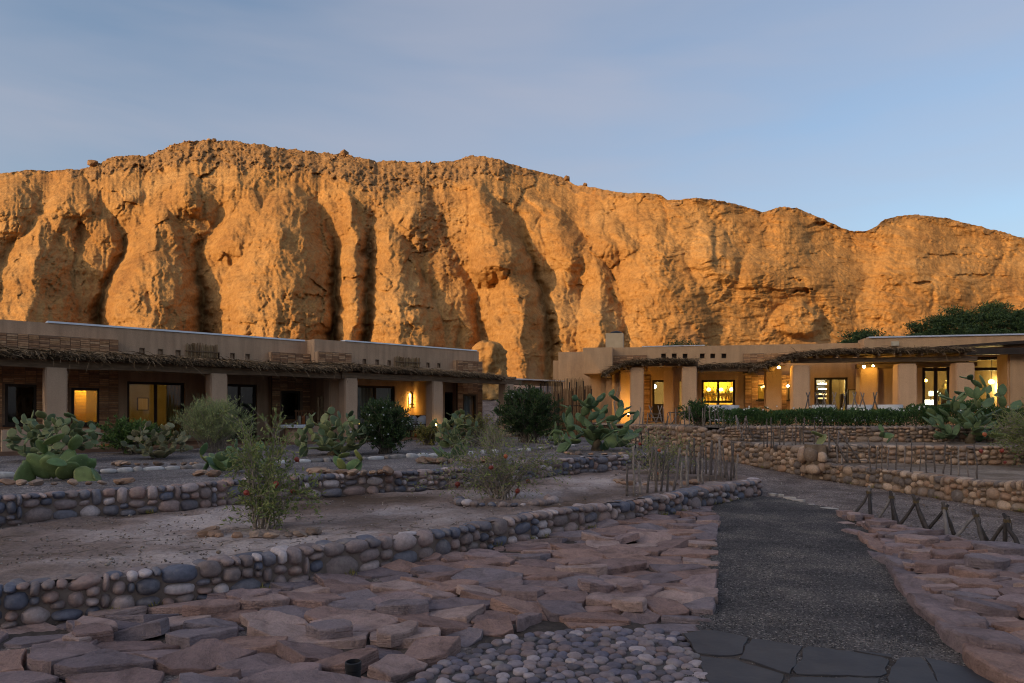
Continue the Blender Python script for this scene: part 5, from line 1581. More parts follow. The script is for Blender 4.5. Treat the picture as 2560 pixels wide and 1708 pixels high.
# reed wall lamp, lit
wl_ = empty("reed_wall_lamp", LF.p(LF.s(1025, WB), WB, 2.0)); tag(wl_, "glowing reed wall lamp behind the daybed on the veranda", "lamp")
reed_panel(wl_, LF, LF.s(1020, WB + .1), LF.s(1031, WB + .1), 1.85, 2.45, WB + .14, r, "lamp_shade")
mb = MB(); LF.box(mb, LF.s(1023, WB + .05), LF.s(1028, WB + .05), WB + .03, WB + .06, 1.9, 2.4); mb.build("bulb", M_LAMP_S, wl_)
point_light("lamp_light", LF.p(LF.s(1025, WB + .2), WB + .22, 1.8), 2, WARM, .05, wl_)
# daybed with white cushions
def daybed(s, w, label):
    t = empty("daybed", LF.p(s, w, FZ)); tag(t, label, "daybed")
    mb = MB()
    for k in range(9): LF.box(mb, s + k * .115, s + k * .115 + .028, w + .36, w + .39, FZ + .18, FZ + .48)
    for z in (.18, .31, .45): LF.box(mb, s - .02, s + .98, w + .392, w + .412, FZ + z, FZ + z + .028)
    mb.build("side_lattice", M_DWOOD, t)
    for a in (0, .95):
        for b_ in (-.35, .35):
            mb = MB(); LF.box(mb, s + a - .03, s + a + .03, w + b_ - .03, w + b_ + .03, FZ, FZ + (.78 if a else .5)); mb.build("leg", M_DWOOD, t)
    mb = MB(); LF.box(mb, s + .94, s + 1.0, w - .34, w + .34, FZ + .45, FZ + .8); mb.build("headboard", M_DWOOD, t)
    cus = rock_mesh("cushion", 77, M_WHITE, 3, .08)
    o = bpy.data.objects.new("mattress", cus); o.location = LF.p(s + .47, w, FZ + .36); o.scale = (.5, .36, .11); o.rotation_euler = (0, 0, LF.ang); link(o, t)
    o = bpy.data.objects.new("pillow", cus); o.location = LF.p(s + .75, w + .1, FZ + .6); o.scale = (.24, .12, .2); o.rotation_euler = (0.2, 0, LF.ang); link(o, t)
daybed(LF.s(1012, -.9), -.95, "dark lattice daybed with white cushions on the veranda")
daybed(LF.s(985, -1.5), -1.5, "second lattice daybed mostly hidden behind the white-flowered shrub")
# white curved bench table and striped chair
bt = empty("round_table", LF.p(LF.s(733, -.3), -.3, FZ)); tag(bt, "white round-edged low table on the veranda beside the large cactus", "table")
mb = MB(); c = LF.p(LF.s(740, -.5), -.5, FZ); mb.lathe(c, [(.50, .42), (.55, .43), (.56, .50), (.54, .52)], 28); mb.build("table_top", M_WHITE, bt)
mb = MB(); mb.lathe(c, [(.35, 0), (.33, .2), (.38, .418)], 16); mb.build("base", M_STUC_C, bt)
ch = empty("armchair", LF.p(LF.s(755, -1.1), -1.1, FZ)); tag(ch, "brown wooden armchair with a striped orange cushion behind the white table", "chair")
M_CHW = simple_mat("brown_timber", (0.20, 0.09, 0.04), (0.13, 0.06, 0.03), 5)
c0 = LF.s(748, -1.1)
for k in range(7):
    mb = MB(); LF.box(mb, c0 + k * .09, c0 + k * .09 + .045, -1.42, -1.38, FZ + .4, FZ + .92); mb.build("back_slat", M_CHW, ch)
mb = MB(); LF.box(mb, c0 - .03, c0 + .64, -1.43, -1.37, FZ + .921, FZ + .98); mb.build("top_rail", M_CHW, ch)
mb = MB(); LF.box(mb, c0 - .03, c0 + .64, -1.36, -.85, FZ + .36, FZ + .42); mb.build("seat", M_CHW, ch)
for a in (0, .58):
    for b_ in (-1.4, -.9):
        mb = MB(); LF.box(mb, c0 + a, c0 + a + .05, b_, b_ + .05, FZ, FZ + .359); mb.build("leg", M_CHW, ch)
for k in range(4):
    mb = MB(); LF.box(mb, c0 + .06 + k * .13, c0 + .15 + k * .13, -1.37, -1.28, FZ + .43, FZ + .8); mb.build("cushion_stripe", simple_mat("stripe", (0.45, 0.14, 0.05) if k % 2 else (0.4, .33, .25)), ch)
# small lamp at the fourth column foot
fl_ = empty("floor_lantern", LF.p(LF.s(1092, .4), .4, FZ)); tag(fl_, "tiny lit lantern at the foot of a left-building column", "lamp")
mb = MB(); mb.lathe(LF.p(LF.s(1092, .4), .4, FZ + .42), [(.03, 0), (.045, .03), (.045, .09), (.02, .12)], 8); mb.build("bulb", M_LAMP_S, fl_)
mb = MB(); mb.tube([LF.p(LF.s(1092, .4), .4, .6), LF.p(LF.s(1092, .4), .4, FZ + .42)], .015, 6); mb.build("stake", M_BLACK, fl_)
# ------------------------------------------------------------------ right building (dining room and bar)
RF = Frame(4.93, 27.0, 0.977, -0.21)
RZ = 1.25                                       # terrace floor
WR = -3.0                                       # main wall
ZC = 3.44                                       # column tops
r = random.Random(61)
rb = empty("dining_building", RF.p(5, -3, RZ)); tag(rb, "mud-rendered dining building at right with lit doorways under thatched porches", "building")
S = lambda u, w=WR: RF.s(u, w)
ZT = 4.54
def zR(v, u, w=WR): return RF.z(u, v, w)
sA, sM, sE = S(1516), S(2150), S(2700)
# openings
door1 = (S(1631), S(1668), RZ + .02, zR(950, 1650)); bar = (S(1754), S(1838), RZ + .02, zR(950, 1796)); win1 = (S(1892), S(1920), zR(1000, 1905), zR(962, 1905))
win2 = (S(1968), S(1985), zR(1000, 1975), zR(962, 1975)); door2 = (S(2036), S(2120), RZ + .02, zR(944, 2080)); win3 = (S(2200), S(2237), zR(1000, 2215), zR(951, 2215))
slit = (S(1699), S(1706), RZ + .02, zR(953, 1702))
holes = [(S(u) - .1, S(u) + .1, zR(896, u), zR(884, u)) for u in (1659, 1686, 1713, 1756, 1782, 1810)]
mb = MB(); RF.wall(mb, sA, sM, WR, .3, .8, ZT, [door1, bar, win1, win2, door2, win3, slit] + holes)
mb.build("wall", M_STUC_R, rb)
for (a, b_, z0, z1) in holes:
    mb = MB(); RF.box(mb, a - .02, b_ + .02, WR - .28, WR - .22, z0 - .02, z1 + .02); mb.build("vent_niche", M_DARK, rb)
# taller right-hand part with the big glazed corner
big1 = (S(2306, WR + .6), S(2378, WR + .6), RZ + .05, zR(908, 2340, WR + .6)); big2 = (S(2415, WR + .6), S(2508, WR + .6), RZ + .05, zR(892, 2460, WR + .6))
mb = MB(); RF.wall(mb, sM, sE, WR + .6, .3, .8, 4.66, [big1, big2]); RF.box(mb, sM, sM + .3, WR - .3, WR + .299, .8, 4.66); mb.build("wall", M_STUC_R, rb)
mb = MB(); RF.box(mb, S(2172, WR + .6), sE, WR + .25, WR + .66, 4.662, 4.72); mb.build("flashing", M_METAL, rb)
mb = MB(); RF.box(mb, S(1605), S(1762), WR - .3, WR + .03, ZT + .002, ZT + .04); mb.build("flashing", M_METAL, rb)
mb = MB(); RF.box(mb, sA, sE, WR - 6, WR - .301, ZT - .3, ZT - .2); mb.build("roof_slab", M_STUC_R, rb)
mb = MB(); RF.box(mb, S(2227, WR + .61), S(2246, WR + .61), WR + .602, WR + .7, zR(865, 2236, WR + .6), zR(854, 2236, WR + .6)); mb.build("wall_box", simple_mat("cream_box", (.6, .52, .4)), rb)
# left wing: low block, jutting box, chimney
mb = MB(); w = -5.2; a, b_ = RF.s(1396, w), RF.s(1462, w)
RF.box(mb, a, b_ + .3, w - 3, w, .8, RF.z(1420, 880, w)); RF.box(mb, a - .32, a - .002, w - 3, w - .4, .8, RF.z(1396, 900, w)); mb.build("wing_wall", M_STUC_R, rb)
mb = MB(); w = -2.3; RF.box(mb, RF.s(1457, w), RF.s(1531, w), WR - 2.6, w, RF.z(1490, 934, w), RF.z(1490, 869, w)); mb.build("jutting_box", M_STUC_R, rb)
mb = MB(); RF.box(mb, RF.s(1474, -3.6), sA - .002, -5.5, -3.6, .8, 3.6); mb.build("wing_wall", M_STUC_R, rb)
mb = MB(); w = -2.8; RF.box(mb, S(1532, w), S(1556, w), WR + .002, w + .4, .8, RF.z(1540, 930, w)); mb.build("wing_wall", M_STUC_R, rb)
mb = MB(); w = -5.0; a, b_ = RF.s(1514, w), RF.s(1558, w); RF.box(mb, a, b_, w - .8, w, 4.2, RF.z(1535, 833, w)); ch_ = mb.build("chimney", simple_mat("chimney_render", (0.55, 0.43, 0.29), (0.46, 0.35, 0.23), 3), rb)
mb = MB(); c = RF.p((a + b_) / 2 + .06, w - .4, RF.z(1535, 833, w)); mb.lathe(c, [(.30, 0), (.30, .05), (.24, .1), (.1, .14)], 14); o = mb.build("cowl", M_BLACK, None); o.parent = ch_
# brick panels either side
for (ua, ub, v0, v1) in ((1533, 1617, 930, 889), (1858, 1962, 915, 884)):
    bud = [150]
    brick_face(rb, RF, S(ua, WR + .06), S(ub, WR + .06), WR + .12, zR(v0, (ua + ub) / 2), zR(v1, (ua + ub) / 2), r, .27, .06, bud)
for (a, b_, hh) in ((S(1609, WR + .06), S(1625, WR + .06), []), (S(1862, WR + .06), S(1945, WR + .06), [win1]), (S(1946, WR + .06), S(2005, WR + .06), [win2]), (S(2192, WR + .06), S(2300, WR + .06), [win3])):
    brick_face(rb, RF, a, b_, WR + .12, RZ + .02, 3.25, r, .27, .06, None, True, hh)
# doors, windows
window(rb, RF, *door1, WR - .05, 0, M_DWOOD, .09, False, "glass_door")
mb = MB(); RF.box(mb, door1[0] + .09, door1[1] - .09, WR - .13, WR - .10, RZ + .03, zR(1010, 1650)); mb.build("door_panel", M_DWOOD, rb)
window(rb, RF, *bar, WR - .05, 1, M_DWOOD, .09, False, "glass_door")
mb = MB(); RF.box(mb, bar[0] + .1, bar[1] - .1, WR - .14, WR - .105, zR(1006, 1796), zR(1002, 1796)); mb.build("mid_rail", M_DWOOD, rb)
window(rb, RF, *door2, WR - .05, 1, M_DWOOD, .09, False, "glass_door")
for h in (win1, win2, win3):
    window(rb, RF, *h, WR + .13, 0, M_DWOOD, .05, True)
    mb = MB()
    for k in range(11): z = h[2] + .06 + k * (h[3] - h[2] - .1) / 11; RF.box(mb, h[0] + .06, h[1] - .06, WR - .03, WR - .02, z, z + .022)
    mb.build("slat_blind", simple_mat("blind_slat_r", (0.40, 0.29, 0.14), (0.30, 0.2, 0.09), 4), rb)
for h in (big1, big2):
    f = window(rb, RF, *h, WR + .55, 1 if h is big1 else 0, M_DWOOD, .12, False)
    mb = MB(); zt = zR(927, 2400, WR + .6); RF.box(mb, h[0] + .12, h[1] - .12, WR + .45, WR + .53, zt, zt + .12); o = mb.build("transom", M_DWOOD, None); o.parent = f
# rooms
M_BARW = simple_mat("bar_wall", (0.42, 0.30, 0.10), (0.33, 0.23, 0.07), 3)
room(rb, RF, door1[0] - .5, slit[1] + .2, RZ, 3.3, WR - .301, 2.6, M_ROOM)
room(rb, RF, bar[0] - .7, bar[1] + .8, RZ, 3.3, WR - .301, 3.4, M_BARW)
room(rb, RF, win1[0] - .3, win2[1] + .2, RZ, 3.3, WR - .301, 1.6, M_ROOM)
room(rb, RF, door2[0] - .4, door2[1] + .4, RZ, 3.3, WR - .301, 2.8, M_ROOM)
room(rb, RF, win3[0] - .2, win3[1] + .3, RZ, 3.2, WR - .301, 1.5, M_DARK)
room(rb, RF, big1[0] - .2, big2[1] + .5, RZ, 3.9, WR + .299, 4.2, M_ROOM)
def pendant(s, w, zt, zb, rad, label, mat=M_LAMP_S, power=0, col=WARM):
    t = empty("pendant_lamp", RF.p(s, w, zb)); tag(t, label, "lamp", "pendant lamps inside the dining building")
    mb = MB(); mb.tube([RF.p(s, w, zb + rad * 1.6), RF.p(s, w, zt)], .008, 5); mb.build("cord", M_BLACK, t)
    mb = MB(); mb.lathe(RF.p(s, w, zb), [(rad * .45, 0), (rad * .85, rad * .3), (rad, rad * .8), (rad * .8, rad * 1.35), (rad * .3, rad * 1.7)], 12); mb.build("globe", mat, t, True)
    if power: point_light("lamp_light", RF.p(s, w, zb - .12), power * 6, col, .06, t)
# bar
zb_ = lambda v, w: RF.z(1796, v, w)
pendant(RF.s(1772, WR - 1.2), WR - 1.2, 3.3, zb_(978, WR - 1.2), .09, "left glowing globe lamp over the bar counter", M_LAMP_S, 5)
pendant(RF.s(1803, WR - 1.4), WR - 1.4, 3.3, zb_(978, WR - 1.4), .085, "middle glowing globe lamp over the bar counter", M_LAMP_S)
pendant(RF.s(1829, WR - 1.2), WR - 1.2, 3.3, zb_(978, WR - 1.2), .09, "right glowing globe lamp over the bar counter", M_LAMP_S, 5)
point_light("shelf_light", RF.p(RF.s(1796, WR - 3), WR - 2.9, 3.1), 110, (1, .66, .10), .2, rb)
bc = empty("bar_counter", RF.p(RF.s(1796, WR - 1.8), WR - 1.8, RZ)); tag(bc, "timber bar counter inside the lit doorway of the dining building", "counter")
mb = MB(); RF.box(mb, bar[0] - .4, bar[1] + .4, WR - 2.1, WR - 1.6, RZ, RZ + .78); mb.build("counter_front", M_DWOOD, bc)
mb = MB(); RF.box(mb, bar[0] - .45, bar[1] + .45, WR - 2.15, WR - 1.52, RZ + .782, RZ + .84); mb.build("counter_top", simple_mat("counter_top", (.5, .4, .25)), bc)
sh = empty("bottle_shelf", RF.p(RF.s(1796, WR - 3.5), WR - 3.5, RZ)); tag(sh, "back bar shelf full of bottles behind the counter", "shelf")
for z in (2.12, 2.55): mb = MB(); RF.box(mb, bar[0] - .4, bar[1] + .5, WR - 3.69, WR - 3.4, z, z + .04); mb.build("shelf_board", M_DWOOD, sh)
mb = MB(); mb.lathe((0, 0, 0), [(.045, 0), (.05, .02), (.05, .18), (.018, .24), (.018, .33)], 8)
bott = [mk_mesh("bottle", mb.v, mb.f, simple_mat("bottle_glass_%d" % i, c, None, 3, .2, .5), True) for i, c in enumerate(((.05, .03, .015), (.03, .06, .03), (.25, .14, .03), (.4, .36, .3)))]
s = bar[0] - .2; k = 0
while s < bar[1] + .45:
    for z in (2.16, 2.59):
        if r.random() < .85:
            o = bpy.data.objects.new("bottle", bott[r.randrange(4)]); o.location = RF.p(s, WR - 3.52, z); o.scale = (1, 1, r.uniform(.8, 1.1)); COL.objects.link(o)
            tag(o, "small bottle standing on the back bar shelf", "bottle", "bottles on the back bar")
    s += .16
# door 1 room: pendant with white shade, white wall below
pendant(RF.s(1636, WR - 1.0), WR - 1.0, 3.3, RF.z(1640, 971, WR - 1.0), .10, "white pendant lamp inside the left dining doorway", M_LAMP_W, 8, (1, .78, .38))
# lights in the other rooms
point_light("room_light", RF.p((win1[0] + win2[1]) / 2, WR - .8, 2.9), 26, WARM, .1, rb)
point_light("room_light", RF.p((door2[0] + door2[1]) / 2, WR - 1.4, 3.0), 80, (1, .72, .30), .1, rb)
# shelves seen through door 2, white statue-like post, menu board
sf = empty("white_shelf", RF.p(RF.s(2053, WR - 2), WR - 2, RZ)); tag(sf, "dark blue shelf unit with white trays inside the wide doorway", "shelf")
w = WR - 1.9
mb = MB(); RF.box(mb, RF.s(2040, w), RF.s(2064, w), w - .05, w - .02, RZ, 3.2); mb.build("back_panel", simple_mat("blue_panel", (.05, .06, .10)), sf)
for v in (962, 975, 988, 998): mb = MB(); z = RF.z(2050, v, w); RF.box(mb, RF.s(2041, w), RF.s(2063, w), w - .019, w + .3, z, z + .06); mb.build("tray", M_WHITE, sf)
mb = MB(); mb.tube([RF.p(RF.s(2104, WR - .9), WR - .9, RZ), RF.p(RF.s(2103, WR - .9), WR - .9, 2.0), RF.p(RF.s(2105, WR - .9), WR - .9, 2.45)], [.09, .06, .1], 8); o = mb.build("driftwood_post", M_DWOOD); tag(o, "gnarled dark wood post just inside the wide doorway", "post")
mbn = empty("menu_board", RF.p(RF.s(2133, WR + .4), WR + .4, RZ)); tag(mbn, "cream menu board leaning beside the wide doorway", "board")
w = WR + .3; a, b_ = RF.s(2122, w), RF.s(2152, w)
mb = MB(); RF.box(mb, a, b_, w - .03, w, RF.z(2136, 1012, w), RF.z(2136, 976, w)); mb.build("panel", simple_mat("menu_cream", (.62, .55, .36), (.55, .48, .30)), mbn)
mb = MB(); RF.box(mb, a - .04, a, w - .03, w + .01, RZ, RF.z(2136, 974, w)); RF.box(mb, b_, b_ + .04, w - .03, w + .01, RZ, RF.z(2136, 974, w)); RF.box(mb, a, b_, w - .03, w + .01, RF.z(2136, 976, w) + .001, RF.z(2136, 974, w)); mb.build("frame", M_DWOOD, mbn)
mb = MB(); RF.box(mb, a + .16, a + .30, w + .001, w + .004, RF.z(2136, 984, w), RF.z(2136, 982, w)); mb.build("heading", M_DWOOD, mbn)
# glazed corner room: lamps, bright screens, kitchen counter, a person
pendant(RF.s(2479, WR - 1), WR - 1, 3.9, RF.z(2479, 960, WR - 1), .11, "glowing globe lamp in the rightmost big window", M_LAMP_S, 12, (1, .70, .28))
for u, v in ((2314, 955), (2370, 955)): pendant(RF.s(u, WR - .6), WR - .6, 3.9, RF.z(u, v, WR - .6), .07, "slim hanging lamp behind the %s pane of the corner window" % ("left" if u < 2350 else "right"), M_LAMP_S, 4)
kc = empty("buffet_counter", RF.p(RF.s(2345, WR - 1.4), WR - 1.4, RZ)); tag(kc, "lit white buffet counter behind the corner window", "counter")
mb = MB(); RF.box(mb, RF.s(2300, WR - 1.4), RF.s(2400, WR - 1.4), WR - 1.7, WR - 1.2, RZ, RZ + .75); mb.build("front", M_DWOOD, kc)
mb = MB(); RF.box(mb, RF.s(2308, WR - 1.3), RF.s(2333, WR - 1.3), WR - 1.5, WR - 1.15, RZ + .752, RZ + .95); mb.build("light_box", M_LAMP_W, kc)
mb = MB(); RF.box(mb, RF.s(2363, WR - 1.3), RF.s(2378, WR - 1.3), WR - 1.5, WR - 1.15, RZ + .752, RZ + .90); mb.build("light_box", M_LAMP_W, kc)
for u in (2328, 2347):
    t = empty("monitor", RF.p(RF.s(u, WR - 1.1), WR - 1.1, RZ + .95)); tag(t, "bright screen standing on the buffet counter, %s of the pair" % ("left" if u < 2340 else "right"), "screen", "screens on the buffet counter")
    mb = MB(); z = RF.z(u, 990, WR - 1.1); RF.box(mb, RF.s(u, WR - 1.1) - .08, RF.s(u, WR - 1.1) + .08, WR - 1.12, WR - 1.09, z, z + .2); mb.build("display", emit_mat("screen_glow", (.8, .95, .75), 2.2), t)
    mb = MB(); RF.box(mb, RF.s(u, WR - 1.1) - .02, RF.s(u, WR - 1.1) + .02, WR - 1.13, WR - 1.121, RZ + .9, z + .1); mb.build("stand", M_BLACK, t)
# columns, beams and thatched porches
ZF = RZ - .05
for u, w, wd in ((1593, 0, .52), (1723, 0, .56), (2000, 0, .60), (2262, 0, .62), (2405, .1, .60)):
    column(RF, RF.s(u, w), w, wd, ZF, ZC + .005, M_STUC_CR, "column", rb, None, .05)
for u, w, wd in ((1566, -2.0, .52), (1932, -2.2, .60), (2167, -2.2, .66), (1672, -2.4, .42)):
    column(RF, RF.s(u, w), w, wd, ZF, ZC + .01, M_STUC_CR, "column", rb, None, .03)
for u, w, wd in ((2540, -1.2, .9),):
    column(RF, RF.s(u, w), w, wd, ZF, 3.9, M_STUC_R, "column", rb)
def porch(label, prof_uv, wf, wb, beams, seed, rise=.12, th=.13):
    t = empty("porch_roof", RF.p(RF.s(prof_uv[len(prof_uv) // 2][0], wf), wf, ZC)); tag(t, label, "roof", "thatched porch roofs of the dining building")
    prof = [(RF.s(u, wf), RF.z(u, v, wf)) for u, v in prof_uv]
    thatch_roof(t, RF, prof, wf, wb, rise, th, random.Random(seed), 210)
    for (ua, va, ub, vb, w) in beams:
        a, b_ = RF.s(ua, w), RF.s(ub, w); za, zb2 = RF.z(ua, va, w), RF.z(ub, vb, w)
        mb = MB(); P = RF.p
        mb.hexa([P(a, w + .12, za), P(b_, w + .12, zb2), P(b_, w - .12, zb2), P(a, w - .12, za), P(a, w + .12, za + .17), P(b_, w + .12, zb2 + .17), P(b_, w - .12, zb2 + .17), P(a, w - .12, za + .17)])
        mb.build("beam", M_WOOD, t)
    s = prof[0][0] + .2
    while s < prof[-1][0]:
        z = float(np.interp(s, [p[0] for p in prof], [p[1] for p in prof])) - th - .05
        mb = MB(); mb.tube([RF.p(s, wf - .08, z), RF.p(s, wb + .05, z + rise)], .05, 6); mb.build("rafter", M_WOOD, t)
        s += .7
    return t
porch("left thatched porch roof with a drooping end by the jutting box", [(1502, 936), (1530, 921), (1562, 906), (1590, 902), (1650, 899), (1739, 900)], .5, WR + .05, [(1572, 917, 1745, 915, 0)], 71)
porch("low thatched roof between the two higher porches", [(1742, 917), (1800, 912), (1880, 911), (1925, 914)], -.35, WR + .05, [(1735, 929, 1935, 929, -.6)], 72)
porch("long thatched porch roof over the lit doorways at right", [(1880, 921), (1905, 912), (1950, 897), (2000, 884), (2060, 877), (2150, 874), (2280, 872), (2430, 870)], .55, WR + .65, [(1975, 908, 2440, 903, .0), (2140, 922, 2440, 916, -2.2)], 73, .10, .15)
# dark eave of the taller end
ev = empty("dark_canopy", RF.p(RF.s(2480, 0), 0, 3.9)); tag(ev, "dark timber canopy over the big windows at the far right", "canopy")
w = .2; a, b_ = RF.s(2305, -1.6), RF.s(2760, -1.6)
P = RF.p; mb = MB(); z1, z2 = RF.z(2330, 868, -.2), RF.z(2560, 852, -.2)
mb.hexa([P(a, -.2, z1 - .06), P(b_, -.2, z2 + .05), P(b_, WR + .65, z2 + .1), P(a, WR + .65, z1), P(a, -.2, z1 + .02), P(b_, -.2, z2 + .2), P(b_, WR + .65, z2 + .25), P(a, WR + .65, z1 + .1)]); mb.build("roof_deck", M_DWOOD, ev)
mb = MB(); RF.box(mb, a + .8, b_, -.4, -.22, z1 - .30, z1 - .07); mb.build("fascia_beam", M_DWOOD, ev)
# lamps under the porches
def bulb_lamp(u, v, w, label, power, rad=.05):
    c = RF.p(RF.s(u, w), w, RF.z(u, v, w)); t = empty("porch_lamp", c); tag(t, label, "lamp", "bare porch lamps of the dining building")
    bm = rock_mesh("bulb", 5, M_LAMP, 2, 0); o = bpy.data.objects.new("bulb", bm); o.location = c; o.scale = (rad,) * 3; link(o, t)
    mb = MB(); mb.tube([c + Vector((0, 0, rad)), c + Vector((0, 0, rad + .14))], .02, 6); mb.build("holder", M_BLACK, t)
    point_light("lamp_light", c - Vector((0, 0.02, rad + .05)), power * .24, WARM, .05, t)
bulb_lamp(1947, 919, -.45, "bright bulb glowing under the left end of the long porch", 26, .055)
bulb_lamp(2160, 917, -.75, "bright bulb glowing under the middle of the long porch", 26, .055)
bulb_lamp(2183, 915, -1.5, "smaller bulb right beside the middle porch bulb", 8, .04)
bulb_lamp(1913, 966, WR + .5, "wall bulb beside the left blind window", 4, .06)
bulb_lamp(1970, 965, WR + .5, "wall bulb over the narrow blind window between columns", 4, .05)
# uplight that washes the porch's left column yellow
ul = empty("garden_uplight", RF.p(RF.s(1573, -.9), -.9, RZ)); tag(ul, "small yellow uplight at the foot of the yellow-lit column", "lamp")
c = RF.p(RF.s(1571, -.9), -.9, RZ + .30)
mb = MB(); mb.lathe(c, [(.03, -.06), (.05, -.04), (.05, .04)], 8); mb.build("housing", M_BLACK, ul)
mb = MB(); mb.lathe(c, [(.045, .042), (.02, .07)], 8); mb.build("bulb", M_LAMP, ul)
point_light("lamp_light", c + Vector((-.02, 0, .18)), 22, WARM, .05, ul)
# a person behind the corner window, in dark clothes
def person(loc, hgt, face):
    me = bpy.data.meshes.new("person"); k = hgt / 1.72
    J = {'pel': (0, 0, .95), 'wai': (0, 0, 1.12), 'che': (0, .01, 1.34), 'nec': (0, 0, 1.48), 'hed': (0, .01, 1.58), 'top': (0, .01, 1.70),
         'lsh': (.18, 0, 1.42), 'lel': (.25, .06, 1.16), 'lwr': (.20, .24, 1.02), 'lha': (.17, .31, 1.01), 'rsh': (-.18, 0, 1.42), 'rel': (-.25, .05, 1.16), 'rwr': (-.2, .23, 1.0), 'rha': (-.17, .30, .99),
         'lhi': (.09, 0, .9), 'lkn': (.10, .02, .5), 'lan': (.10, -.02, .09), 'lto': (.11, .14, .03), 'rhi': (-.09, 0, .9), 'rkn': (-.10, .02, .5), 'ran': (-.10, -.02, .09), 'rto': (-.11, .14, .03)}
    R = {'pel': .15, 'wai': .13, 'che': .155, 'nec': .06, 'hed': .088, 'top': .07, 'lsh': .07, 'lel': .045, 'lwr': .032, 'lha': .035, 'rsh': .07, 'rel': .045, 'rwr': .032, 'rha': .035, 'lhi': .09, 'lkn': .06, 'lan': .04, 'lto': .035, 'rhi': .09, 'rkn': .06, 'ran': .04, 'rto': .035}
    E = [('pel', 'wai'), ('wai', 'che'), ('che', 'nec'), ('nec', 'hed'), ('hed', 'top'), ('che', 'lsh'), ('lsh', 'lel'), ('lel', 'lwr'), ('lwr', 'lha'), ('che', 'rsh'), ('rsh', 'rel'), ('rel', 'rwr'), ('rwr', 'rha'), ('pel', 'lhi'), ('lhi', 'lkn'), ('lkn', 'lan'), ('lan', 'lto'), ('pel', 'rhi'), ('rhi', 'rkn'), ('rkn', 'ran'), ('ran', 'rto')]
    names = list(J); me.from_pydata([tuple(c * k for c in J[n]) for n in names], [(names.index(a), names.index(b_)) for a, b_ in E], [])
    o = bpy.data.objects.new("person", me); COL.objects.link(o)
    o.modifiers.new("skin", 'SKIN')
    for i, n in enumerate(names):
        me.skin_vertices[0].data[i].radius = (R[n] * k, R[n] * k * .8); me.skin_vertices[0].data[i].use_root = (n == 'pel')
    sb = o.modifiers.new("sub", 'SUBSURF'); sb.levels = sb.render_levels = 2
    me.materials.append(simple_mat("dark_clothes", (.03, .03, .04), (.02, .02, .028), 6))
    o.location = loc; o.rotation_euler = (0, 0, face)
    return o
pp = person(RF.p(RF.s(2362, WR - .8), WR - .8, RZ + .005), 1.66, 2.2); tag(pp, "person in dark clothes standing behind the corner window glass", "person")
# tables with white cloths and crossed-stake screens on the terrace
for i, (u, w) in enumerate(((1790, 1.7), (2060, 1.5), (2150, 1.4), (2225, 1.6), (1820, 1.2))):
    c = RF.p(RF.s(u, w), w, RZ); t = empty("dining_table", c); tag(t, ("white-clothed dining table seen over the hedge, number %s from the left" % ("one", "three", "four", "five", "two")[i]), "table", "dining tables on the terrace")
    mb = MB(); n = 24; prof = [(.44, .12), (.42, .3), (.40, .6), (.40, .70), (.05, .705)]
    mb.lathe(c, prof, n); mb.build("tablecloth", M_WHITE, t, False)
    mb = MB(); mb.lathe(c, [(.12, 0), (.04, .03), (.04, .15)], 8); mb.build("foot", M_DWOOD, t)
# ------------------------------------------------------------------ plants
def pad_mesh(name, seed, mat, slim=0.34):
    """one prickly-pear pad: joint at the origin, growing up +Z, broad in X, thin in Y"""
    r = random.Random(seed); n, m = 14, 9
    vs, fs = [(0, 0, 0)], []
    for j in range(1, m):
        t = j / m
        wd = slim * (math.sin(math.pi * t ** 0.82) ** 0.72) * (0.72 + 0.42 * t)
        th = 0.075 * (math.sin(math.pi * min(t * 1.02, 1)) ** 0.5) * (1.15 - .4 * t)
        bend = 0.05 * math.sin(t * 2.5 + seed) * (1 if seed % 2 else -1)
        for k in range(n):
            a = 2 * math.pi * k / n
            cx = math.copysign(abs(math.cos(a)) ** .9, math.cos(a))
            vs.append((wd * cx * (1 + .04 * r.uniform(-1, 1)), th * math.sin(a) + bend + .018 * math.sin(cx * 3 + seed), t))
    vs.append((0, 0.02, 1.0)); top = len(vs) - 1
    for k in range(n): fs.append((0, 1 + (k + 1) % n, 1 + k))
    for j in range(m - 2):
        for k in range(n):
            a, b_ = 1 + j * n, 1 + (j + 1) * n
            fs.append((a + k, a + (k + 1) % n, b_ + (k + 1) % n, b_ + k))
    a = 1 + (m - 2) * n
    for k in range(n): fs.append((a + k, a + (k + 1) % n, top))
    return mk_mesh(name, vs, fs, mat, True)
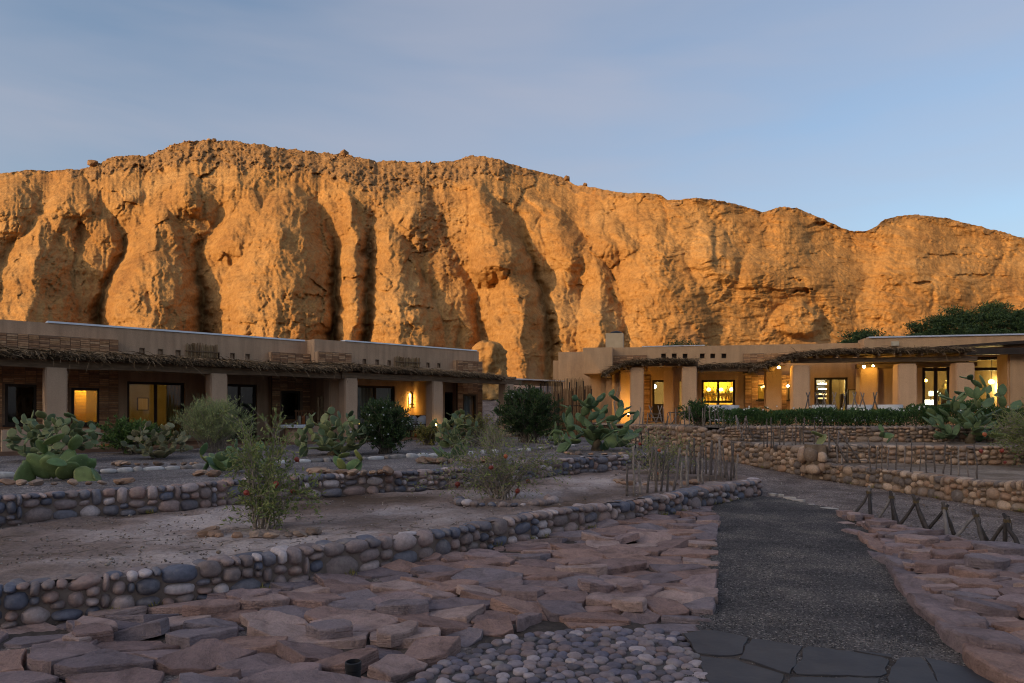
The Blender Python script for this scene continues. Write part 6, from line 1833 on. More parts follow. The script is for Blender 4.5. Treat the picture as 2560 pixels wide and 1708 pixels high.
def pad_mat(name, pal, rim):
    m, nt, b = new_mat(name, 0.62, 0.3)
    k = len(pal)
    c = _ramp(nt, _orand(nt), [(i / max(1, k - 1), p) for i, p in enumerate(pal)])
    tc = nt.nodes.new("ShaderNodeTexCoord"); sx = nt.nodes.new("ShaderNodeSeparateXYZ"); nt.links.new(tc.outputs["Object"], sx.inputs[0])
    # paler spiny rim, its backlit look painted into the colour, and spine dots (areoles)
    ex = _math(nt, 'POWER', _math(nt, 'MULTIPLY', sx.outputs[0], 2.9), 2.0)
    ez = _math(nt, 'POWER', _math(nt, 'MULTIPLY', _math(nt, 'SUBTRACT', sx.outputs[2], 0.54), 2.15), 2.0)
    rimm = _ramp(nt, _math(nt, 'ADD', ex, ez), [(0.70, (0, 0, 0)), (1.0, (1, 1, 1))])
    c = _mix(nt, c, rim, _mix(nt, (0, 0, 0), rimm, 0.55))
    vo = nt.nodes.new("ShaderNodeTexVoronoi"); vo.inputs["Scale"].default_value = 11.0; nt.links.new(tc.outputs["Object"], vo.inputs["Vector"])
    dots = _ramp(nt, vo.outputs["Distance"], [(0.08, (1, 1, 1)), (0.16, (0, 0, 0))])
    c = _mix(nt, c, (0.42, 0.40, 0.26), _mix(nt, (0, 0, 0), dots, 0.6))
    n = _noise(nt, _pos(nt), 9, 5, .6)
    c = _mix(nt, c, _ramp(nt, n, [(0.3, (.72, .72, .7)), (0.7, (1.18, 1.18, 1.15))]), .9, 'MULTIPLY')
    nt.links.new(c, b.inputs["Base Color"]); _bump(nt, b, n, .25, .01)
    return m
M_PAD_BLUE = pad_mat("pad_blue_green", [(0.108, 0.148, 0.060), (0.160, 0.200, 0.092), (0.092, 0.132, 0.068), (0.216, 0.228, 0.100), (0.136, 0.172, 0.068)], (0.336, 0.328, 0.160))
M_PAD_GREEN = pad_mat("pad_green", [(0.093, 0.162, 0.062), (0.137, 0.211, 0.074), (0.087, 0.149, 0.068), (0.174, 0.236, 0.087), (0.211, 0.236, 0.074)], (0.248, 0.273, 0.124))
M_PAD_LONG = pad_mat("pad_dark_green", [(0.085, 0.14, 0.06), (0.12, 0.18, 0.075), (0.075, 0.125, 0.07), (0.15, 0.20, 0.08), (0.10, 0.155, 0.08)], (0.22, 0.25, 0.13))
M_PAD_OLIVE = pad_mat("pad_olive", [(0.137, 0.137, 0.068), (0.186, 0.174, 0.087), (0.111, 0.124, 0.068), (0.248, 0.198, 0.111), (0.162, 0.174, 0.087)], (0.335, 0.273, 0.162))
M_PAD_TRUNK = simple_mat("cactus_bark", (0.17, 0.13, 0.085), (0.10, 0.075, 0.05), 10, .95, .05, 0, .6, .02)
def pads(mat, slim=.34): return [pad_mesh("pad", i * 7 + 3, mat, slim * (0.9 + .07 * i)) for i in range(4)]
PADS = {"blue": pads(M_PAD_BLUE, .39), "green": pads(M_PAD_GREEN, .34), "olive": pads(M_PAD_OLIVE, .41), "long": pads(M_PAD_LONG, .28)}
M_STONERING = rand_mat("ring_stone", [(0.36, 0.22, 0.15), (0.28, 0.18, 0.13), (0.42, 0.28, 0.2), (0.22, 0.16, 0.13), (0.33, 0.24, 0.19)], False, 9, .4, .9, .1, .5, .02)
RINGS = [rock_mesh("ring_stone", 900 + i, M_STONERING, 3, .3, (1, 1, .8), True) for i in range(5)]

def cactus(label, base, W, D, Hh, n, size, kind, seed, n0=6, trunk=0.0, lean=0.5, wide=0.9):
    """grown pad by pad inside an envelope (half width W, half depth D, height Hh)"""
    r = random.Random(seed); base = Vector(base)
    root = empty("prickly_pear", base); tag(root, label, "cactus", "prickly pear cacti")
    meshes = PADS[kind]; inv = Matrix.Translation(-base)
    placed = []; front = []
    def put(p, q, l):
        o = bpy.data.objects.new("pad", meshes[r.randrange(4)])
        o.location = p; o.rotation_mode = 'QUATERNION'; o.rotation_quaternion = q; o.scale = (l, l, l)
        COL.objects.link(o); o.parent = root; o.matrix_parent_inverse = inv
        placed.append((p, q, l)); front.append((p, q, l, 0))
    if trunk:
        mb = MB(); pts = []; rad = []
        for i in range(6):
            t = i / 5; pts.append(base + Vector((.05 * math.sin(t * 5 + seed), .04 * math.cos(t * 4), -.05 + trunk * t))); rad.append(.13 * (1 - .45 * t) + .015 * math.sin(i * 2.1))
        mb.tube(pts, rad, 10); mb.build("trunk", M_PAD_TRUNK, root, True)
    for k in range(n0):
        a = 2 * math.pi * (k + r.uniform(-.25, .25)) / n0
        d = Vector((math.cos(a) * wide * .8, math.sin(a) * wide * .8 * D / W, r.uniform(.45, 1.1))).normalized()
        rot = d.to_track_quat('Z', 'Y') @ Euler((0, 0, r.uniform(-.9, .9))).to_quaternion()
        put(base + Vector((math.cos(a) * .10, math.sin(a) * .08, trunk * r.uniform(.7, 1.0))), rot, size * r.uniform(.85, 1.15))
    # space colonisation: every new pad grows from the rim of an older one towards a free spot of the envelope
    targets = []
    for _ in range(9000):
        x, y, z = r.uniform(-W, W), r.uniform(-D, D), r.uniform(.06, Hh)
        e = (x / W) ** 2 + (y / D) ** 2 + ((z - Hh * .40) / (Hh * .60)) ** 2
        e *= 1 - .25 * mnoise.noise(Vector((x * 2.2, y * 2.2, z * 2.2 + seed)))
        if e > 1.0 or (e < .30 and r.random() < .7): continue
        t = base + Vector((x, y, z))
        if all((t - q).length > size * .52 for q in targets): targets.append(t)
        if len(targets) > n * 1.6: break
    targets.sort(key=lambda t: (t - base - Vector((0, 0, trunk))).length)
    for _pass in range(3):
        left = []
        for t in targets:
            if len(placed) >= n: break
            best, bt = 9.0, None
            for (p, q, l) in placed:
                for ph in (-.9, -.35, .35, .9):
                    T = p + q @ (Vector((math.sin(ph) * .27, 0, .55 + math.cos(ph) * .40)) * l)
                    dd = (t - T).length + (.35 if t.z < T.z - .05 else 0)
                    if dd < best: best, bt = dd, T
            if best > size * 1.75: left.append(t); continue
            if best < size * .4: continue
            d = ((t - bt).normalized() + Vector((0, 0, .25))).normalized()
            rot = d.to_track_quat('Z', 'Y') @ Euler((0, 0, r.gauss(0, .7))).to_quaternion()
            put(bt - d * size * .05, rot, min(max(best, size * .72), size * 1.22) * r.uniform(.92, 1.08))
        targets = left
    return root

def ring(label, c, rx, ry, z, n, size, seed, arc=(0, 6.283), mat=None, group="rings of stones round the plants"):
    r = random.Random(seed); t = empty("stone_ring", (c[0], c[1], z)); tag(t, label, "stones", group)
    for k in range(n):
        a = arc[0] + (arc[1] - arc[0]) * (k + r.uniform(-.2, .2)) / n; s = .82 * size * r.uniform(.6, 1.3)
        o = bpy.data.objects.new("stone", (mat or RINGS)[r.randrange(5)])
        o.location = (c[0] + rx * math.cos(a), c[1] + ry * math.sin(a), z + s * .35); o.scale = (s * r.uniform(1, 1.5), s, s * r.uniform(.6, .9)); o.rotation_euler = (r.uniform(-.2, .2), r.uniform(-.2, .2), r.uniform(0, 6.28)); link(o, t)

ZU = .68
def at_u(u, v, z=ZU): return GP(u, v, z)
cactus("tall blue-green prickly pear at the far left before the patio wall", at_u(128, 1152), .95, .75, 1.5, 150, .29, "blue", 1, 8)
cactus("sprawling bright green prickly pear with big pads low at far left", at_u(140, 1196), 1.0, .55, .62, 17, .46, "green", 2, 9, 0, .4, 1.3)
cactus("brownish round-padded prickly pear beside the dark green shrub at left", at_u(395, 1146), .82, .6, 1.08, 120, .22, "olive", 3, 9)
cactus("straggly prickly pear half hidden behind the front pomegranate bush", at_u(575, 1178), .75, .5, .95, 22, .36, "green", 4, 6)
cactus("big rounded blue-green prickly pear in the middle of the left bed", at_u(832, 1138), .98, .8, 1.5, 120, .31, "blue", 5, 8, .15)
cactus("small three-padded prickly pear among rocks behind the second wall", at_u(868, 1178), .5, .3, .55, 6, .32, "green", 6, 3)
cactus("upright prickly pear with pale top pads left of the big dark bush", at_u(1138, 1122), .66, .55, 1.5, 90, .30, "blue", 7, 6, .2)
cactus("cluster of dark green pads at the foot of the upright prickly pear", at_u(1130, 1150), .8, .35, .6, 9, .42, "green", 8, 6, 0, .3, 1.2)
cactus("large spreading dark green prickly pear before the reed fence", at_u(1492, 1128), 1.75, 1.0, 1.8, 100, .48, "long", 9, 9, .35, .45, 1.3)
cactus("large spreading prickly pear leaning over the upper right wall", (12.75, 18.9, .85), 1.95, 1.0, 1.85, 105, .50, "long", 10, 9, .55, .45, 1.3)
cactus("pale grey-green prickly pear behind the hedge near the blind window", (9.0, 24.2, 1.24), .6, .4, .95, 30, .26, "blue", 11, 6)
cactus("single upright pad beside the thin sticks on the right terrace", (7.75, 17.6, .83), .3, .2, .55, 2, .46, "blue", 12, 1, 0)
cactus("narrow young prickly pear at the foot of the upper right wall", (10.1, 18.6, .83), .25, .2, .75, 4, .38, "long", 13, 1, 0)
cactus("low yellow-green cactus at the left of the big spreading cactus", at_u(1405, 1112), .6, .45, .7, 26, .22, "green", 14, 7)
ring("row of rocks under the far left cactus", at_u(150, 1206), 1.0, .3, ZU, 13, .085, 1, (3.1, 6.3))
ring("rocks around the small three-padded cactus", at_u(878, 1182), .62, .25, ZU, 13, .11, 2, (2.8, 6.6))
ring("orange rocks round the foot of the upright prickly pear", at_u(1150, 1154), .8, .3, ZU, 13, .13, 3, (2.8, 6.6))
ring("small stones under the brownish prickly pear", at_u(392, 1160), .8, .3, ZU, 12, .09, 4, (3.0, 6.4))
ring("two pale rocks by the straggly prickly pear", at_u(540, 1188), .3, .1, ZU, 3, .11, 5, (2.6, 6.0))
ring("small brown stones at the trunk of the big spreading cactus", at_u(1490, 1136), .7, .2, ZU, 9, .09, 6, (2.8, 6.6))

# ---- leafy shrubs
def leaf_cloud(C, Dn, L, Wd, r):
    """C (n,3) leaf bases, Dn (n,3) directions; diamond leaves"""
    n = len(C); rs = np.random.RandomState(r)
    D = Dn / np.linalg.norm(Dn, axis=1)[:, None]
    S = np.cross(D, rs.normal(size=(n, 3))); S /= np.linalg.norm(S, axis=1)[:, None] + 1e-9
    N = np.cross(D, S)
    l = L * rs.uniform(.65, 1.3, (n, 1)); w = Wd * rs.uniform(.7, 1.3, (n, 1))
    V = np.stack([C, C + D * l * .5 + S * w * .5 + N * w * .12, C + D * l, C + D * l * .5 - S * w * .5 + N * w * .12], 1).reshape(-1, 3)
    Q = np.arange(n * 4).reshape(n, 4)
    return V, Q
def shrub(name, label, base, W, D, Hh, twigs, per, L, Wd, mat, seed, cat="shrub", group=None, bark=None, droop=0.0, low=0.12, flowers=0, stem=0.018, up=0.5, bare=0.35, fan=0.55, fork=4, spray=(.12, .30)):
    r = random.Random(seed); rs = np.random.RandomState(seed); base = Vector(base)
    root = empty(name, base); tag(root, label, cat, group)
    mb = MB(); C, Dn = [], []; tips = []
    for k in range(twigs):
        a = r.uniform(0, 6.283); q = math.sqrt(r.random()); hh = Hh * (low + (1 - low) * r.random() ** .6)
        env = math.sqrt(max(0, 1 - ((hh / Hh - .45) / .62) ** 2))
        lump = 1 + .22 * mnoise.noise(Vector((math.cos(a) * 1.4, math.sin(a) * 1.4, hh * 1.6 + seed)))
        tip = base + Vector((W * q * env * math.cos(a) * lump, D * q * env * math.sin(a) * lump, hh * (1 + .1 * (lump - 1))))
        st = base + Vector((r.gauss(0, W * .10), r.gauss(0, D * .10), 0))
        mid = st.lerp(tip, .5) + Vector((r.gauss(0, .06), r.gauss(0, .06), Hh * .10 - droop * .0)) 
        end = tip - Vector((0, 0, droop * r.random()))
        pts = [st, st.lerp(mid, .6) + Vector((0, 0, .03)), mid, end]
        mb.tube(pts, [stem, stem * .8, stem * .5, stem * .15], 4, False); tips.append(end)
        # leaves along the outer part of the twig and side sprays
        for f in range(fork):
            t0 = bare + (1 - bare) * r.random()
            p0 = mid.lerp(end, (t0 - .5) * 2) if t0 > .5 else st.lerp(mid, t0 * 2)
            dd = ((end - mid).normalized() + Vector((r.gauss(0, fan), r.gauss(0, fan), r.gauss(.1, fan)))).normalized()
            sl = r.uniform(*spray) * min(1, Hh) * 1.1
            p1 = p0 + dd * sl
            if fork > 1: mb.tube([p0, p1], [stem * .3, stem * .1], 3, False)
            m = max(2, per // fork)
            t = rs.uniform(.05, 1, (m, 1))
            c = np.array(p0)[None] * (1 - t) + np.array(p1)[None] * t + rs.normal(0, .012, (m, 3))
            C.append(c); Dn.append(np.array(dd)[None] * .7 + rs.normal(0, .6, (m, 3)) + np.array([[0, 0, up * .5]]))
    mb.build("stems", bark or M_BARK, root)
    V, Q = leaf_cloud(np.vstack(C), np.vstack(Dn), L, Wd, seed)
    zmin = base.z + .01; V[:, 2] = np.maximum(V[:, 2], zmin)
    add_obj("foliage", fast_mesh("foliage", V, Q, mat), root)
    if flowers:
        J = MB()
        for k in range(flowers):
            p = tips[r.randrange(len(tips))] + Vector((r.gauss(0, .08), r.gauss(0, .08), r.gauss(0, .06)))
            s = r.uniform(.018, .034); n = Vector((r.gauss(0, .5), -1, r.gauss(.4, .4))).normalized(); a = n.orthogonal().normalized(); b_ = n.cross(a)
            ring_ = []
            for i in range(10):
                rr = s * (1 if i % 2 else .45); an = i * .6283
                ring_.append(p + (a * math.cos(an) + b_ * math.sin(an)) * rr + n * (.3 * rr))
            J.add([p] + ring_, [(0, 1 + i, 1 + (i + 1) % 10) for i in range(10)])
        J.build("flowers", M_FLOWER, root)
    return root, tips
M_BARK = simple_mat("grey_bark", (0.20, 0.165, 0.135), (0.12, 0.095, 0.075), 14, .95, .05)
M_BARKP = simple_mat("pale_bark", (0.33, 0.28, 0.23), (0.22, 0.18, 0.15), 14, .95, .05)
M_FLOWER = simple_mat("white_petal", (0.75, 0.74, 0.72), (0.65, 0.64, 0.62), 9)
def leafm(name, pal, tr=.25): return rand_mat(name, pal, True, 6, .3, .6, .3, 0, .01, tr)
M_LEAF_DARK = leafm("leaf_dark", [(0.037, 0.068, 0.024), (0.061, 0.105, 0.034), (0.085, 0.128, 0.037), (0.048, 0.085, 0.034)])
M_LEAF_GREEN = leafm("leaf_green", [(0.072, 0.136, 0.032), (0.112, 0.192, 0.048), (0.088, 0.160, 0.045), (0.160, 0.232, 0.064)])
M_LEAF_GREY = leafm("leaf_grey_green", [(0.287, 0.340, 0.136), (0.358, 0.405, 0.177), (0.233, 0.276, 0.116), (0.430, 0.460, 0.204)])
M_LEAF_POM = leafm("leaf_pomegranate", [(0.161, 0.212, 0.068), (0.233, 0.276, 0.088), (0.134, 0.184, 0.061), (0.305, 0.331, 0.109)])
M_LEAF_YEL = leafm("leaf_yellow_green", [(0.192, 0.192, 0.048), (0.272, 0.240, 0.064), (0.144, 0.160, 0.048), (0.352, 0.288, 0.080)])
M_LEAF_HEDGE = leafm("leaf_hedge", [(0.040, 0.088, 0.026), (0.064, 0.128, 0.035), (0.088, 0.160, 0.045), (0.048, 0.104, 0.032)])
shrub("leafy_shrub", "dark green leafy shrub in front of the lit glass door", at_u(330, 1135), .85, .65, .75, 120, 70, .075, .035, M_LEAF_GREEN, 31)
shrub("feathery_shrub", "pale grey-green feathery shrub left of the second column", at_u(535, 1130), 1.0, .7, 1.22, 400, 46, .10, .010, M_LEAF_GREY, 32, "shrub", None, M_BARKP, 0, .3, 0, .007, 1.6, .25, .22, 3)
shrub("oleander", "rounded dark shrub dotted with white flowers beside the big cactus", at_u(962, 1134), .70, .65, 1.2, 150, 84, .095, .026, M_LEAF_DARK, 33, "shrub", None, None, 0, .1, 60, .016, .8)
shrub("oleander", "tall dense dark bush with few white flowers before the reed fence", at_u(1322, 1110), 1.15, .95, 1.68, 280, 90, .10, .03, M_LEAF_DARK, 34, "shrub", None, None, 0, .1, 34, .018, .8)
shrub("small_bush", "small yellow-green bush at the foot of the fourth column", at_u(1075, 1116), .5, .4, .62, 60, 60, .05, .03, M_LEAF_YEL, 35)
shrub("small_bush", "yellowish bush behind the upright prickly pear", at_u(1195, 1118), .8, .5, .95, 70, 50, .05, .024, M_LEAF_YEL, 36, "shrub", None, None, .1)
shrub("small_bush", "dry pale twiggy bush right of the upright prickly pear", at_u(1230, 1128), .85, .5, .75, 90, 16, .035, .014, M_LEAF_POM, 37, "shrub", None, M_BARKP, .1, .2, 0, .007)
# pomegranates with red fruit
M_FRUIT = rand_mat("pomegranate_skin", [(0.36, 0.055, 0.025), (0.28, 0.04, 0.022), (0.40, 0.11, 0.04), (0.22, 0.035, 0.022)], False, 12, .3, .45, .4, .1, .005)
def fruit_mesh():
    mb = MB(); mb.lathe((0, 0, 0), [(.001, -.5), (.25, -.46), (.43, -.28), (.5, 0), (.44, .25), (.28, .42), (.10, .48), (.09, .56), (.16, .68)], 12)
    return mk_mesh("fruit", mb.v, mb.f, M_FRUIT, True)
FRUIT = fruit_mesh()
def fruits(root, pts, size, r):
    for p in pts:
        o = bpy.data.objects.new("fruit", FRUIT); s = size * r.uniform(.85, 1.15); o.location = p; o.scale = (s, s, s); o.rotation_euler = (math.pi + r.gauss(0, .5), r.gauss(0, .5), r.uniform(0, 6)); link(o, root)
_r = random.Random(44)
pb = GP(655, 1322, .33)
pm, tp = shrub("pomegranate_bush", "bushy pomegranate with red fruit on the dirt bed in the left foreground", pb, .70, .5, 1.3, 22, 190, .055, .020, M_LEAF_POM, 41, "shrub", "pomegranate bushes", M_BARKP, .1, .2, 0, .011, .6, .06, .75, 14, (.15, .42))
fruits(pm, [DP(u, v, pb.y + dy) for u, v, dy in ((616, 1232, -.3), (690, 1210, -.25), (732, 1228, .1), (742, 1149, .3))], .068, _r)
pb = GP(1258, 1247, .33)
pm, tp = shrub("pomegranate_bush", "sparse wide pomegranate with red fruit in the middle of the dirt bed", pb, 1.35, .8, 1.1, 30, 105, .052, .019, M_LEAF_POM, 42, "shrub", "pomegranate bushes", M_BARKP, .45, .3, 0, .014, .2, .22, 1.0, 14, (.2, .55))
fruits(pm, [DP(u, v, pb.y + dy) for u, v, dy in ((1264, 1141, -.4), (1228, 1169, -.5), (1144, 1211, -.2), (1294, 1228, -.2), (1320, 1203, .2))], .08, _r)
pb = GP(1640, 1200, .33)
pm, tp = shrub("pomegranate_bush", "thin pomegranate enclosed by the ring of upright sticks", pb, .9, .6, 1.05, 18, 90, .052, .019, M_LEAF_POM, 43, "shrub", "pomegranate bushes", M_BARKP, .3, .3, 0, .013, .3, .22, 1.0, 12, (.2, .5))
fruits(pm, [DP(u, v, pb.y + dy) for u, v, dy in ((1648, 1126, -.3), (1642, 1184, -.2), (1600, 1110, .2))], .07, _r)
pm, tp = shrub("pomegranate_bush", "drooping pomegranate at the right edge above the stick fence", (11.9, 15.4, .44), 1.5, .8, 1.5, 34, 260, .055, .02, M_LEAF_POM, 45, "shrub", "pomegranate bushes", M_BARKP, .5, .4, 0, .018, .1, .3, .9, 14, (.2, .5))
fruits(pm, [DP(u, v, 15.0) for u, v in ((2453, 1128), (2505, 1127), (2513, 1156), (2462, 1086))], .08, _r)
ring("half circle of flat rocks at the foot of the front pomegranate", GP(655, 1332, .33), .62, .32, .33, 12, .085, 11, (2.9, 6.6))
ring("ring of grey cobbles round the middle pomegranate", GP(1262, 1256, .33), .72, .42, .33, 20, .085, 12, (2.6, 6.8), [rock_mesh("cobble", 950 + i, M_ST_COOL, 3, .12) for i in range(5)])
ring("pinkish stones round the stick-fenced pomegranate", GP(1640, 1208, .33), .75, .35, .33, 12, .09, 13, (2.6, 6.8))
# hedge along the dining terrace
hd = empty("hedge", (11, 21.2, 1.24)); tag(hd, "long dense dark green hedge above the upper right wall", "hedge")
rs = np.random.RandomState(5); n = 30000
xs = rs.uniform(6.6, 17.5, n); yy = 21.55 - .05 * (xs - 7) + rs.uniform(-.45, .45, n)
htop = .50 + .12 * fbm(xs / .5, xs * 0, 3, 3) + .22 * np.clip((xs - 12.0) / 1.5, 0, 1) * np.clip((16 - xs) / 1.5, 0, 1)
zz = 1.24 + htop * rs.uniform(0, 1, n) ** .55
V, Q = leaf_cloud(np.stack([xs, yy, zz], 1), rs.normal(0, .6, (n, 3)) + np.array([[0, -.1, .8]]), .085, .03, 6)
add_obj("foliage", fast_mesh("foliage", V, Q, M_LEAF_HEDGE), hd)
mb = MB()
for i in range(110):
    x = rs.uniform(6.7, 17.4); y = 21.55 - .05 * (x - 7) + rs.uniform(-.3, .3); mb.tube([(x, y, 1.2), (x + rs.normal(0, .06), y, 1.6)], [.012, .005], 4, False)
mb.build("stems", M_BARK, hd)
J = MB()
for k in range(60):
    x = rs.uniform(7, 17); p = Vector((x, 21.2 - .05 * (x - 7) + rs.uniform(-.2, .2), 1.24 + .5 + rs.uniform(0, .15))); s = .03
    J.add([p + Vector((s * math.cos(i * 1.0472), -.005, s * math.sin(i * 1.0472))) for i in range(6)] + [p + Vector((0, .02, 0))], [(i, (i + 1) % 6, 6) for i in range(6)])
J.build("flowers", M_FLOWER, hd)
shrub("small_bush", "leafy bush at the left end of the hedge by the column", (6.4, 23.2, 1.24), .75, .5, .75, 90, 60, .075, .035, M_LEAF_HEDGE, 46)
shrub("small_bush", "grey-green bush at the far right behind the leaning cactus", (16.2, 20.6, 1.24), 1.2, .7, .85, 120, 50, .06, .02, M_LEAF_POM, 47)
shrub("small_bush", "yellowish weeds growing under the leaning cactus at right", (14.2, 18.4, .84), 1.0, .5, .8, 90, 40, .06, .02, M_LEAF_YEL, 48, "shrub", None, M_BARKP, .2)
# tree behind the dining building: wide layered crown
def crown_tree(label, base, W, D, z0, z1, n, seed, cat="tree", leaf=.11):
    r = random.Random(seed); rs = np.random.RandomState(seed); base = Vector(base)
    root = empty("shade_tree", base); tag(root, label, cat, "trees behind the dining building")
    mb = MB(); C, Dn = [], []
    for k in range(n):
        a = r.uniform(0, 6.283); q = math.sqrt(r.random()); x, y = W * q * math.cos(a), D * q * math.sin(a)
        top = z0 + (z1 - z0) * (math.sqrt(max(0, 1 - (q * .98) ** 2)) * (1 + .16 * mnoise.noise(Vector((x * .8, y * .8, seed)))))
        z = top - (z1 - z0) * .55 * r.random() ** 1.6
        c = base + Vector((x, y, z - base.z))
        fork = base + Vector((x * .25, y * .25, (z0 - base.z) * .75))
        if k % 3 == 0: mb.tube([fork, fork.lerp(c, .55) + Vector((0, 0, .2)), c], [.05, .03, .008], 5, False)
        m = 150; sc = np.array([[.42, .42, .16]]) * r.uniform(.7, 1.2)
        pts = rs.normal(0, 1, (m, 3)) * sc * .62
        C.append(np.array(c)[None] + pts); Dn.append(rs.normal(0, 1, (m, 3)) + np.array([[0, 0, .4]]))
    mb.build("branches", M_BARK, root)
    t = MB(); t.tube([base, base + Vector((.1, 0, (z0 - base.z) * .4)), base + Vector((0, 0, (z0 - base.z) * .8))], [.28, .22, .16], 9); t.build("trunk", M_BARK, root)
    V, Q = leaf_cloud(np.vstack(C), np.vstack(Dn), leaf, leaf * .42, seed)
    add_obj("crown", fast_mesh("crown", V, Q, M_LEAF_DARK), root)
crown_tree("wide dark green tree rising behind the right roof", (26.2, 38.0, 1.5), 4.7, 2.8, 4.5, 7.45, 330, 61, 'tree', .15)
crown_tree("small dark tree left of the wide tree behind the roof", (19.0, 36.5, 1.5), 1.7, 1.2, 4.2, 6.0, 70, 62, 'tree', .14)
crown_tree("tiny treetop peeping over the roof right of the chimney", (8.3, 34.0, 1.5), .75, .6, 4.55, 5.2, 14, 63, "tree", .10)
crown_tree("second tiny treetop over the roof, farther right", (9.35, 34.0, 1.5), .5, .4, 4.5, 5.05, 9, 64, "tree", .10)
# ------------------------------------------------------------------ stick fences, reed fence, small things
M_STICK = rand_mat("weathered_stick", [(0.22, 0.18, 0.165), (0.17, 0.14, 0.125), (0.28, 0.235, 0.21), (0.14, 0.115, 0.105)], False, 16, .45, .92, .08, .5, .006)
M_STICKD = rand_mat("dark_stick", [(0.075, 0.062, 0.06), (0.10, 0.085, 0.08), (0.055, 0.047, 0.047), (0.22, 0.195, 0.19)], False, 16, .4, .85, .12, .5, .006)
def stick(parent, a, b_, rad, r, name="stick", mat=None):
    a, b_ = Vector(a), Vector(b_); l = (b_ - a).length; pts, rr = [], []
    for i in range(6):
        t = i / 5; k = .03 * l * math.sin(math.pi * t)
        pts.append(a.lerp(b_, t) +  Vector((r.gauss(0, .5), r.gauss(0, .5), 0)) * k); rr.append(rad * 1.1 * (1.1 - .3 * t) * r.uniform(.88, 1.14))
    mb = MB(); mb.tube(pts, rr, 7); return mb.build(name, mat or M_STICK, parent, True)
def stick_fence(label, sticks, seed, mat=None):
    """sticks: (u of the foot, ground point, height, lean x, radius)"""
    r = random.Random(seed); f = empty("stick_fence", sticks[0][0]); tag(f, label, "fence")
    for (p, h, lx, rad) in sticks:
        p = Vector(p); stick(f, p - Vector((0, 0, .06)), p + Vector((lx, r.gauss(0, .02), h)), rad, r, "stick", mat)
    return f
r = random.Random(81)
# ring of sticks at the end of the dirt bed
Z1 = .33; ring_s = []
for u, v, top, lx in ((1568, 1238, 1160, 0), (1586, 1237, 1115, -.02), (1601, 1236, 1158, -.03), (1618, 1232, 1125, .09), (1640, 1232, 1120, .0), (1652, 1229, 1119, .08), (1669, 1228, 1152, .02), (1684, 1225, 1120, .12), (1702, 1219, 1155, .03), (1718, 1216, 1140, .0), (1744, 1210, 1130, .02), (1758, 1208, 1145, -.02), (1774, 1205, 1108, .03), (1790, 1203, 1138, .02), (1805, 1200, 1110, -.03), (1818, 1200, 1150, .0), (1828, 1199, 1104, .01), (1842, 1199, 1136, .02)):
    p = GP(u, v, Z1); ring_s.append((p, (v - top) / F * p.y, lx, r.uniform(.014, .024)))
for u, v, top, lx in ((1726, 1182, 1100, -.02), (1736, 1183, 1095, .0), (1749, 1184, 1114, .03), (1758, 1180, 1108, .0), (1766, 1184, 1118, .0), (1777, 1186, 1100, .02), (1786, 1188, 1108, .05), (1798, 1190, 1100, .0), (1812, 1192, 1112, -.04), (1833, 1195, 1108, .0), (1715, 1178, 1112, .02), (1700, 1172, 1115, -.02), (1684, 1168, 1108, .0), (1666, 1166, 1118, .02)):
    p = GP(u, v, Z1); ring_s.append((p, (v - top) / F * p.y, lx, r.uniform(.014, .026)))
stick_fence("ring of weathered upright sticks at the end of the dirt bed beside the path", ring_s, 1)
# thin stick fence on the right terrace
Z2 = .44; fs = []
for x in (985, 1035, 1090, 1135, 1210, 1285, 1340, 1425, 1485, 1560, 1630, 1700, 1770, 1860, 1935):
    u = 1900 + .2809 * x; v = 1172 + (x - 985) / 950 * 22; tall = x in (985, 1090, 1210, 1340, 1485, 1630, 1770, 1935)
    p = GP(u, v, Z2); fs.append((p, (.66 if tall else .47) * r.uniform(.92, 1.08), r.gauss(0, .02), r.uniform(.011, .016)))
fr2 = stick_fence("evenly spaced thin sticks standing behind the low right path wall", fs, 2)
for (u1, v1, u2, v2) in ((2072, 1075, 2074, 1128), (2075, 1085, 2118, 1155), (2097, 1076, 2092, 1160), (2098, 1080, 2152, 1158), (2118, 1092, 2120, 1158), (2102, 1115, 2105, 1162)):
    d = 15.7; stick(fr2, DP(u2, v2, d), DP(u1, v1, d + .1), .018, r)
for (u1, v1, u2, v2) in ((2110, 1112, 2165, 1118), (2118, 1148, 2166, 1152), (2108, 1130, 2160, 1133)):
    stick(fr2, DP(u1, v1, 15.75), DP(u2, v2, 15.7), .010, r, "cross_stick")
# sticks on the cactus terrace
fs = []
for x, tall in ((35, 0), (65, 1), (100, 1), (120, 0), (178, 1), (215, 0), (288, 0), (318, 1), (362, 0), (390, 1), (485, 1), (515, 0), (558, 1)):
    u = 1900 + .2809 * x; d = 17.9; p = Vector(((u - U0) / F * d, d, .83)); fs.append((p, (.70 if tall else .45) * r.uniform(.94, 1.06), r.gauss(0, .02), r.uniform(.011, .016)))
fr3 = stick_fence("short row of thin sticks behind the taller part of the right path wall", fs, 3)
for (u1, v1, u2, v2) in ((1840, 1038, 1844, 1075), (1842, 1045, 1858, 1098), (1866, 1040, 1853, 1095), (1864, 1042, 1882, 1098), (1862, 1045, 1866, 1096)):
    stick(fr3, DP(u2, v2, 19.6), DP(u1, v1, 19.7), .018, r)
for v in (1075, 1086, 1096): stick(fr3, DP(1858, v, 19.6), DP(1888, v + 1, 19.6), .010, r, "cross_stick")
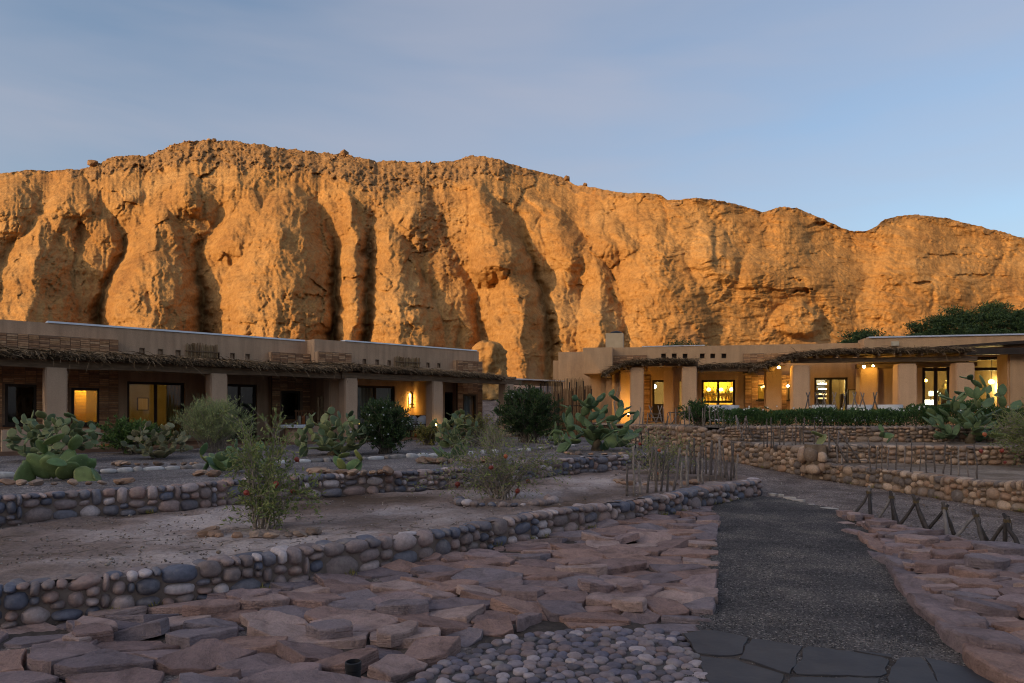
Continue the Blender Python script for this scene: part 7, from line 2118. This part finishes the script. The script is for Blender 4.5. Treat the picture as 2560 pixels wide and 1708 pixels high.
# crooked fence on top of the far wall, with crossed pieces
fs = []
for u, top in ((1598, 1018), (1606, 1030), (1617, 1032), (1660, 1016), (1668, 1032), (1678, 1030), (1690, 1020), (1700, 1036), (1712, 1028), (1724, 1014), (1758, 1018), (1762, 1012), (1775, 1013), (1789, 1020), (1797, 1012), (1806, 1020), (1812, 1028), (1824, 1028)):
    d = 22.9 - (u - 1598) / 230 * 1.6; p = Vector(((u - U0) / F * d, d, 1.24)); hh = (1064 - top) / F * d; fs.append((p, hh, r.gauss(0, .03), r.uniform(.013, .018)))
fr4 = stick_fence("crooked stick fence with crossed pieces on top of the far stone wall", fs, 4)
for (u1, v1, u2, v2) in ((1632, 1015, 1616, 1060), (1622, 1014, 1640, 1058), (1655, 1014, 1640, 1058), (1645, 1014, 1656, 1058), (1676, 1030, 1664, 1062), (1724, 1015, 1735, 1060), (1692, 1036, 1680, 1060)):
    stick(fr4, DP(u2, v2, 22.8), DP(u1, v1, 22.9), .017, r)
for (ua, ub, v) in ((1626, 1656, 1035), (1626, 1656, 1044), (1626, 1656, 1054), (1670, 1712, 1031)): stick(fr4, DP(ua, v, 22.7), DP(ub, v + 1, 22.7), .011, r, "cross_stick")
stick_fence("few dark sticks beside the big spreading cactus", [(GP(u, 1122, .7), .55, r.gauss(0, .02), .016) for u in (1590, 1597, 1604, 1612, 1620)], 5, M_STICKD)
# crossed stakes standing along the tables behind the hedge
for i, u in enumerate((2020, 2042, 2060, 2086, 2112, 2136, 2156, 2188)):
    d = 22.6 - (u - 2000) / 200 * .5; t = empty("crossed_stakes", Vector(((u - U0) / F * d, d, 1.24))); tag(t, "pair of crossed stakes poking above the hedge, %s from the left" % ("first", "second", "third", "fourth", "fifth", "sixth", "seventh", "eighth")[i], "stakes", "crossed stakes behind the hedge")
    for sgn in (-1, 1): stick(t, Vector(((u - U0) / F * d - sgn * .22, d + .02 * sgn, 1.24)), DP(u + 5 * sgn, 980 + r.uniform(-2, 3), d) + Vector((0, .02 * sgn, 0)), .02, r)
# low tripods of tied stakes on the right bank
tips = [(2172, 1230), (2229, 1242), (2290, 1253), (2362, 1270), (2440, 1287), (2518, 1301)]
feet = [((2129, 1293), (2179, 1303), (2176, 1290)), ((2186, 1303), (2245, 1318), (2238, 1306)), ((2241, 1320), (2328, 1337), (2318, 1322)), ((2309, 1331), (2373, 1346), (2388, 1336)), ((2377, 1350), (2462, 1361), (2470, 1348)), ((2469, 1359), (2509, 1369), (2558, 1382))]
ords = ("farthest", "second farthest", "third farthest", "third nearest", "second nearest", "nearest")
for i, ((tu, tv), ft) in enumerate(zip(tips, feet)):
    g = [GP(u, v, .02) for u, v in ft]; d = sum(p.y for p in g) / 3; top = DP(tu, tv, d)
    t = empty("stake_tripod", (g[0] + g[1] + g[2]) / 3); tag(t, "low tripod of tied dark stakes beside the path, %s of the six" % ords[i], "tripod", "stake tripods along the path")
    for k, p in enumerate(g):
        e = top + (top - p) * .12 * (1 + .4 * k) + Vector((r.gauss(0, .01), 0, 0)); stick(t, p - Vector((0, 0, .04)), e, .024 if k else .020, r, "stake", M_STICKD)
    mb = MB()
    for q in range(3): mb.tube([top + Vector((.035 * math.cos(a * .9), .035 * math.sin(a * .9), -.02 + .014 * q + .004 * math.sin(a))) for a in range(8)], .008, 5)
    mb.build("binding", simple_mat("leather_tie_%d" % i, (.14, .10, .055), (.08, .055, .03), 20), t)
    mb = MB(); mb.tube([top + Vector((.03, -.03, -.02)), top + Vector((.035, -.035, -.12))], .007, 4); mb.build("tie_end", M_STICKD, t)

# reed fence between the buildings
M_REED_D = rand_mat('brown_reed', [(0.20, 0.115, 0.06), (0.15, 0.085, 0.045), (0.25, 0.15, 0.08), (0.11, 0.065, 0.036)], True, 12, .35, .95, .05, 0)
def reed_fence(label, pts, zb, ztop, seed, mat=None):
    r = random.Random(seed); f = empty("reed_fence", (pts[0][0], pts[0][1], zb)); tag(f, label, "fence")
    L = resample(pts, .017); J = MB()
    for i, p in enumerate(L):
        q = r.uniform(.008, .016); t = i / len(L); zt = ztop(t) + r.gauss(0, .04) - (.12 if r.random() < .12 else 0)
        J.tube([(p.x + r.gauss(0, .008), p.y + r.gauss(0, .012), zb), (p.x + r.gauss(0, .02), p.y + r.gauss(0, .02), zt)], [q, q * .6], 4, False)
    o = J.build("reeds", mat or M_REED, f); tag(o, kind="stuff")
    for h in (.35, .8, 1.25):
        mb = MB(); mb.tube([(p.x, p.y - .03, zb + h) for p in L[::12]], .014, 5); mb.build("rail", M_DWOOD, f)
    for i in range(0, len(L), max(1, len(L) // 6)):  # posts
        p = L[i]; mb = MB(); mb.tube([(p.x, p.y - .035, zb - .1), (p.x, p.y - .035, ztop(i / len(L)) - .12)], .025, 6); mb.build("post", M_DWOOD, f)
reed_fence("brown reed fence curving up to the dining building's wing", [(.05, 27.2), (1.2, 27.6), (2.2, 27.4), (2.8, 26.9), (3.05, 26.2)], .7, lambda t: 2.35 + .35 * sstep(.1, .8, t), 7, M_REED_D)
reed_fence("taller tan reed screen behind the brown reed fence", [(1.2, 28.6), (2.2, 28.7), (3.0, 28.4)], .7, lambda t: 3.0 + .1 * t, 8)

# bare dead branch against the building wing
mb = MB(); d = 25.5
mb.tube([DP(1540, 1040, d), DP(1535, 1010, d), DP(1541, 985, d), DP(1550, 962, d)], [.03, .022, .016, .006], 6); mb.tube([DP(1538, 1000, d), DP(1552, 975, d), DP(1548, 952, d)], [.015, .01, .004], 5); mb.tube([DP(1535, 1010, d), DP(1530, 990, d)], [.012, .004], 5)
o = mb.build("dead_branch", M_BARKP); tag(o, "bare dead branch standing before the yellow-lit column", "branch")

# garden spotlight at the bottom edge
sp = empty("garden_spotlight", (-.842, 3.62, .02)); tag(sp, "black cylindrical garden spotlight among the flagstones at the bottom edge", "lamp")
c = (-.842, 3.62, .02); mb = MB()
mb.lathe(c, [(.030, 0), (.040, .01), (.040, .31), (.043, .315), (.043, .355), (.037, .358), (.036, .32), (.034, .31)], 28); mb.build("housing", M_BLACK, sp, False)
mb = MB(); mb.lathe(c, [(.0335, .328), (.0335, .332)], 24); mb.build("lens", simple_mat("lens_glass", (.10, .12, .16), (.07, .08, .11), 9, .15, .5), sp)
mb = MB(); mb.tube([(-.80, 3.62, .10), (-.772, 3.62, .10), (-.768, 3.62, .02)], .010, 6); mb.build("cable_gland", M_BLACK, sp)

# litter of small stones and dry twigs on the dirt beds (too many to count)
_r = random.Random(91); pl = []
for _ in range(2600):
    u, v = _r.uniform(-20, 1860), 1180 + 240 * _r.random()
    p = GP(u, v, .33)
    if inside(low_poly, p.x, p.y):
        s = _r.uniform(.005, .014) * (2 if _r.random() < .02 else 1); pl.append(((p.x, p.y, .33 + s * .3), (s, s, s * .7), _r.uniform(0, 6)))
for _ in range(1500):
    u, v = _r.uniform(1700, 2560), 1130 + 230 * _r.random(); p = GP(u, v, 0.0)
    s = _r.uniform(.006, .016); pl.append(((p.x, p.y, float(path_z(0, p.y)) + s * .4), (s, s, s * .7), _r.uniform(0, 6)))
M_LITTER = rand_mat("litter_stone", [(.2, .16, .14), (.3, .25, .22), (.14, .115, .10), (.4, .36, .33), (.24, .18, .14)], True, 30, .3, .95, .05, 0)
o = add_obj("ground_litter", joined_rocks("ground_litter", [rock_mesh("litter", 980 + i, M_LITTER, 1, .3) for i in range(3)], pl, M_LITTER)); tag(o, "tiny loose stones scattered over the dirt beds and outer path", "stones", kind="stuff")
mb = MB()
for _ in range(420):
    u, v = _r.uniform(-20, 1800), 1200 + 200 * _r.random(); p = GP(u, v, .335)
    if not inside(low_poly, p.x, p.y): continue
    a = _r.uniform(0, 6.28); l = _r.uniform(.04, .22); mb.tube([p + Vector((0, 0, .006)), p + Vector((l * .5 * math.cos(a), l * .5 * math.sin(a), .014)), p + Vector((l * math.cos(a + .3), l * math.sin(a + .3), .006))], [.004, .003, .002], 3, False)
o = mb.build("dry_twigs", M_BARK); tag(o, "dry twigs and stalks lying on the dirt bed", "twigs", kind="stuff")
# trailing irrigation-weed tufts at the foot of the walls
_r = random.Random(92); C, Dn = [], []
rs = np.random.RandomState(4)
for line, off_, z, n in ((W1, -.06, .03, 26), (W2, -.08, .33, 14), (WF, -.1, .02, 14)):
    L = offs(line, off_)
    for _ in range(n):
        p = L[_r.randrange(len(L))]; m = _r.randrange(10, 30)
        C.append(np.array([[p[0], p[1], z + (float(path_z(0, p[1])) if line is WF else 0)]]) + rs.normal(0, .03, (m, 3)) * np.array([[1, 1, .05]])); Dn.append(rs.normal(0, .5, (m, 3)) + np.array([[0, 0, 1.0]]))
V, Q = leaf_cloud(np.vstack(C), np.vstack(Dn), .07, .008, 8)
o = add_obj("weeds", fast_mesh("weeds", V, Q, M_LEAF_YEL)); tag(o, "sparse dry weeds at the foot of the stone walls", "weeds", kind="stuff")
